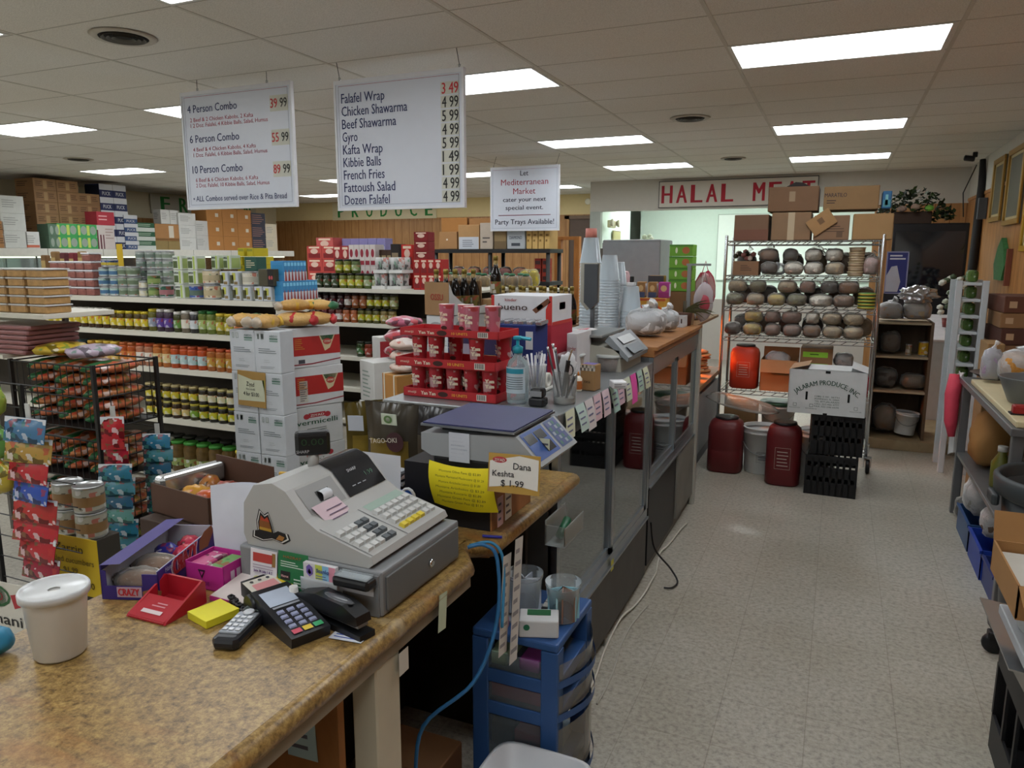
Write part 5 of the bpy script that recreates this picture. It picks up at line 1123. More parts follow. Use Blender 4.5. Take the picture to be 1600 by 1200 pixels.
# ================================================================ far deli case top
D2=1.2465
CUPF=CLEAR('#cfdbe2',.42,.15)
def cup_stack(words_,x,y,n,r0,r1,hc,pitch,topper=None):
    p=None
    for i in range(n):
        lab='upturned clear cup in the %s, %s' % (words_,nth(i,'','the bottom'));loc=(x,y,D2+i*pitch)
        if p is None:
            p=MB().lathe([(r0*1.04,0),(r0*1.05,.004),(r0,.007),(r1,hc),(r1*.97,hc+.001)],CUPF,n=20,cap=False).lathe([(r1*.97,hc),(r1*.97,hc+.001)],CUPF,n=20).build('clear_cup',loc=loc);tag(p,lab,'cup','cups of the '+words_)
        else: dup(p,loc,label=lab)
    return D2+(n-1)*pitch+hc
zt=cup_stack('tallest cup stack',-1.42,4.45,22,.066,.044,.155,.0195)
o=MB().lathe([(.036,0),(.034,.055)],M('#cf8478',.6),n=18).lathe([(.0345,.012),(.0338,.045)],PRINT('#d88c84',.6,60),n=18,cap=False).build('paper_cup',loc=(-1.42,4.45,zt+.002));tag(o,'small salmon pink paper cup on the tallest cup stack','cup')
cup_stack('middle cup stack',-1.24,4.25,20,.060,.042,.145,.0165)
cup_stack('second cup stack behind the grey scale',-1.33,4.75,16,.060,.042,.145,.018)
cup_stack('shortest cup stack',-1.12,4.30,9,.062,.044,.145,.0165)
o=MB().box((0,0,0),(.05,.04,.02),M('#c9c9cc',.3),.004).box((0,.012,.02),(.022,.02,.035),M_black,.004).build('label_clip',loc=(-1.12,4.30,D2+.2815));tag(o,'small black and white clip on the shortest cup stack','clip')
# pricing scale with a pole display
S2=M('#a09e92',.45);S2d=M('#4a4d50',.5);S2t=M('#9a9c9a',.3,.7)
sc2=empty('pricing_scale',(-1.063,3.475,DZ),0);tag(sc2,'grey label-printing scale with a tall pole display, far end of the near case','scale')
MB().prism([(-.17,.0),(.17,.0),(.16,.10),(-.16,.15),(-.17,.13)],'y',-.19,.19,S2,Matrix.Rotation(0,4,'Z')).build('body',sc2)
MB().span(-.18,.08,-.20,.20,.155,.168,S2t,.004).build('platter',sc2)
b=MB().prism([(.09,.14),(.20,.05),(.205,.07),(.11,.165)],'y',-.19,.19,M('#7e8488',.4));b.build('keypad_console',sc2)
b=MB();dr=Vector((.11,0,-.095)).normalized()
for k,(u0,u1,v0,v1,c) in enumerate(((.2,.8,.15,.45,'#b8bec0'),(.2,.8,.55,.9,'#5c666c'))): 
    n_=Vector((.65,0,.76));o_=Vector((.11,-.19,.166));b.quad(o_,(Vector((0,1,0)),dr),.38*u0,.145*v0,.38*u1,.145*v1,M(c,.4),-.0015)
b.build('keypad',sc2)
MB().lathe([(.012,0),(.012,.17)],S2d,c=(-.07,.12,.13),n=10).build('pole',sc2)
b=MB()
b.prism([(-.034,.30),(.0,.265),(.034,.30),(.034,.49),(-.034,.49)],'y',.08,.105,M('#3c4044',.4),Matrix.Translation((-.07,0,0))).prism([(-.062,.30),(-.028,.26),(.030,.30),(.030,.495),(-.062,.495)],'y',.1055,.135,S2,Matrix.Translation((-.07,0,0)))
b.build('display_head',sc2)
o=MB().grid(lambda u,v: Vector((u*.14-.07,v*.09-.045,.008*math.sin(u*3)+.012*v*u)),6,4,M('#d0cccc',.7)).build('receipt_sheet',loc=(-1.12,3.385,DZ+.173),rz=-.6);tag(o,'white and red printed sheet lying on the grey scale platter','paper')
MB().grid(lambda u,v: Vector((u*.07,v*.03-.03,.010+.012*v*u)),3,2,M('#b8505c',.7)).build('red_print',o)
# bagged supplies and boxes at the far end
bag('white plastic bag of napkins beside the short cup stack',(-1.00,4.20,D2),(.12,.13,.085),'#c9ccd0',11,True,film=FILMW)
bag('second white plastic bag behind the napkin bag',(-.96,4.52,D2),(.09,.09,.07),'#c6c9cc',12,True,film=FILMW)
o=MB().span(-.09,.09,-.06,.06,0,.004,M('#c4c6c8',.4)).build('plastic_basket',loc=(-.99,4.86,D2));tag(o,'white slotted plastic basket near the far end of the case','basket')
b=MB();bw=M('#c4c6c8',.4)
for s in (-1,1):
    for z0,z1 in ((.0,.015),(.055,.07)): b.span(-.09,.09,s*.06-.002,s*.06+.002,z0,z1,bw).span(s*.09-.002,s*.09+.002,-.06,.06,z0,z1,bw)
    for k in range(10): b.span(-.09+.019*k,-.084+.019*k,s*.06-.002,s*.06+.002,.015,.055,bw)
    for k in range(7): b.span(s*.09-.002,s*.09+.002,-.058+.019*k,-.052+.019*k,.015,.055,bw)
b.build('slotted_wall',o)
# snack display: stepped box with packets
dz_=D2
sd=carton('orange and yellow snack display box with curved front print',(-1.16,5.00,dz_),(.22,.14,.175),0,'#c9983c',[('p','F',[(0,0),(.25,0),(.35,.5),(.2,.9),(0,.6)],'#b8302a'),('p','F',[(.3,0),(.55,0),(.6,.5),(.45,.95),(.38,.5)],'#d6c9a8'),('p','F',[(.6,0),(.95,.05),(.9,.6),(.65,.9)],'#c9562c'),('p','F',[(.45,.45),(.85,.5),(.75,.75),(.5,.7)],'#8a4a2a'),('q','F',0,.9,1,1,'#b5562a')],None,'snack_display','display box')
for i,(c,w_,lab) in enumerate((('#9c7448',.055,'brown wafer packet standing on the snack display, %s' % nth(0)),('#9c7448',.055,'brown wafer packet standing on the snack display, %s' % nth(1)),('#a8408c',.07,'magenta tea box standing on the snack display'))):
    carton(lab,(-1.232+.078*i,5.02,dz_+.1765),(w_,.06,.105),0,c,[('q','F',0,0,1,.35,'#3c4a70' if i < 2 else '#8c2c70'),('d','F',.5,.6,.3,.2,'#d0b080'),('q','R',.1,.1,.9,.9,'#c9c4cc')],None,'snack_packet','packet',None)
for t in range(4): carton('bright green tea carton, %s of the green stack' % TIER[t],(-1.0,5.22 if t else 5.22,dz_+.215+t*.0795),(.16,.14,.0785),0,'#6fa83a',[('d','F',.7,.5,.16,.3,'#b06a3a'),('d','F',.3,.5,.05,.25,'#dce6c0'),('q','F',0,.85,1,1,'#4c8a2c')],None,'tea_carton','carton','green tea cartons')
carton('brown carton under the green tea cartons',(-1.0,5.22,1.1815),(.16,.14,.278),0,'#8a6a48',[],None)
carton('orange carton with dark top among the far deli case boxes',(-1.17,5.2,dz_),(.11,.08,.32),0,'#c28a34',[('q','F',0,.85,1,1,'#3c3c40'),('l','F',.1,.4,.9,.7,3,'#a86a20')],None,'snack_box','box')
o=MB().blob((0,0,.17),(.07,.06,.19),CLEAR('#dcb8bc',.5,.3),5,.15,2.2,3,.85).build('pink_bag',loc=(-1.35,5.08,D2-.24));tag(o,'tall pale pink plastic bag behind the wafer packets','bag');o.location=(-1.36,5.0,D2)
o=MB().blob((0,0,.09),(.075,.06,.10),CLEAR('#d8bcc4',.55,.3),15,.12,2.2,3,.85).build('pink_bag',loc=(-1.30,4.72+.22,D2));tag(o,'round pale pink bag low beside the cup stacks','bag')
# long narrow leaves and hanging bags at the far corner
o=MB();lf=M('#4c4a2c',.6)
random.seed(9)
for i in range(14):
    a_=random.uniform(-.9,.6);L=random.uniform(.16,.30);base=Vector((0,0,0));d_=Vector((math.cos(a_)*.8,random.uniform(-.5,.2),.55+random.uniform(-.35,.3))).normalized()
    w_=d_.cross(Vector((0,1,0))).normalized()*.010
    o.grid(lambda u,v,d_=d_,L=L,w_=w_: base+d_*(L*u)+w_*((v-.5)*2*(1-u)**.6)+Vector((0,0,-.10*u*u)),6,1,lf)
pl_=MB().lathe([(.045,0),(.055,.08),(.05,.085)],M('#5a3c30',.7),n=14).build('plant_pot',loc=(-.93,4.98,D2));tag(pl_,'spiky dark-leaved plant in a pot at the case end','plant');o.build('leaves',pl_,(0,0,.08))
MB().tube([(0,0,.02),(0,0,.16)],.012,M('#4a4230',.7),8).build('stem',pl_)
def hangbag(lab,c,w,h,col,c2,rz=0):
    o=MB().blob((0,0,-h*.45),(w/2,.03,h*.5),CLEAR(col,.6,.2),int(h*100),.15,2.5,3).tube([(-w*.2,0,-.03),(0,0,.08),(w*.2,0,-.03)],.004,CLEAR(col,.8,.3),6).build('hanging_bag',loc=c,rz=rz);tag(o,lab,'bag')
    MB().blob((0,-.012,-h*.48),(w*.30,.026,h*.28),M(c2,.5),3,.1,2,3).build('printed_heart',o)
pst=at(1098,440,Y=5.3)
o=MB().span(-.012,.012,-.012,.012,0,.40,M('#8c8f90',.4,.6)).box((0.06,.0,.39),(.16,.02,.015),M('#8c8f90',.4,.6)).build('bag_hanger',loc=(-.80,5.12,1.0));o.location=(-.93,5.10,D2);tag(o,'metal bag hanger post at the far corner of the deli case','hanger')
hangbag('white shopping bag with a red heart hanging at the case corner',(-.82,5.06,D2+.27),.13,.26,'#c9c2c6','#b04858',.5)
hangbag('crimson shopping bag hanging beside the heart bag',(-.86,5.32,D2+.34),.15,.28,'#a02440','#8c1c34',.3)
# ================================================================ meat room contents seen through the opening
o=empty('upright_refrigerator',(-2.02,7.7,0));tag(o,'plain grey upright refrigerator beyond the green tea cartons','refrigerator')
MB().box((0,.3,0),(.62,.6,1.87),M('#8c9094',.35,.5),.012).build('body',o);MB().span(.26,.29,-.01,.0,.9,1.4,M_steel,.003).build('handle',o)
MB().span(-.31,.31,-.012,-.001,.1,1.84,M('#94989c',.35,.5),.004).build('door',o);MB().span(-.33,-.30,-.015,.0,1.6,1.78,M('#5c5a54',.4)).build('hinge',o)
s=board('framed_picture','narrow framed picture on the meat room side wall','picture',(-3.93,13.6,1.55),RIGHT,.5,.62,'#a8a070','#6a5a38')
o=MB().box((0,0,0),(.3,.3,1.35),M('#b9c0bc',.5),.02).build('pedestal',loc=(-3.2,13.2,0));tag(o,'white pedestal inside the meat room carrying pale flowers','pedestal')
b=MB();random.seed(4)
for i in range(26): b.blob((wobble(.12),wobble(.10),random.uniform(.1,.72)),(.05,.05,.05),M(['#d6dccb','#c2cbb4','#b5b48c'][i % 3],.7),i,.2,3,1)
v_=MB().lathe([(.06,0),(.08,.1),(.05,.2)],M('#c6ccc8',.3),n=14).build('flower_vase',loc=(-3.2,13.2,1.352));tag(v_,'pale bouquet in a vase inside the bright meat room','flowers');b.build('flowers',v_)

# ================================================================ chrome wire rack
RX0,RX1,RY0,RY1=-.865,.288,6.33,6.80
rz_=[.60,1.045,1.292,1.545,1.825]
rk=empty('wire_rack',(0,0,0));tag(rk,'chrome wire shelving rack on casters full of bagged grains','rack')
for z in rz_+[.18]:
    b=MB()
    for y in (RY0,RY1):
        for dz in (0,-.030): b.bar((RX0,y,z+dz-.004),(RX1,y,z+dz-.004),.006,M_chrome)
        n=14
        for k in range(n):
            x=RX0+(RX1-RX0)*k/n;b.bar((x,y,z-.034),(x+(RX1-RX0)/n*.6,y,z-.004),.004,M_chrome)
    for x in (RX0,RX1):
        for dz in (0,-.03): b.bar((x,RY0,z+dz-.004),(x,RY1,z+dz-.004),.006,M_chrome)
    for k in range(30): 
        x=RX0+.02+(RX1-RX0-.04)*k/29;b.bar((x,RY0,z-.003),(x,RY1,z-.003),.0035,M_chrome)
    b.build('wire_shelf',rk)
pi_=0
for x in (RX0,RX1):
    for y in (RY0,RY1):
        po=MB().lathe([(.0127,.13),(.0127,1.86),(.010,1.868)],M_chrome,c=(x,y,0),n=10).build('post',rk)
        c_=MB().lathe([(.014,-.014),(.052,-.014),(.056,-.008),(.056,.008),(.052,.014),(.014,.014)],M_black,n=18,mtx=Matrix.Translation((x+.02,y,.057)) @ Matrix.Rotation(PI/2,4,'Y')).build('caster',rk)
        MB().span(x-.012,x-.008,y-.02,y+.02,.05,.13,M_steel).span(x+.040,x+.044,y-.02,y+.02,.05,.13,M_steel).span(x-.012,x+.044,y-.022,y+.022,.125,.132,M_steel).build('caster_fork',rk)
# cartons on top
RT=rz_[4]+.0015
def rbox(lab,px0,px1,py0,py1,col,prints=(),d=.36,Y=RY0+.0,z0=None,rz=0,**k):
    a,b_=at(px0,py1,Y=Y),at(px1,py0,Y=Y);z0=RT if z0 is None else z0
    return carton(lab,((a.x+b_.x)/2,Y+d/2,z0),(b_.x-a.x-.003,d,b_.z-z0),rz,col,prints,k.pop('tape',None),'carton','carton',k.pop('group',None),.005,**k)
c1=rbox('low brown carton at the deli side of the rack top',1146,1202,335,372,'#6e5440',[('q','F',0,0,1,.42,'#6a4434')])
c2=rbox('brown carton with pale vertical tape on the rack top',1204,1269,331,372,'#7c6248',[],tape='#a8977c',flaps=True)
c3=rbox('brown carton with a leaning flap on the rack top',1270,1329,336,372,'#7c6048',[('l','F',.3,.3,.9,.7,4,'#54402e'),('q','F',.65,.1,.82,.35,'#5c4632')])
c4=rbox('long tan carton at the television side of the rack top',1331,1398,333,372,'#94744c',[],tape='#a08458')
z2=max(c1.location.z+.19,at(1240,331,Y=RY0).z)+.004
rbox('upper brown carton with a square of tape, covering part of the red sign',1199,1281,290,330,'#6c5038',[('q','F',.42,.4,.54,.8,'#8a745a')],.34,z0=z2,rz=0)
o=MB().prism([(-.09,0),(.09,0),(.03,.03),(-.02,.035)],'y',-.1,.1,M('#241c1a',.7)).build('dark_cloth',loc=(-.35,6.55,at(1240,290,Y=RY0).z+.002));tag(o,'dark cloth bundle peeking over the upper carton','cloth')
rbox('upper tan carton with dark slanted lettering',1285,1376,289,334,'#7e6240',[('t','F','MARATILO',.22,.55,.17,'#2c2024',.40),('l','F',.06,.25,.3,.45,2,'#3a2c28')],.34,z0=z2+.004)
rbox('small blue carton standing beside the slanted-letter carton',1377,1395,298,332,'#2c5a80',[('q','F',.1,.1,.9,.5,'#3f7f8c'),('q','F',.3,.2,.6,.8,'#6aa0a4')],.2,z0=z2+.006)
# the flap of the third carton, a folded sheet of card
o=MB().box((0,0,0),(.19,.006,.13),M('#96744c',.8)).build('card_flap',loc=at(1291,358,Y=RY0-.012),rot=(.06,-.62,0));tag(o,'loose cardboard flap tilted across the carton with printed square','cardboard flap')
prints_on(o,.19,.006,.13,[('q','F',.40,.4,.62,.75,'#6c5236')])
# bagged grains
def grains(shelf,words_,tiers):
    z=rz_[shelf]+.001
    for t,row_ in enumerate(tiers):
        k=0
        for px,col,r_ in row_:
            q=at(px,420,Y=RY0+.10+.02*t);rr=r_*.0062*.80
            wd_='%s bag of %s' % ('clear',{'g': 'green lentils','t': 'tan grain','y': 'yellow lentils','w': 'white beans','b': 'brown beans','d': 'dark beans','r': 'reddish lentils','o': 'orange lentils'}[col])
            colr={'g': '#716e52','t': '#a8977a','y': '#b09c58','w': '#c6c0b4','b': '#7c5f4a','d': '#453c37','r': '#86695c','o': '#a8622c'}[col]
            bag('%s, %s, %s of the %s rack shelf' % (wd_,nth(k),('lower tier','upper tier')[t],words_),(q.x,RY0+.10+.03*t,z+t*.106),(rr*.95,.092,.059),colr,shelf*31+t*11+k,t == len(tiers)-1 and k % 2 == 0,group='bags of grain on the %s rack shelf' % words_)
            k += 1
grains(3,'second',[[(1202,'d',15),(1240,'w',17),(1271,'w',16),(1304,'t',16)],[(1200,'b',17),(1234,'d',13),(1270,'w',15),(1302,'w',15)]])
grains(2,'third',[[(1151,'g',16),(1183,'t',16),(1216,'y',16),(1248,'g',17),(1286,'w',20),(1322,'b',18)],[(1154,'t',17),(1186,'g',15),(1232,'t',17),(1264,'r',14),(1298,'d',15),(1328,'b',18)]])
grains(1,'fourth',[[(1150,'d',15),(1181,'y',17),(1213,'r',14),(1244,'r',16),(1275,'b',16),(1308,'t',17),(1341,'t',17)],[(1182,'y',17),(1212,'r',14),(1242,'r',18),(1275,'w',12),(1306,'t',17),(1340,'t',17)]])
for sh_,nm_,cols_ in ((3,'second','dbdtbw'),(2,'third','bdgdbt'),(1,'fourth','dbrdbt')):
    for k in range(6): bag('shaded bag in the back row of the %s rack shelf, %s' % (nm_,nth(k)),(RX0+.13+.185*k,RY0+.345,rz_[sh_]+.001),(.088,.085,.088 if sh_ != 3 else .10),{'d': '#3a322e','b': '#5c4636','g': '#55533c','t': '#7c6c52','w': '#9a958a','r': '#6a5048'}[cols_[k]],200+sh_*9+k,k % 3 == 0,group='back row bags on the %s rack shelf' % nm_)  # fills are darker copies, painting in the shade behind the front bags
q=at(1160,425,Y=RY0+.03);carton('small brown carton with dark print on the second rack shelf',(q.x+.02,RY0+.16,rz_[3]+.001),(.205,.2,.115),0,'#7c5c42',[('l','F',.3,.3,.75,.75,4,'#4a3428')],None,'carton','carton')
b=MB();random.seed(2)
for i in range(16): b.blob((wobble(.11),wobble(.05),random.uniform(0.02,.075)),(.025,.025,.022),M(['#2a2a1c','#c2b4a8','#8a5a54','#34301f'][i % 4],.7),i,.3,3,1)
o=b.build('flower_bunch',loc=(q.x+.03,RY0+.16,rz_[3]+.118));tag(o,'bunch of dark and pale flowers on the small rack carton','flowers')
o=MB().blob((0,0,.05),(.09,.08,.055),FILMW,8,.2,3,3,.8).build('clear_bag',loc=(at(1215,400,Y=RY0+.28).x,RY0+.21,rz_[3]+.12));tag(o,'empty crumpled clear bag behind the dark beans','bag');o.location.z=rz_[3]+.001
p=None
for t in range(6):
    q=at(1337,420,Y=RY0+.1);lab='round tan spice tub, %s of the tub stack' % TIER[t];loc=(q.x+wobble(.004),RY0+.11,rz_[3]+.001+t*.0375)
    if p is None:
        p=MB().lathe([(.054,0),(.058,.030)],M('#a08c70',.4),n=20).build('spice_tub',loc=loc);tag(p,lab,'tub','stack of spice tubs');MB().lathe([(.061,.030),(.062,.036),(.056,.037)],M('#c0ae8c',.3),n=20).build('lid',p)
    else: dup(p,loc,label=lab)
bag('pale pink bag at the end of the second rack shelf',(at(1361,420,Y=RY0+.1).x,RY0+.12,rz_[3]+.001),(.062,.08,.085),'#a88c88',77,True)
p=None
for k in range(5):
    q=at(1354,470,Y=RY0+.1);lab='striped yellow and green packet, %s of the small stack' % TIER[k];loc=(q.x,RY0+.10,rz_[2]+.001+k*.026)
    if p is None: p=MB().lathe([(.058,0),(.064,.006),(.064,.018),(.058,.0235)],M('#a8923c',.4),n=18,mats=[M('#2c2a20',.5),M('#a8923c',.4),M('#5a8a3c',.5)]).build('round_packet',loc=loc);tag(p,lab,'packet','striped round packets')
    else: dup(p,loc,label=lab)
# lower shelf of the rack
LZ=rz_[0]+.001
def jerry(lab,c,w,d,h,col,rz=0,lidc='#1c1a1a',prn=True):
    """squarish plastic drum with a wide black screw lid"""
    o=MB();cm=M(col,.45,var=.06);pr=[(.90,0),(1.0,.03),(1.0,.40),(.985,.42),(1.0,.44),(1.0,.80),(.90,.90),(.62,.965)]
    n=24;
    def sq(a): c_,s_=math.cos(a),math.sin(a);return (math.copysign(abs(c_)**.55,c_),math.copysign(abs(s_)**.55,s_))
    vs=[];
    for k,z in pr:
        for j in range(n): x,y=sq(2*PI*j/n);vs.append((x*k*w/2,y*k*d/2,z*h))
    fs=[(i*n+j,i*n+(j+1) % n,(i+1)*n+(j+1) % n,(i+1)*n+j) for i in range(len(pr)-1) for j in range(n)]+[tuple(range(n-1,-1,-1)),tuple((len(pr)-1)*n+j for j in range(n))]
    o.add(vs,fs,cm,True);o=o.build('plastic_drum',loc=c,rz=rz);tag(o,lab,'drum','red plastic drums')
    MB().lathe([(w*.33,h*.962),(w*.34,h*.97),(w*.33,h),(w*.28,h*1.002)],M(lidc,.4),n=24).build('lid',o)
    if prn:
        b=MB();O=Vector((-w/2,-d/2-.001,0));pm_=M('#b9a8a0',.6)
        for x0,y0,x1,y1 in ((.28,.28,.72,.285),(.28,.62,.72,.625),(.28,.28,.287,.62),(.713,.28,.72,.62)): b.quad(O,FRONT,x0*w,y0*h,x1*w,y1*h,pm_,.003)
        for k in range(5): b.quad(O,FRONT,w*(.34+.01*(k % 2)),h*(.33+.055*k),w*(.66-.02*(k % 3)),h*(.345+.055*k),pm_,.003)
        b.build('print',o)
    return o
q=at(1161,600,Y=RY0+.1);jerry('orange-red plastic drum standing on the lower rack shelf',(q.x,RY0+.16,LZ),.235,.22,.365,'#b23a22',lidc='#2a1c1a')
def open_carton(lab,c,w,d,h,col,rz=0,inside='#5c442c',fill=None,group=None):
    o=empty('open_carton',c,rz);tag(o,lab,'carton',group);m=M(col,.8);
    MB().span(-w/2,w/2,-d/2,d/2,0,.004,m).span(-w/2,w/2,-d/2,-d/2+.005,.004,h,m).span(-w/2,w/2,d/2-.005,d/2,.004,h,m).span(-w/2,-w/2+.005,-d/2,d/2,.004,h,m).span(w/2-.005,w/2,-d/2,d/2,.004,h,m).build('wall',o)
    f=MB();f.add([(-w/2,-d/2,h),(w/2,-d/2,h),(w/2*.98,-d/2-.05,h*.62),(-w/2*.98,-d/2-.05,h*.62)],[(0,1,2,3)],m);f.build('flap',o)
    MB().add([(-w/2,d/2,h),(w/2,d/2,h),(w/2,d/2+.03,h+.08),(-w/2,d/2+.03,h+.08)],[(0,1,2,3)],m).build('flap',o)
    return o
q=at(1214,606,Y=RY0+.0);open_carton('open brown carton with hanging flap on the lower rack shelf',(q.x,RY0+.17,LZ),.285,.26,.26,'#9a6e48')
o=MB().blob((0,0,.06),(.10,.08,.07),FILMW,21,.3,3,3).build('plastic_wad',loc=(q.x-.02,RY0+.17,LZ+.19));tag(o,'crumpled clear plastic in the open rack carton','plastic bag')
q=at(1272,606,Y=RY0+.12);carton('brown carton with two bright green labels on the lower rack shelf',(q.x,RY0+.27,LZ),(.245,.28,.36),0,'#8a6c4a',[('q','F',.08,.80,.85,.92,'#8ccc3a'),('q','F',.06,.52,.88,.66,'#86c438'),('l','F',.3,.84,.6,.89,1,'#3c5a20'),('l','F',.2,.57,.8,.62,1,'#3c5a20'),('q','F',.3,.16,.62,.38,'#b5bac0')],None,'carton','carton',bev=.004)
q=at(1315,606,Y=RY0+.12);carton('narrow brown carton beside the green-labelled one',(q.x-.0,RY0+.25,LZ),(.15,.2,.20),0,'#86623f',[],None,'carton','carton');bag('pale bag puffed up on the narrow brown carton',(q.x,RY0+.23,LZ+.202),(.080,.08,.065),'#9a9490',31,False,film=FILMW)
q=at(1343,606,Y=RY0+.06);carton('white box with orange-red printed front at the end of the rack',(q.x-.01,RY0+.14,LZ),(.12,.16,.19),0,'#b8b4b0',[('q','F',.08,.08,.92,.78,'#b0482c'),('q','F',.08,.60,.92,.70,'#c49a54'),('l','F',.2,.2,.7,.5,3,'#c98a60')],None,'carton','carton')
carton('slim red carton at the rack post',(.245,RY0+.17,LZ),(.05,.2,.16),0,'#8c2028',[],None,'carton','carton')
# wooden bread ledge with warm lamp left of the rack
M_wood=grain_mat('ledge_wood','#7c5a3a','#9a774c',(2,2,.7),.55,6)
bl=empty('bread_counter',(0,0,0));tag(bl,'wooden-edged bread counter glowing under the warm lamp beside the rack','counter')
MB().span(-1.75,-.93,5.15,6.9,.66,.70,M_wood,.004).build('counter_top',bl);MB().span(-1.75,-.98,5.15,6.9,0,.66,M('#6e7074',.6)).build('body',bl);MB().span(-.98,-.955,5.12,6.9,.12,.60,M('#8a8d90',.5)).build('side_panel',bl)
MB().span(-1.75,-1.72,5.15,6.9,.70,1.26,M('#8c6a44',.7)).build('back_panel',bl)
MB().span(-1.72,-.98,5.2,6.9,1.16,1.18,M_wood).build('upper_shelf',bl)
random.seed(8)
for st_ in range(4):
    for k in range(7):
        lab='round flat bread in the %s pile of the bread counter, %s' % (ORD[st_],nth(k,'','the bottom'));y=5.42+.38*st_;
        o=MB().lathe([(.02,0),(.125,.004),(.13,.013),(.11,.022),(.02,.026)],M(['#b5895a','#a87a48','#c29a68'][k % 3],.8,var=.25,scale=25),n=20).build('flat_bread',loc=(-1.12+wobble(.02),y+wobble(.01),.7015+k*.0275));tag(o,lab,'bread','flat breads on the bread counter')
for i in range(5): bag('orange-lit bag on the upper bread shelf, %s' % nth(i,'','the near end'),(-1.12,5.35+i*.30,1.1815),(.10,.12,.055),['#b5521f','#c97a2c','#a83c1a','#c28a34','#b5622a'][i],40+i,False,group='orange bags on the bread shelf')  # orange fills paint the counter's warm glow into the bags
wl_=MB().lathe([(.02,.10),(.03,.09),(.10,.0),(.095,.0),(.03,.08)],M('#8c3a22',.4,.3),n=20,cap=False).tube([(0,0,.09),(0,0,.18)],.01,M_black,6).build('heat_lamp',loc=(-1.35,5.9,.975));tag(wl_,'warm heat lamp hung under the shelf of the bread counter','lamp')
MB().lathe([(.012,.06),(.035,.04),(.04,.015),(.02,.0)],EMIT('#ff8c3c',1100),n=14).build('bulb',wl_)
wl2=dup(wl_,(-1.35,6.5,.975),label='second warm heat lamp, toward the rack end of the bread counter')
# the floor in front of the rack
jerry('dark red plastic drum next to the deli cases',(-.745,5.99,.001),.27,.27,.44,'#5f1c1e',prn=False)
jerry('dark red plastic drum with white printed panel, in front of the white bucket',(-.295,5.80,.001),.25,.235,.475,'#661c20')
def bucket(lab,c,r,h,rim=True,lid=None,col='#c4c6c4',name='bucket',tilt=None):
    o=MB().lathe([(r*.84,0),(r*.86,.005),(r*.97,h*.86),(r*1.03,h*.865),(r*1.03,h*.90),(r*.98,h*.905),(r,h*.96),(r*1.05,h*.965),(r*1.05,h),(r*.97,h),(r*.80,.012)],M(col,.4,var=.04),n=28,cap=False).lathe([(r*.84,0),(r*.84,.012)],M(col,.4,var=.04),n=28).build(name,loc=c);tag(o,lab,'bucket','white buckets');
    if tilt: o.rotation_euler=tilt
    hz=h*.88;MB().tube([(r*1.04*math.cos(a_),-r*1.06*abs(math.sin(a_)) if True else 0,hz-.16*math.sin(a_)*(h/.37)) for a_ in [PI*k/12 for k in range(13)]],.003,M('#8a8c8e',.3,.8),6).build('handle',o)
    if lid: MB().lathe([(r*1.07,h*.95),(r*1.08,h*1.0),(r*1.04,h*1.03),(r*.2,h*1.03)],M(lid,.4),n=28).build('lid',o)
    else: MB().lathe([(r*.96,h*.93),(r*.1,h*.94)],M('#bcc0c0',.5),n=28).build('inner_lid',o)
    return o
bk1=bucket('open white bucket between the two dark red drums',(-.475,6.06,.001),.15,.37)
prints_on(bk1,.30,.29,.37,[('q','F',.42,.28,.78,.285,'#4c4e58'),('q','F',.42,.5,.78,.505,'#4c4e58'),('q','F',.42,.28,.425,.5,'#4c4e58'),('q','F',.775,.28,.78,.5,'#4c4e58'),('l','F',.46,.32,.74,.47,3,'#5c5e68')])
plm=grain_mat('pallet_wood','#8a7454','#a38b66',(2,2,1),.7,6)
dl=empty('low_crate_platform',(0,0,0));tag(dl,'low brown carton platform under the rack carrying the green-lid bucket','platform');MB().span(-.84,-.14,6.36,6.77,.19,.21,plm).build('board',dl)
carton('brown carton under the rack behind the clear roll',(-.70,6.58,.212),(.26,.26,.24),0,'#8c6c48',[],None,'carton','carton')
bucket('white bucket with a dark green lid under the rack',(-.40,6.55,.212),.14,.27,lid='#1f4a34')
o=MB().blob((0,0,0),(.058,.30,.058),BAGFILM('#b4aea4',.3),12,.16,2.0,3).build('plastic_roll',loc=(-.74,6.42,.30),rot=(.12,0,1.4));tag(o,'long clear plastic roll leaning behind the dark red drum','plastic roll');o.location=(-.66,6.13,.525)
bucket('white bucket mostly hidden behind the black crates',(-.06,6.10,.001),.145,.37)
# black crates and the produce carton
def crate(lab,c,rz,top=True):
    o=empty('plastic_crate',c,rz);tag(o,lab,'crate','black crates under the produce carton');bm_=M('#121215',.5);w,d,h=.33,.34,.29
    b=MB();b.span(-w/2,w/2,-d/2,d/2,0,.012,bm_)
    for s in (-1,1):
        for z0,z1 in ((.0,.10),(.135,.21),(.245,.29)): b.span(-w/2,w/2,s*d/2-.004,s*d/2+.004,z0,z1,bm_);b.span(s*w/2-.004,s*w/2+.004,-d/2,d/2,z0,z1,bm_)
        for k in range(9): b.span(-w/2+k*w/8-.008,-w/2+k*w/8+.008,s*d/2-.004,s*d/2+.004,0,.29,bm_);b.span(s*w/2-.004,s*w/2+.004,-d/2+k*d/8-.008,-d/2+k*d/8+.008,0,.29,bm_)
    b.build('slatted_wall',o)
    MB().span(-w/2-.008,w/2+.008,-d/2-.008,-d/2+.008,.275,.292,bm_).span(-w/2-.008,w/2+.008,d/2-.008,d/2+.008,.275,.292,bm_).span(-w/2-.008,-w/2+.008,-d/2,d/2,.275,.292,bm_).span(w/2-.008,w/2+.008,-d/2,d/2,.275,.292,bm_).build('rim',o)
    return o
crate('black slatted plastic crate standing on the floor under the produce carton',(.045,5.76,.001),-.03)
crate('black slatted plastic crate directly beneath the white produce carton',(.055,5.80,.295),.05)
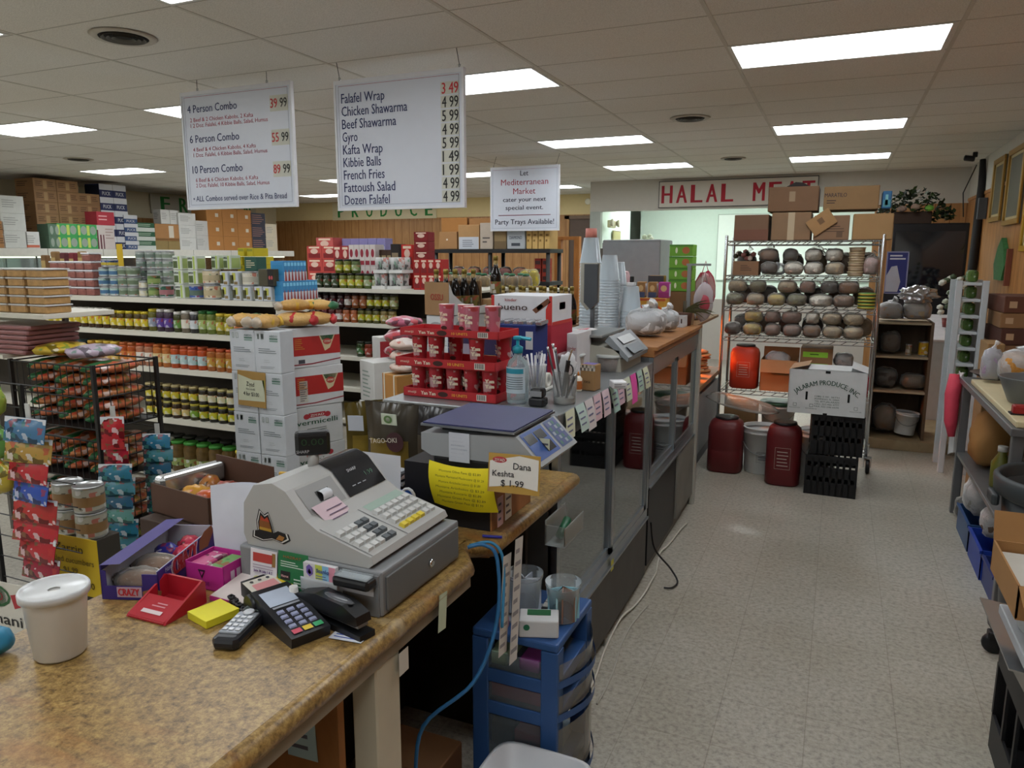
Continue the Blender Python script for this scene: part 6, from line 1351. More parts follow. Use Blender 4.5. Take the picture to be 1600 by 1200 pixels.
jl=open_carton('white waxed produce carton with arched green lettering on black crates',(-.02,5.76,.590),.51,.33,.315,'#c6c8c8',-.04)
for ch in [c for c in bpy.data.objects if c.parent == jl and c.name.startswith('flap')]: bpy.data.objects.remove(ch)
wm2=M('#c6c8c8',.7)
MB().add([(-.255,-.165,.315),(-.255,.165,.315),(-.13,.15,.345),(-.13,-.13,.345)],[(0,1,2,3)],M('#a08468',.8)).build('flap',jl)
MB().add([(.255,-.165,.315),(.255,.165,.315),(.15,.15,.355),(.15,-.15,.345)],[(0,1,2,3)],wm2).build('flap',jl)
MB().span(-.13,.15,-.165,.10,.318,.324,wm2).build('flap',jl)
b=MB();O=Vector((-.255,-.165,0));gm_=M('#2c4a3c',.6,var=0)
b.text('JALARAM PRODUCE, INC.',O,FRONT,.255,.215,.034,gm_,'C',.44,.02,.0015,0,0,.30)
for i,t in enumerate(('1280 S.W. 36TH','POMPANO, FL 33069','TEL 877-JALARAM','CELL 322-466-4777','FAX 322-246-6604')): b.text(t,O,FRONT,.26,.125-.018*i,.011,gm_,'C',.16,.0,.0015)
for x,t in ((.05,'PRODUCE OF U.S.A.'),(.16,'KEEP REFRIGERATED'),(.45,'HANDLE WITH CARE')):
    b.text(t,O,FRONT,x,.035,.007,gm_,'C',.075);
    for x0,y0,x1,y1 in ((-.012,.05,.012,.052),(-.012,.07,.012,.072),(-.012,.05,-.010,.072),(.010,.05,.012,.072)): b.quad(O,FRONT,x+x0,y0,x+x1,y1,gm_,.0012)
b.build('lettering',jl)
b=MB();hm_=M('#0e0e10',.9)
for x in (.125,.40): b.quad(O,FRONT,x-.007,.10,x+.007,.16,hm_,.0012)
b.quad(O,FRONT,.24,.297,.272,.315,hm_,.0012).quad(O,FRONT,.24,.0,.268,.012,hm_,.0012)
b.quad(Vector((.255,-.165,0)),RIGHT,.12,.20,.20,.23,hm_,.0012);b.build('hand_hole',jl)
# ================================================================ right side of the shop
# wooden shelf unit with bagged goods behind the rack
SY=7.30;su=empty('wooden_shelf_unit',(0,0,0));tag(su,'brown wooden shelf unit with bagged goods between rack and white freezer','shelf');M_su=grain_mat('shelf_unit_wood','#4c3826','#66503a',(2,2,.6),.6,5)
sx0,sx1=.33,.77;sz_=[.11,.52,.83,1.13]
for x in (sx0,sx1): MB().span(x-.012,x+.012,SY,SY+.42,.09,1.135,M_su,.002).build('side_panel',su)
MB().span(sx0,sx1,SY+.42,SY+.435,.09,1.135,M_su).build('back_panel',su)
for z in sz_[1:]: MB().span(sx0+.013,sx1-.013,SY-.01,SY+.42,z-.018,z,M('#a8977c',.6),.002).build('shelf',su)
pf_=MB().span(.30,1.02,SY-.08,SY+1.0,0,.09,grain_mat('platform_wood','#8a7656','#a08a68',(2,2,1),.6,5),.004).build('low_platform',loc=(0,0,0));tag(pf_,'low pale wooden platform under the brown shelf unit','platform')
for i,(x,z,r,c,lab,f) in enumerate(((.45,.522,(.10,.12,.10),'#3c3028','dark bagged herbs on the second shelf of the brown unit',None),(.67,.522,(.11,.12,.075),'#6a543c','brown bag slumped over the second shelf edge',None),(.46,.832,(.09,.12,.11),'#5a4636','brown paper-like bag on the third shelf of the brown unit',None),(.47,.112,(.11,.12,.14),'#6a4c30','brown bag on the bottom shelf of the brown unit',None),(.44,1.136,(.11,.14,.085),'#8a7a68','crumpled clear bag on top of the brown unit, rack side',FILMW),(.65,1.137,(.12,.15,.10),'#9c8c74','big crumpled clear bag with brown goods on top of the brown unit',FILMW))):
    bag(lab,(x,SY+.16,z+.001),r,c,90+i,i in (4,),film=f)
o=MB().blob((0,0,.07),(.14,.12,.08),M('#b9b9bc',.12,.7,bump=.6,scale=18),17,.45,3.2,4).build('foil_bag',loc=(.64,SY+.10,1.30));tag(o,'shiny crumpled foil bag heaped on the clear bags','bag')
for i,(x,c,r,h,lab) in enumerate(((.61,'#8a7c60',.025,.10,'pale jar at the back of the third shelf'),(.73,'#b08a1c',.045,.13,'yellow tin on the third shelf of the brown unit'))):
    q=can_proto('food_tin',r,h,c,lab,n=14);q.location=(x,SY+.12,.8315)
bk=bucket('small white bucket standing crooked on the low platform',(.63,SY-.0+.10,.1135),.095,.20);bk.rotation_euler=(0,.10,0);bk.location.z=.122
# white chest freezer
fz_=empty('chest_freezer',(0,0,0));tag(fz_,'white chest freezer with a glossy slanted lid behind the shelf unit','freezer')
MB().prism([(8.45,.05),(9.3,.05),(9.3,1.05),(8.45,.86)],'x',.62,1.30,M('#c2cacc',.35)).build('body',fz_)
MB().prism([(8.43,.862),(9.3,1.055),(9.3,1.075),(8.43,.882)],'x',.60,1.32,M('#d6d4d4',.10)).build('lid',fz_)
MB().span(.66,1.26,8.5,9.25,0,.05,M_black).build('base',fz_)
# big black television on a stand
tv=empty('television',(.93,9.75,0));tag(tv,'large black rear-projection television under the trailing plant','television')
tvx=at(1450,400,Y=9.75).x;w=at(1508,400,Y=9.75).x-at(1390,400,Y=9.75).x;z0=1.28;z1=at(1450,349,Y=9.75).z;tv.location.x=tvx
MB().prism([(-w/2,0),(w/2,0),(w/2*.72,.5),(-w/2*.72,.5)],'z',z0,z1,M('#17181b',.35)).build('cabinet',tv)
MB().span(-w/2,w/2,-.03,-.001,z0-.02,z1,M('#15161a',.25),.01).build('bezel',tv)
def screen(u,v): return Vector((-w*.46+u*w*.92,-.034-.012*math.sin(PI*u)*math.sin(PI*v),z0+.04+v*(z1-z0-.13)))
MB().grid(screen,14,10,M('#14161c',.06,spec=.8)).build('screen',tv)
MB().span(-w/2,w/2,.0,.45,.98,z0-.021,M('#121316',.4)).build('lower_cabinet',tv)
ts=empty('television_stand',(tvx,9.75,0));tag(ts,'dark stand with a glass shelf under the black television','stand');MB().span(-w/2,w/2,.0,.5,0,.90,M('#17181b',.5)).build('body',ts);MB().lathe([(.0,0),(.48,0),(.48,.018),(0,.018)],CLEAR('#a9b6bc',.35,.05,1.0),c=(0.05,.05,.93),n=40,cap=False,sy=.6).build('glass_shelf',ts);MB().span(-.2,.2,.1,.4,.90,.979,M('#17181b',.5)).build('riser',ts)
# trailing plant
pt=MB().box((0,0,0),(.40,.18,.14),M('#3c2c22',.8),.01).build('planter',loc=(at(1425,345,Y=9.9).x,9.98,z1+.002));tag(pt,'dark green leafy plant in a wooden planter on the television','plant')
b=MB();random.seed(6);lm=[M(c,.6) for c in ('#1c2c16','#26381c','#34491f','#151f12')]
for i in range(420):
    x=random.uniform(-.36,.42);h=.14+max(.02,.26*(1-((x-.02)/.42)**2))*random.random();y=wobble(.18);c=Vector((x,y,h-(.12 if x > .22 else 0)*random.random()))
    d_=Vector((wobble(1),wobble(1),wobble(.8))).normalized()*.035;e_=d_.cross(Vector((wobble(1),wobble(1),1))).normalized()*.020
    b.add([c-d_,c+e_,c+d_,c-e_],[(0,1,2,3)],lm[i % 4])
fo=b.build('leaves',pt);fo['kind']='stuff'
b=MB()
for i in range(3): b.blob((-.12+.14*i,-.15,.17+.02*(i % 2)),(.05,.03,.035),M(['#8a7468','#96806f','#6aa03a'][i],.7),i,.2,3,2)
b.build('blossom',pt)
# framed pictures on the right wall, wall ornament, cable run with camera
def wall_frame(lab,y0,y1,z0,z1,col,pic):
    o=MB().span(-.012,0,y0,y1,z0,z1,M(pic,.5,var=.2,scale=4)).build('framed_picture',loc=(XR-.003,0,0));tag(o,lab,'picture','framed pictures on the wood wall');fm_=M(col,.4,.3);b=MB();k=.055
    for a,c_,e_,f_ in ((y0,y1,z0,z0+k),(y0,y1,z1-k,z1),(y0,y0+k,z0+k,z1-k),(y1-k,y1,z0+k,z1-k)): b.span(-.035,-.0125,a,c_,e_,f_,fm_,.004)
    b.build('frame',o)
    MB().span(-.016,-.0125,y0+k,y0+k+.03,z0+k,z1-k,M('#b8a678',.6)).span(-.016,-.0125,y1-k-.03,y1-k,z0+k,z1-k,M('#b8a678',.6)).span(-.016,-.0125,y0+k,y1-k,z0+k,z0+k+.03,M('#b8a678',.6)).span(-.016,-.0125,y0+k,y1-k,z1-k-.03,z1-k,M('#b8a678',.6)).build('mat_border',o)
wall_frame('gold-framed grey picture nearest the corner of the wood wall',9.95,10.62,2.10,2.82,'#9c7a3a','#5a5644')
wall_frame('larger gold-framed picture beside the corner picture',8.95,9.75,2.03,2.82,'#a07c36','#565444')
wall_frame('gold-framed picture cut by the edge of view, lowest of the three',8.0,8.72,1.75,2.62,'#b08a2c','#8a7a48')
o=MB();random.seed(12)
o.prism([(9.35,1.45),(9.75,1.45),(9.85,1.62),(9.72,1.80),(9.55,1.90),(9.38,1.78),(9.25,1.60)],'x',XR-.05,XR-.003,M('#3f7a48',.6,var=.5,scale=30))
o=o.build('wall_ornament');tag(o,'green leaf-shaped ornament hung on the wood wall under the pictures','ornament')
MB().span(XR-.05,XR-.003,9.14,9.20,1.40,1.78,M('#7a4430',.6)).build('hanging_ribbon',o)
cb_=MB().tube([(XR-.05,11.35,2.92),(XR-.04,11.3,2.6),(XR-.05,11.25,2.2),(XR-.06,11.2,1.6),(XR-.10,11.1,.9),(XR-.10,11.1,.02)],[.035,.045,.05,.055,.05,.05],M('#1f1d1c',.7),8).build('cable_bundle');tag(cb_,'thick black cable bundle running down the corner of the wood wall','cable')
MB().tube([(XR-.12,11.3,2.85),(XR-.25,11.2,2.5),(XR-.22,11.2,2.2)],.008,M('#2c2a28',.6),6).build('loose_cable',cb_)
cm_=MB().box((0,0,0),(.05,.05,.06),M('#1c1c1e',.5),.006).lathe([(.03,0),(.035,.02),(.035,.11),(.02,.12)],M('#1c1c1e',.4),n=16,mtx=Matrix.Translation((0,0,-.02)) @ Matrix.Rotation(-PI/2*.9,4,'Y')).build('security_camera',loc=(XR-.20,10.9,CEIL-.062));tag(cm_,'black security camera under the ceiling by the wood wall corner','camera')
jb=MB().box((0,0,0),(.10,.05,.26),M('#50565a',.5),.006).build('junction_box',loc=(XR-.055,10.98,2.16));tag(jb,'grey junction box beside the black cable bundle','electrical box')
# poster on the television side, hung behind the rack post
o=board('wall_poster','blue and white poster standing behind the rack post','poster',(.42,8.4,1.33),FRONT,.20,.42,'#2c3478','#8c90b4',.006)
b=MB();b.poly(Vector((0,-.006,0)),FRONT,[(.01,.02),(.12,.02),(.14,.12),(.10,.28),(.05,.27),(.01,.18)],M('#b4b9c6',.6),.001)
for k in range(2): b.quad(Vector((0,-.006,0)),FRONT,.03,.34+.03*k,.17-.03*k,.355+.03*k,M('#c9ccd8',.6),.001)
b.build('printed_figure',o)
psb=MB().span(-.10,.10,.0,.03,0,1.33,M('#2a2a30',.5)).build('poster_stand',loc=(.52,8.41,0));tag(psb,'dark narrow stand carrying the blue poster','stand')
# white flowers in a red pot at the white rack
vp=at(1486,495,Y=8.6);o=MB().lathe([(.05,0),(.065,.09),(.06,.09)],M('#7a2c24',.5),n=16).build('plant_pot',loc=(vp.x,8.75,.99));tag(o,'white-flowered plant in a red pot on the chest freezer','plant')
o.location.z=.985
b=MB();random.seed(15)
for i in range(30): b.blob((wobble(.10),wobble(.08),random.uniform(.14,.52)),(.035,.035,.03),M(['#c9c9bc','#b4b8a4','#3c4a30'][i % 3],.7),i,.2,3,1)
b.build('flowers',o);MB().tube([(0,0,.05),(.02,0,.4)],.012,M('#3a4428',.7),6).build('stem',o)
# white plastic shelf tower with green plants
wt=empty('white_shelf_tower',(0,0,0));tag(wt,'slim white plastic shelf tower with green packs on its tiers','shelf');wm3=M('#b9bfc2',.4);wy=6.6;wx0,wx1=.845,1.02
for x in (wx0,wx1):
    for y in (wy,wy+.32): MB().span(x-.022,x+.022,y-.018,y+.018,0,1.52,wm3,.004).build('post',wt)
for k in range(10):
    z=.38+k*.125;MB().span(wx0+.023,wx1-.023,wy,wy+.32,z-.022,z,wm3,.003).build('tier',wt)
    if k > 1:
        o=MB().box((0,0,0),(.07,.16,.09),PRINT('#4c6a2c',.6,50),.02).build('green_pack',loc=(wx0+.10,wy+.17,z+.001));tag(o,'green leafy pack on the white shelf tower, %s' % nth(k-2,'tier','the bottom'),'packet','green packs on the white tower')
# ---- steel work table along the right wall
TX0,TX1,TY0,TY1,TZ=.775,1.58,3.97,5.62,.93
wt_=empty('work_table',(0,0,0));tag(wt_,'steel work table with a cream cutting board top along the wood wall','table');M_st=M('#77787a',.4,.7)
MB().span(TX0,TX1,TY0,TY1,TZ-.05,TZ-.012,M_st,.004).build('table_top',wt_)
cbd=MB().span(TX0+.02,TX1-.02,TY0+.02,5.30,TZ-.011,TZ+.02,M('#bdb08c',.5,var=.08),.006).build('cutting_board');tag(cbd,'long cream cutting board lying on the steel work table','cutting board')
for x in (TX0+.04,TX1-.04):
    for y in (TY0+.05,TY1-.06): MB().span(x-.025,x+.025,y-.025,y+.025,0,TZ-.05,M_st,.004).build('leg',wt_)
MB().span(TX0+.02,TX1-.02,TY0+.03,TY1-.03,.40,.425,M_st,.003).build('lower_shelf',wt_)
MB().span(TX1-.02,TX1,TY0+.03,TY1-.03,.43,TZ-.06,M('#4a4642',.7)).build('back_panel',wt_)
def rb(lab,c,dims,rz,col,prints=(),**k): return carton(lab,c,dims,rz,col,prints,k.get('tape'),'carton','carton',k.get('group'),.004)
for k,(w_,z_,h_,c) in enumerate(((.30,.0,.13,'#7c5c40'),(.28,.131,.12,'#4c2c22'),(.30,.252,.11,'#86623f'),(.27,.363,.12,'#5a3424'))): rb('brown carton at the end of the work table, %s of the pile' % TIER[k],(1.25,6.58,.937+z_-.0),(.32,.5,h_-.002),.05*(k % 2),c,[('q','F',.1,.3,.25,.7,'#b09070'),('l','F',.5,.3,.9,.7,2,'#4a3424')],group='cartons behind the work table')
eb_=MB().span(1.05,1.6,6.30,7.0,0,.935,M('#5c4a3a',.7)).build('side_cabinet');tag(eb_,'brown side cabinet carrying the cartons behind the work table','cabinet');MB().span(1.045,1.05,6.32,6.98,.05,.9,M('#6a5644',.7)).build('door',eb_)
rb('tall tan carton standing beside the white shelf tower',(1.0,5.98,.001),(.10,.3,1.12),0,'#8f7048',[('q','F',.1,.5,.9,.52,'#6a5030')])
bag('clear bag of bread on the work table before the cartons',(1.02,5.18,TZ+.0215),(.13,.14,.11),'#a8742c',51,True,film=FILMW)
bag('pinkish clear bag beside the bread bag',(.88,5.22,TZ+.0215),(.06,.07,.11),'#8c7c92',52,True,film=FILMW)
bag('small white bag on the work table beside the steel pan',(1.06,4.90,TZ+.0215),(.09,.08,.06),'#b0aca4',53,False,film=FILMW)
o=MB().lathe([(.0,0),(.06,0),(.17,.05),(.175,.052),(.0,.008)],M('#4c3a30',.6),n=24,cap=False,sx=.8).build('brown_tray',loc=(.95,5.48,TZ-.010));tag(o,'dark brown oval tray at the corner of the work table','tray')
o=MB().lathe([(.11,0),(.12,.005),(.17,.13),(.175,.135),(.165,.135),(.115,.01)],M('#6c7072',.4,.3),n=26,cap=False).lathe([(.11,0),(.11,.006)],M('#6c7072',.4,.3),n=26).build('grey_colander',loc=(.97,4.52,TZ+.0215));tag(o,'grey ribbed colander bowl on the cutting board','bowl')
rh=MB().span(-.05,.05,-.03,.03,0,.045,M('#8a1c1c',.4),.008).build('red_tool',loc=(.86,4.18,TZ+.0215));tag(rh,'small red tool on the near edge of the cutting board','tool');MB().span(-.06,.055,-.032,.032,-.0005,.006,M_black).build('base',rh)
# goods on the lower shelf and floor under the table
LZT=.4265
o=MB().blob((0,0,.17),(.13,.12,.19),M('#8f6838',.75,bump=.4,scale=10),3,.25,2.2,3,.85).build('paper_bag',loc=(.93,5.20,LZT));tag(o,'crumpled brown paper bag on the shelf under the work table','bag')
o=MB().lathe([(.045,0),(.05,.01),(.05,.14),(.022,.19),(.022,.21)],M('#5a5c22',.3),n=16).build('oil_jug',loc=(.90,4.75,LZT));tag(o,'jug of greenish oil under the work table','jug');MB().lathe([(.025,.205),(.025,.235)],M('#b8b8b4',.4),n=12).build('cap',o)
for i,(y,r,c,lab) in enumerate(((4.50,(.10,.12,.10),'#5c5c60','crumpled clear bag under the work table beside the oil jug'),(4.20,(.11,.14,.09),'#8c8c90','white bundled plastic under the near end of the work table'))): bag(lab,(.95,y,LZT),r,c,55+i,False,film=FILMW)
carton('black box on the shelf under the work table',(1.25,4.7,LZT),(.3,.4,.26),0,'#1b1a1c',[],None)
for i,(x,y,r,c,lab,f) in enumerate(((.90,5.35,(.12,.10,.10),'#1c1a20','dark bundle on the floor at the far table leg',None),(.90,5.02,(.13,.15,.12),'#6c6a66','clear plastic bag of scraps on the floor under the table',FILMW),(.92,4.62,(.12,.13,.09),'#4c3c30','brown bag on the floor between the blue bins',FILMW))): bag(lab,(x,y,.171 if i else .001),r,c,70+i,False,film=f)
def blue_bin(lab,c,w,d,h,col):
    o=empty('blue_bin',c);tag(o,lab,'bin','blue bins under the work table');m=M(col,.45)
    MB().span(-w/2,w/2,-d/2,d/2,0,.006,m).span(-w/2,w/2,-d/2,-d/2+.006,.006,h,m).span(-w/2,w/2,d/2-.006,d/2,.006,h,m).span(-w/2,-w/2+.006,-d/2,d/2,.006,h,m).span(w/2-.006,w/2,-d/2,d/2,.006,h,m).build('body',o)
    MB().span(-w/2-.01,-w/2,-d/2-.01,d/2+.01,h-.015,h+.001,m).span(w/2,w/2+.01,-d/2-.01,d/2+.01,h-.015,h+.001,m).build('rim',o);return o
blue_bin('blue plastic bin under the far part of the work table',(.96,5.02,.001),.34,.42,.165,'#2c4c7a')
blue_bin('royal blue plastic bin in the middle under the work table',(.96,4.58,.001),.34,.38,.165,'#1f3c98')
blue_bin('dark blue plastic bin under the near part of the work table',(.97,4.225,.001),.34,.29,.15,'#27346e')
bag('brown scraps in the dark blue bin under the table',(.95,4.22,.0085),(.11,.12,.12),'#5a3c2c',73,False)
o=MB().span(-.03,.03,-.02,.02,0,.035,M('#c42c8c',.5),.004).build('pink_tag',loc=(.90,4.02,.232));tag(o,'bright pink tag on the brown scraps under the table','tag');o.location=(.83,4.10,.152)
# red-pink strap and apron hanging at the table corner
o=MB().tube([(.70,5.60,.93),(.695,5.57,.80),(.70,5.55,.62),(.71,5.53,.52)],[.03,.045,.04,.02],M('#c43c50',.7,bump=.4,scale=30),8).tube([(.72,5.58,.90),(.705,5.60,.72),(.70,5.62,.60)],[.03,.04,.02],M('#b83448',.7),8).build('red_cloth',loc=(.03,0,0));tag(o,'coral red cloth hanging from the corner of the work table','cloth')
o.location=(.045,.02,.0)
o=MB().grid(lambda u,v: Vector((.02*math.sin(u*9),u*.16,.55*v-.55+.02*math.sin(u*7))),8,6,CLEAR('#c9c9c9',.25,.15)).build('clear_sheet',loc=(.78,5.60,.925));tag(o,'clear plastic sheet hanging beside the coral cloth','plastic sheet')
# ---- grey trash can on a dolly
tc_=empty('trash_can',(1.02,3.98-.55,0));tag(tc_,'round dark grey trash can with a wide rolled rim','trash can');gm2=M('#34393b',.5)
tc_.location=(1.035,3.86-.62,.0)
tcx,tcy=.955,4.14
tc_.location=(tcx,tcy-.52,.14)
MB().lathe([(.21,0),(.215,.01),(.255,.60),(.245,.60),(.20,.012)],gm2,n=36,cap=False).lathe([(.21,0),(.21,.01)],gm2,n=36).build('body',tc_)
MB().lathe([(.255,.555),(.285,.575),(.29,.64),(.275,.655),(.262,.64),(.25,.58)],gm2,n=36,cap=False).build('rim',tc_)
for s in (-1,1): MB().box((s*.285,0,.52),(.03,.12,.05),gm2,.01).build('handle',tc_)
dl=empty('trash_dolly',(tcx,tcy-.52,0));tag(dl,'black wheeled dolly under the grey trash can','dolly')
MB().lathe([(.24,.10),(.25,.105),(.25,.135),(.24,.138)],M_black,n=30).build('plate',dl)
for k in range(4):
    a_=PI+.25+k*PI/2;x,y=.24*math.cos(a_),.24*math.sin(a_)
    MB().lathe([(.01,-.014),(.042,-.014),(.046,-.006),(.046,.006),(.042,.014),(.01,.014)],M_black,n=16,mtx=Matrix.Translation((x,y,.047)) @ Matrix.Rotation(PI/2,4,'X')).build('caster_wheel',dl)
    MB().box((x,y,.07),(.05,.05,.032),M_black,.006).build('caster_fork',dl)
# ---- crates and boxes at the near right edge
def stack_crate(lab,x,y,z,w,d,h,col='#131316'):
    o=empty('plastic_crate',(x,y,z));tag(o,lab,'crate');m=M(col,.5);b=MB();b.span(-w/2,w/2,-d/2,d/2,0,.01,m)
    for s in (-1,1):
        b.span(-w/2,w/2,s*d/2-.005,s*d/2+.005,0,h,m);b.span(s*w/2-.005,s*w/2+.005,-d/2,d/2,0,h*.3,m);b.span(s*w/2-.005,s*w/2+.005,-d/2,d/2,h*.75,h,m)
        for k in range(5): b.span(s*w/2-.005,s*w/2+.005,-d/2+k*d/4-.01,-d/2+k*d/4+.01,h*.3,h*.75,m)
    b.build('body',o);MB().span(-w/2-.012,-w/2,-d/2-.01,d/2+.01,h-.02,h,m).span(w/2,w/2+.012,-d/2-.01,d/2+.01,h-.02,h,m).build('rim',o);return o
stack_crate('big black crate on the floor at the near right corner',.80,2.52,.001,.40,.62,.42)
carton('white carton stuck upright in the near black crate',(.80,2.36,.015),(.26,.28,.50),.0,'#b9bbbe',[],None)
carton('orange carton low beside the near black crate',(.64,2.02,.001),(.12,.2,.22),.2,'#a8622c',[],None)
o=MB().prism([(-.15,0),(.15,0),(.19,.055),(-.19,.055)],'y',-.22,.22,M('#aeb2b6',.2,.9)).build('foil_tray',loc=(.68,2.43,.53),rot=(0,.12,0));tag(o,'silver foil roasting tray lying on the white carton','tray')
MB().span(-.20,.20,-.23,.23,.055,.060,M('#b4b8bc',.2,.9)).build('rim',o)
mv=empty('metal_cart',(0,0,0));tag(mv,'white enamel cart with an open brown carton, at the near right edge','cart')
MB().span(.50,.95,2.10,2.45,.66,.69,M('#a9acb0',.4),.004).build('top',mv)
for x in (.66,.91): 
    for y in (2.14,): MB().span(x-.012,x+.012,y-.012,y+.012,0,.66,M('#8a8c90',.4,.6)).build('leg',mv)
bucket('white tub under the open carton at the near right edge',(.62,2.30,.692),.12,.10)
o=open_carton('open brown carton lined with white at the near right edge',(.645,2.27,.797),.36,.34,.09,'#946c40');
MB().span(-.17,.17,-.16,.16,.01,.06,M('#b9b6ac',.7)).build('liner',o)
# ================================================================ on the cash counter
CZ0=CT+.0012
# cash register on its drawer
DX0,DX1,DY0,DY1=-1.165,-.795,1.165,1.495;DH=.095
G_reg=M('#a3a3a0',.45,var=.03);G_dr=M('#7c7e80',.45,var=.05);G_key=M('#b9bab8',.4);
rg=empty('cash_register',(0,0,0));tag(rg,'grey cash register with keypad and pole display on its metal drawer','cash register')
MB().span(DX0,DX1,DY0,DY1,CZ0,CZ0+DH,G_dr,.004).build('drawer_case',rg)
df=MB().span(DX1,DX1+.006,DY0+.012,DY1-.012,CZ0+.010,CZ0+DH-.012,M('#6c6e6e',.45,.3),.002).build('drawer_front',rg)
MB().lathe([(.009,0),(.010,.004),(.006,.006)],M_chrome,n=14,mtx=Matrix.Translation((DX1+.006,(DY0+DY1)/2+.02,CZ0+.045)) @ Matrix.Rotation(PI/2,4,'Y')).build('lock',df)
zb=CZ0+DH+.001;kq=.78
prof=[(-1.145,zb),(-.83,zb),(-.818,zb+.010),(-.825,zb+.024),(-.955,zb+.060),(-.985,zb+.078),(-1.035,zb+.134),(-1.07,zb+.148),(-1.12,zb+.138),(-1.15,zb+.095),(-1.155,zb+.025)]
MB().prism(prof,'y',DY0+.008,DY1-.012,G_reg).build('body',rg)
# slope frames: keypad plane and head plane, u runs along +Y, v up the slope
def slope(p0,p1):
    a,b_=Vector((p0[0],0,p0[1])),Vector((p1[0],0,p1[1]));d=(b_-a).normalized();return a+Vector((0,DY0+.008,0)),(Vector((0,1,0)),d),(b_-a).length
ko,kf,kl=slope((-.825,zb+.024),(-.955,zb+.060));ho,hf,hl=slope((-.985,zb+.078),(-1.035,zb+.134))
kn=kf[0].cross(kf[1])
def key(b,u,v,s_,h,m): 
    c_=ko+kf[0]*u+kf[1]*v;p=[c_+kf[0]*x+kf[1]*y+kn*z for z,k in ((0,1),(h,.82)) for x,y in ((-s_*k,-s_*k*.8),(s_*k,-s_*k*.8),(s_*k,s_*k*.8),(-s_*k,s_*k*.8))]
    b.add(p,[(4,5,6,7),(0,1,5,4),(1,2,6,5),(2,3,7,6),(3,0,4,7)],m)
n_=0
for r in range(4):
    for c in range(5):
        m=M('#50565a',.4) if c >= 2 and r < 4 and c < 5 and (r >= 0 and c == 3 or c == 4) else G_key
        b=MB();key(b,.022+.0235*c*.92,.022+.024*r,.0098,.008,m);b.build('key',rg)
for r in range(4):
    for c in range(6):
        m=M('#c9b53a',.4) if r == 0 and c < 4 else G_key
        b=MB();key(b,.165+.0235*c,.026+.024*r,.0098,.008,m);b.build('key',rg)
b=MB();b.quad(ko,kf,.16,.112,.30,.136,M('#8fa396',.5),.001).quad(ko,kf,.006,.0,.008,kl,M('#4c4e50',.6),.001);b.quad(ko,kf,.14,0,.1425,kl,M('#55585a',.6),.001);b.build('keypad_seam',rg)
MB().quad(ho,hf,.165,.004,.30,hl-.004,M('#16181c',.2),.002).build('display_glass',rg)
b=MB();b.text('1.99',ho,hf,.25,hl*.45,.012,M('#2c5a3a',.4,var=0),'L',.03,0,.003);b.text('SHARP',ho,hf,.20,hl*.78,.008,M('#b9bcc0',.4,var=0),'L',.035,0,.003)
for k in range(3): b.quad(ho,hf,.185+.02*k,hl*.3,.198+.02*k,hl*.33,M('#8a8e92',.5),.003)
b.build('lettering',rg)
# curved black display cover over the head
b=MB();pts=[(-.985,zb+.0795),(-1.035,zb+.1355),(-1.052,zb+.144),(-1.07,zb+.1495),(-1.10,zb+.144)]
b.grid(lambda u,v: (lambda k,f: Vector((pts[k][0]+(pts[k+1][0]-pts[k][0])*f-.000,DY0+.165+.145*u,pts[k][1]+(pts[k+1][1]-pts[k][1])*f+.002)))(min(3,int(v*4)),v*4-min(3,int(v*4))),2,8,M('#16181c',.18));b.build('display_cover',rg)
# receipt printer: recess, paper and slip
b=MB();b.quad(ho,hf,.025,.004,.145,hl-.006,M('#8c8d8c',.5),.001).quad(ho,hf,.07,.022,.115,.048,M_black,.002).quad(ho,hf,.035,.008,.085,.016,M_black,.002);b.build('printer_cover',rg)
b=MB();b.grid(lambda u,v: ho+hf[0]*(.078+.032*u)+hf[1]*(.022+.025*v)+hf[0].cross(hf[1])*(.003+.008*math.sin(v*PI)),2,5,M('#c9ccd2',.6));b.build('receipt_paper',rg)
hn=hf[0].cross(hf[1])
o=MB().grid(lambda u,v: ho+hf[0]*(.050+.085*u-.02*v)+hf[1]*(.018*v-.052*(1-v))+hn*(.006+.003*math.sin(u*3)),4,4,M('#cfb9c2',.8)).build('slip_note');tag(o,'pale pink handwritten slip stuck on the register printer','note')
b=MB();
for k in range(4): b.quad(ho-hf[1]*.052+hf[0]*.052,hf,.006,.012+.012*k,.07-.01*(k % 2),.0145+.012*k,M('#6a5a70',.7),.0105)
b.build('writing',o)
# cowboy hat sticker on the near side
b=MB();O=Vector((DX0+.01,DY0+.008,zb));
hat=[(.030,.028),(.055,.022),(.080,.030),(.105,.024),(.122,.036),(.118,.050),(.098,.054),(.085,.046),(.080,.070),(.072,.096),(.062,.088),(.050,.100),(.042,.070),(.043,.048),(.032,.044)]
cxh,cyh=sum(p[0] for p in hat)/len(hat),sum(p[1] for p in hat)/len(hat)
def sc_(k): return [(cxh+(x-cxh)*k,(cyh+(y-cyh)*k)*.82) for x,y in hat]
def hs(p): return [(x,y*.82) for x,y in p]
b.poly(O,FRONT,sc_(1.14),M('#17181a',.5),.0008).poly(O,FRONT,sc_(1.05),M('#c9c9c6',.5),.0012).poly(O,FRONT,sc_(.97),M('#17181a',.5),.0016)
b.poly(O,FRONT,hs([(.047,.050),(.080,.048),(.076,.070),(.070,.088),(.062,.080),(.052,.090),(.047,.070)]),M('#7a4a20',.5),.002).poly(O,FRONT,hs([(.047,.050),(.080,.048),(.079,.056),(.047,.058)]),M('#a8842c',.5),.0024).poly(O,FRONT,hs([(.090,.030),(.108,.029),(.114,.040),(.100,.044)]),M('#9a6a34',.5),.002).poly(O,FRONT,hs([(.052,.076),(.076,.074),(.070,.088),(.062,.080),(.053,.089)]),M('#a03c24',.5),.0024)
b.build('hat_sticker',rg)
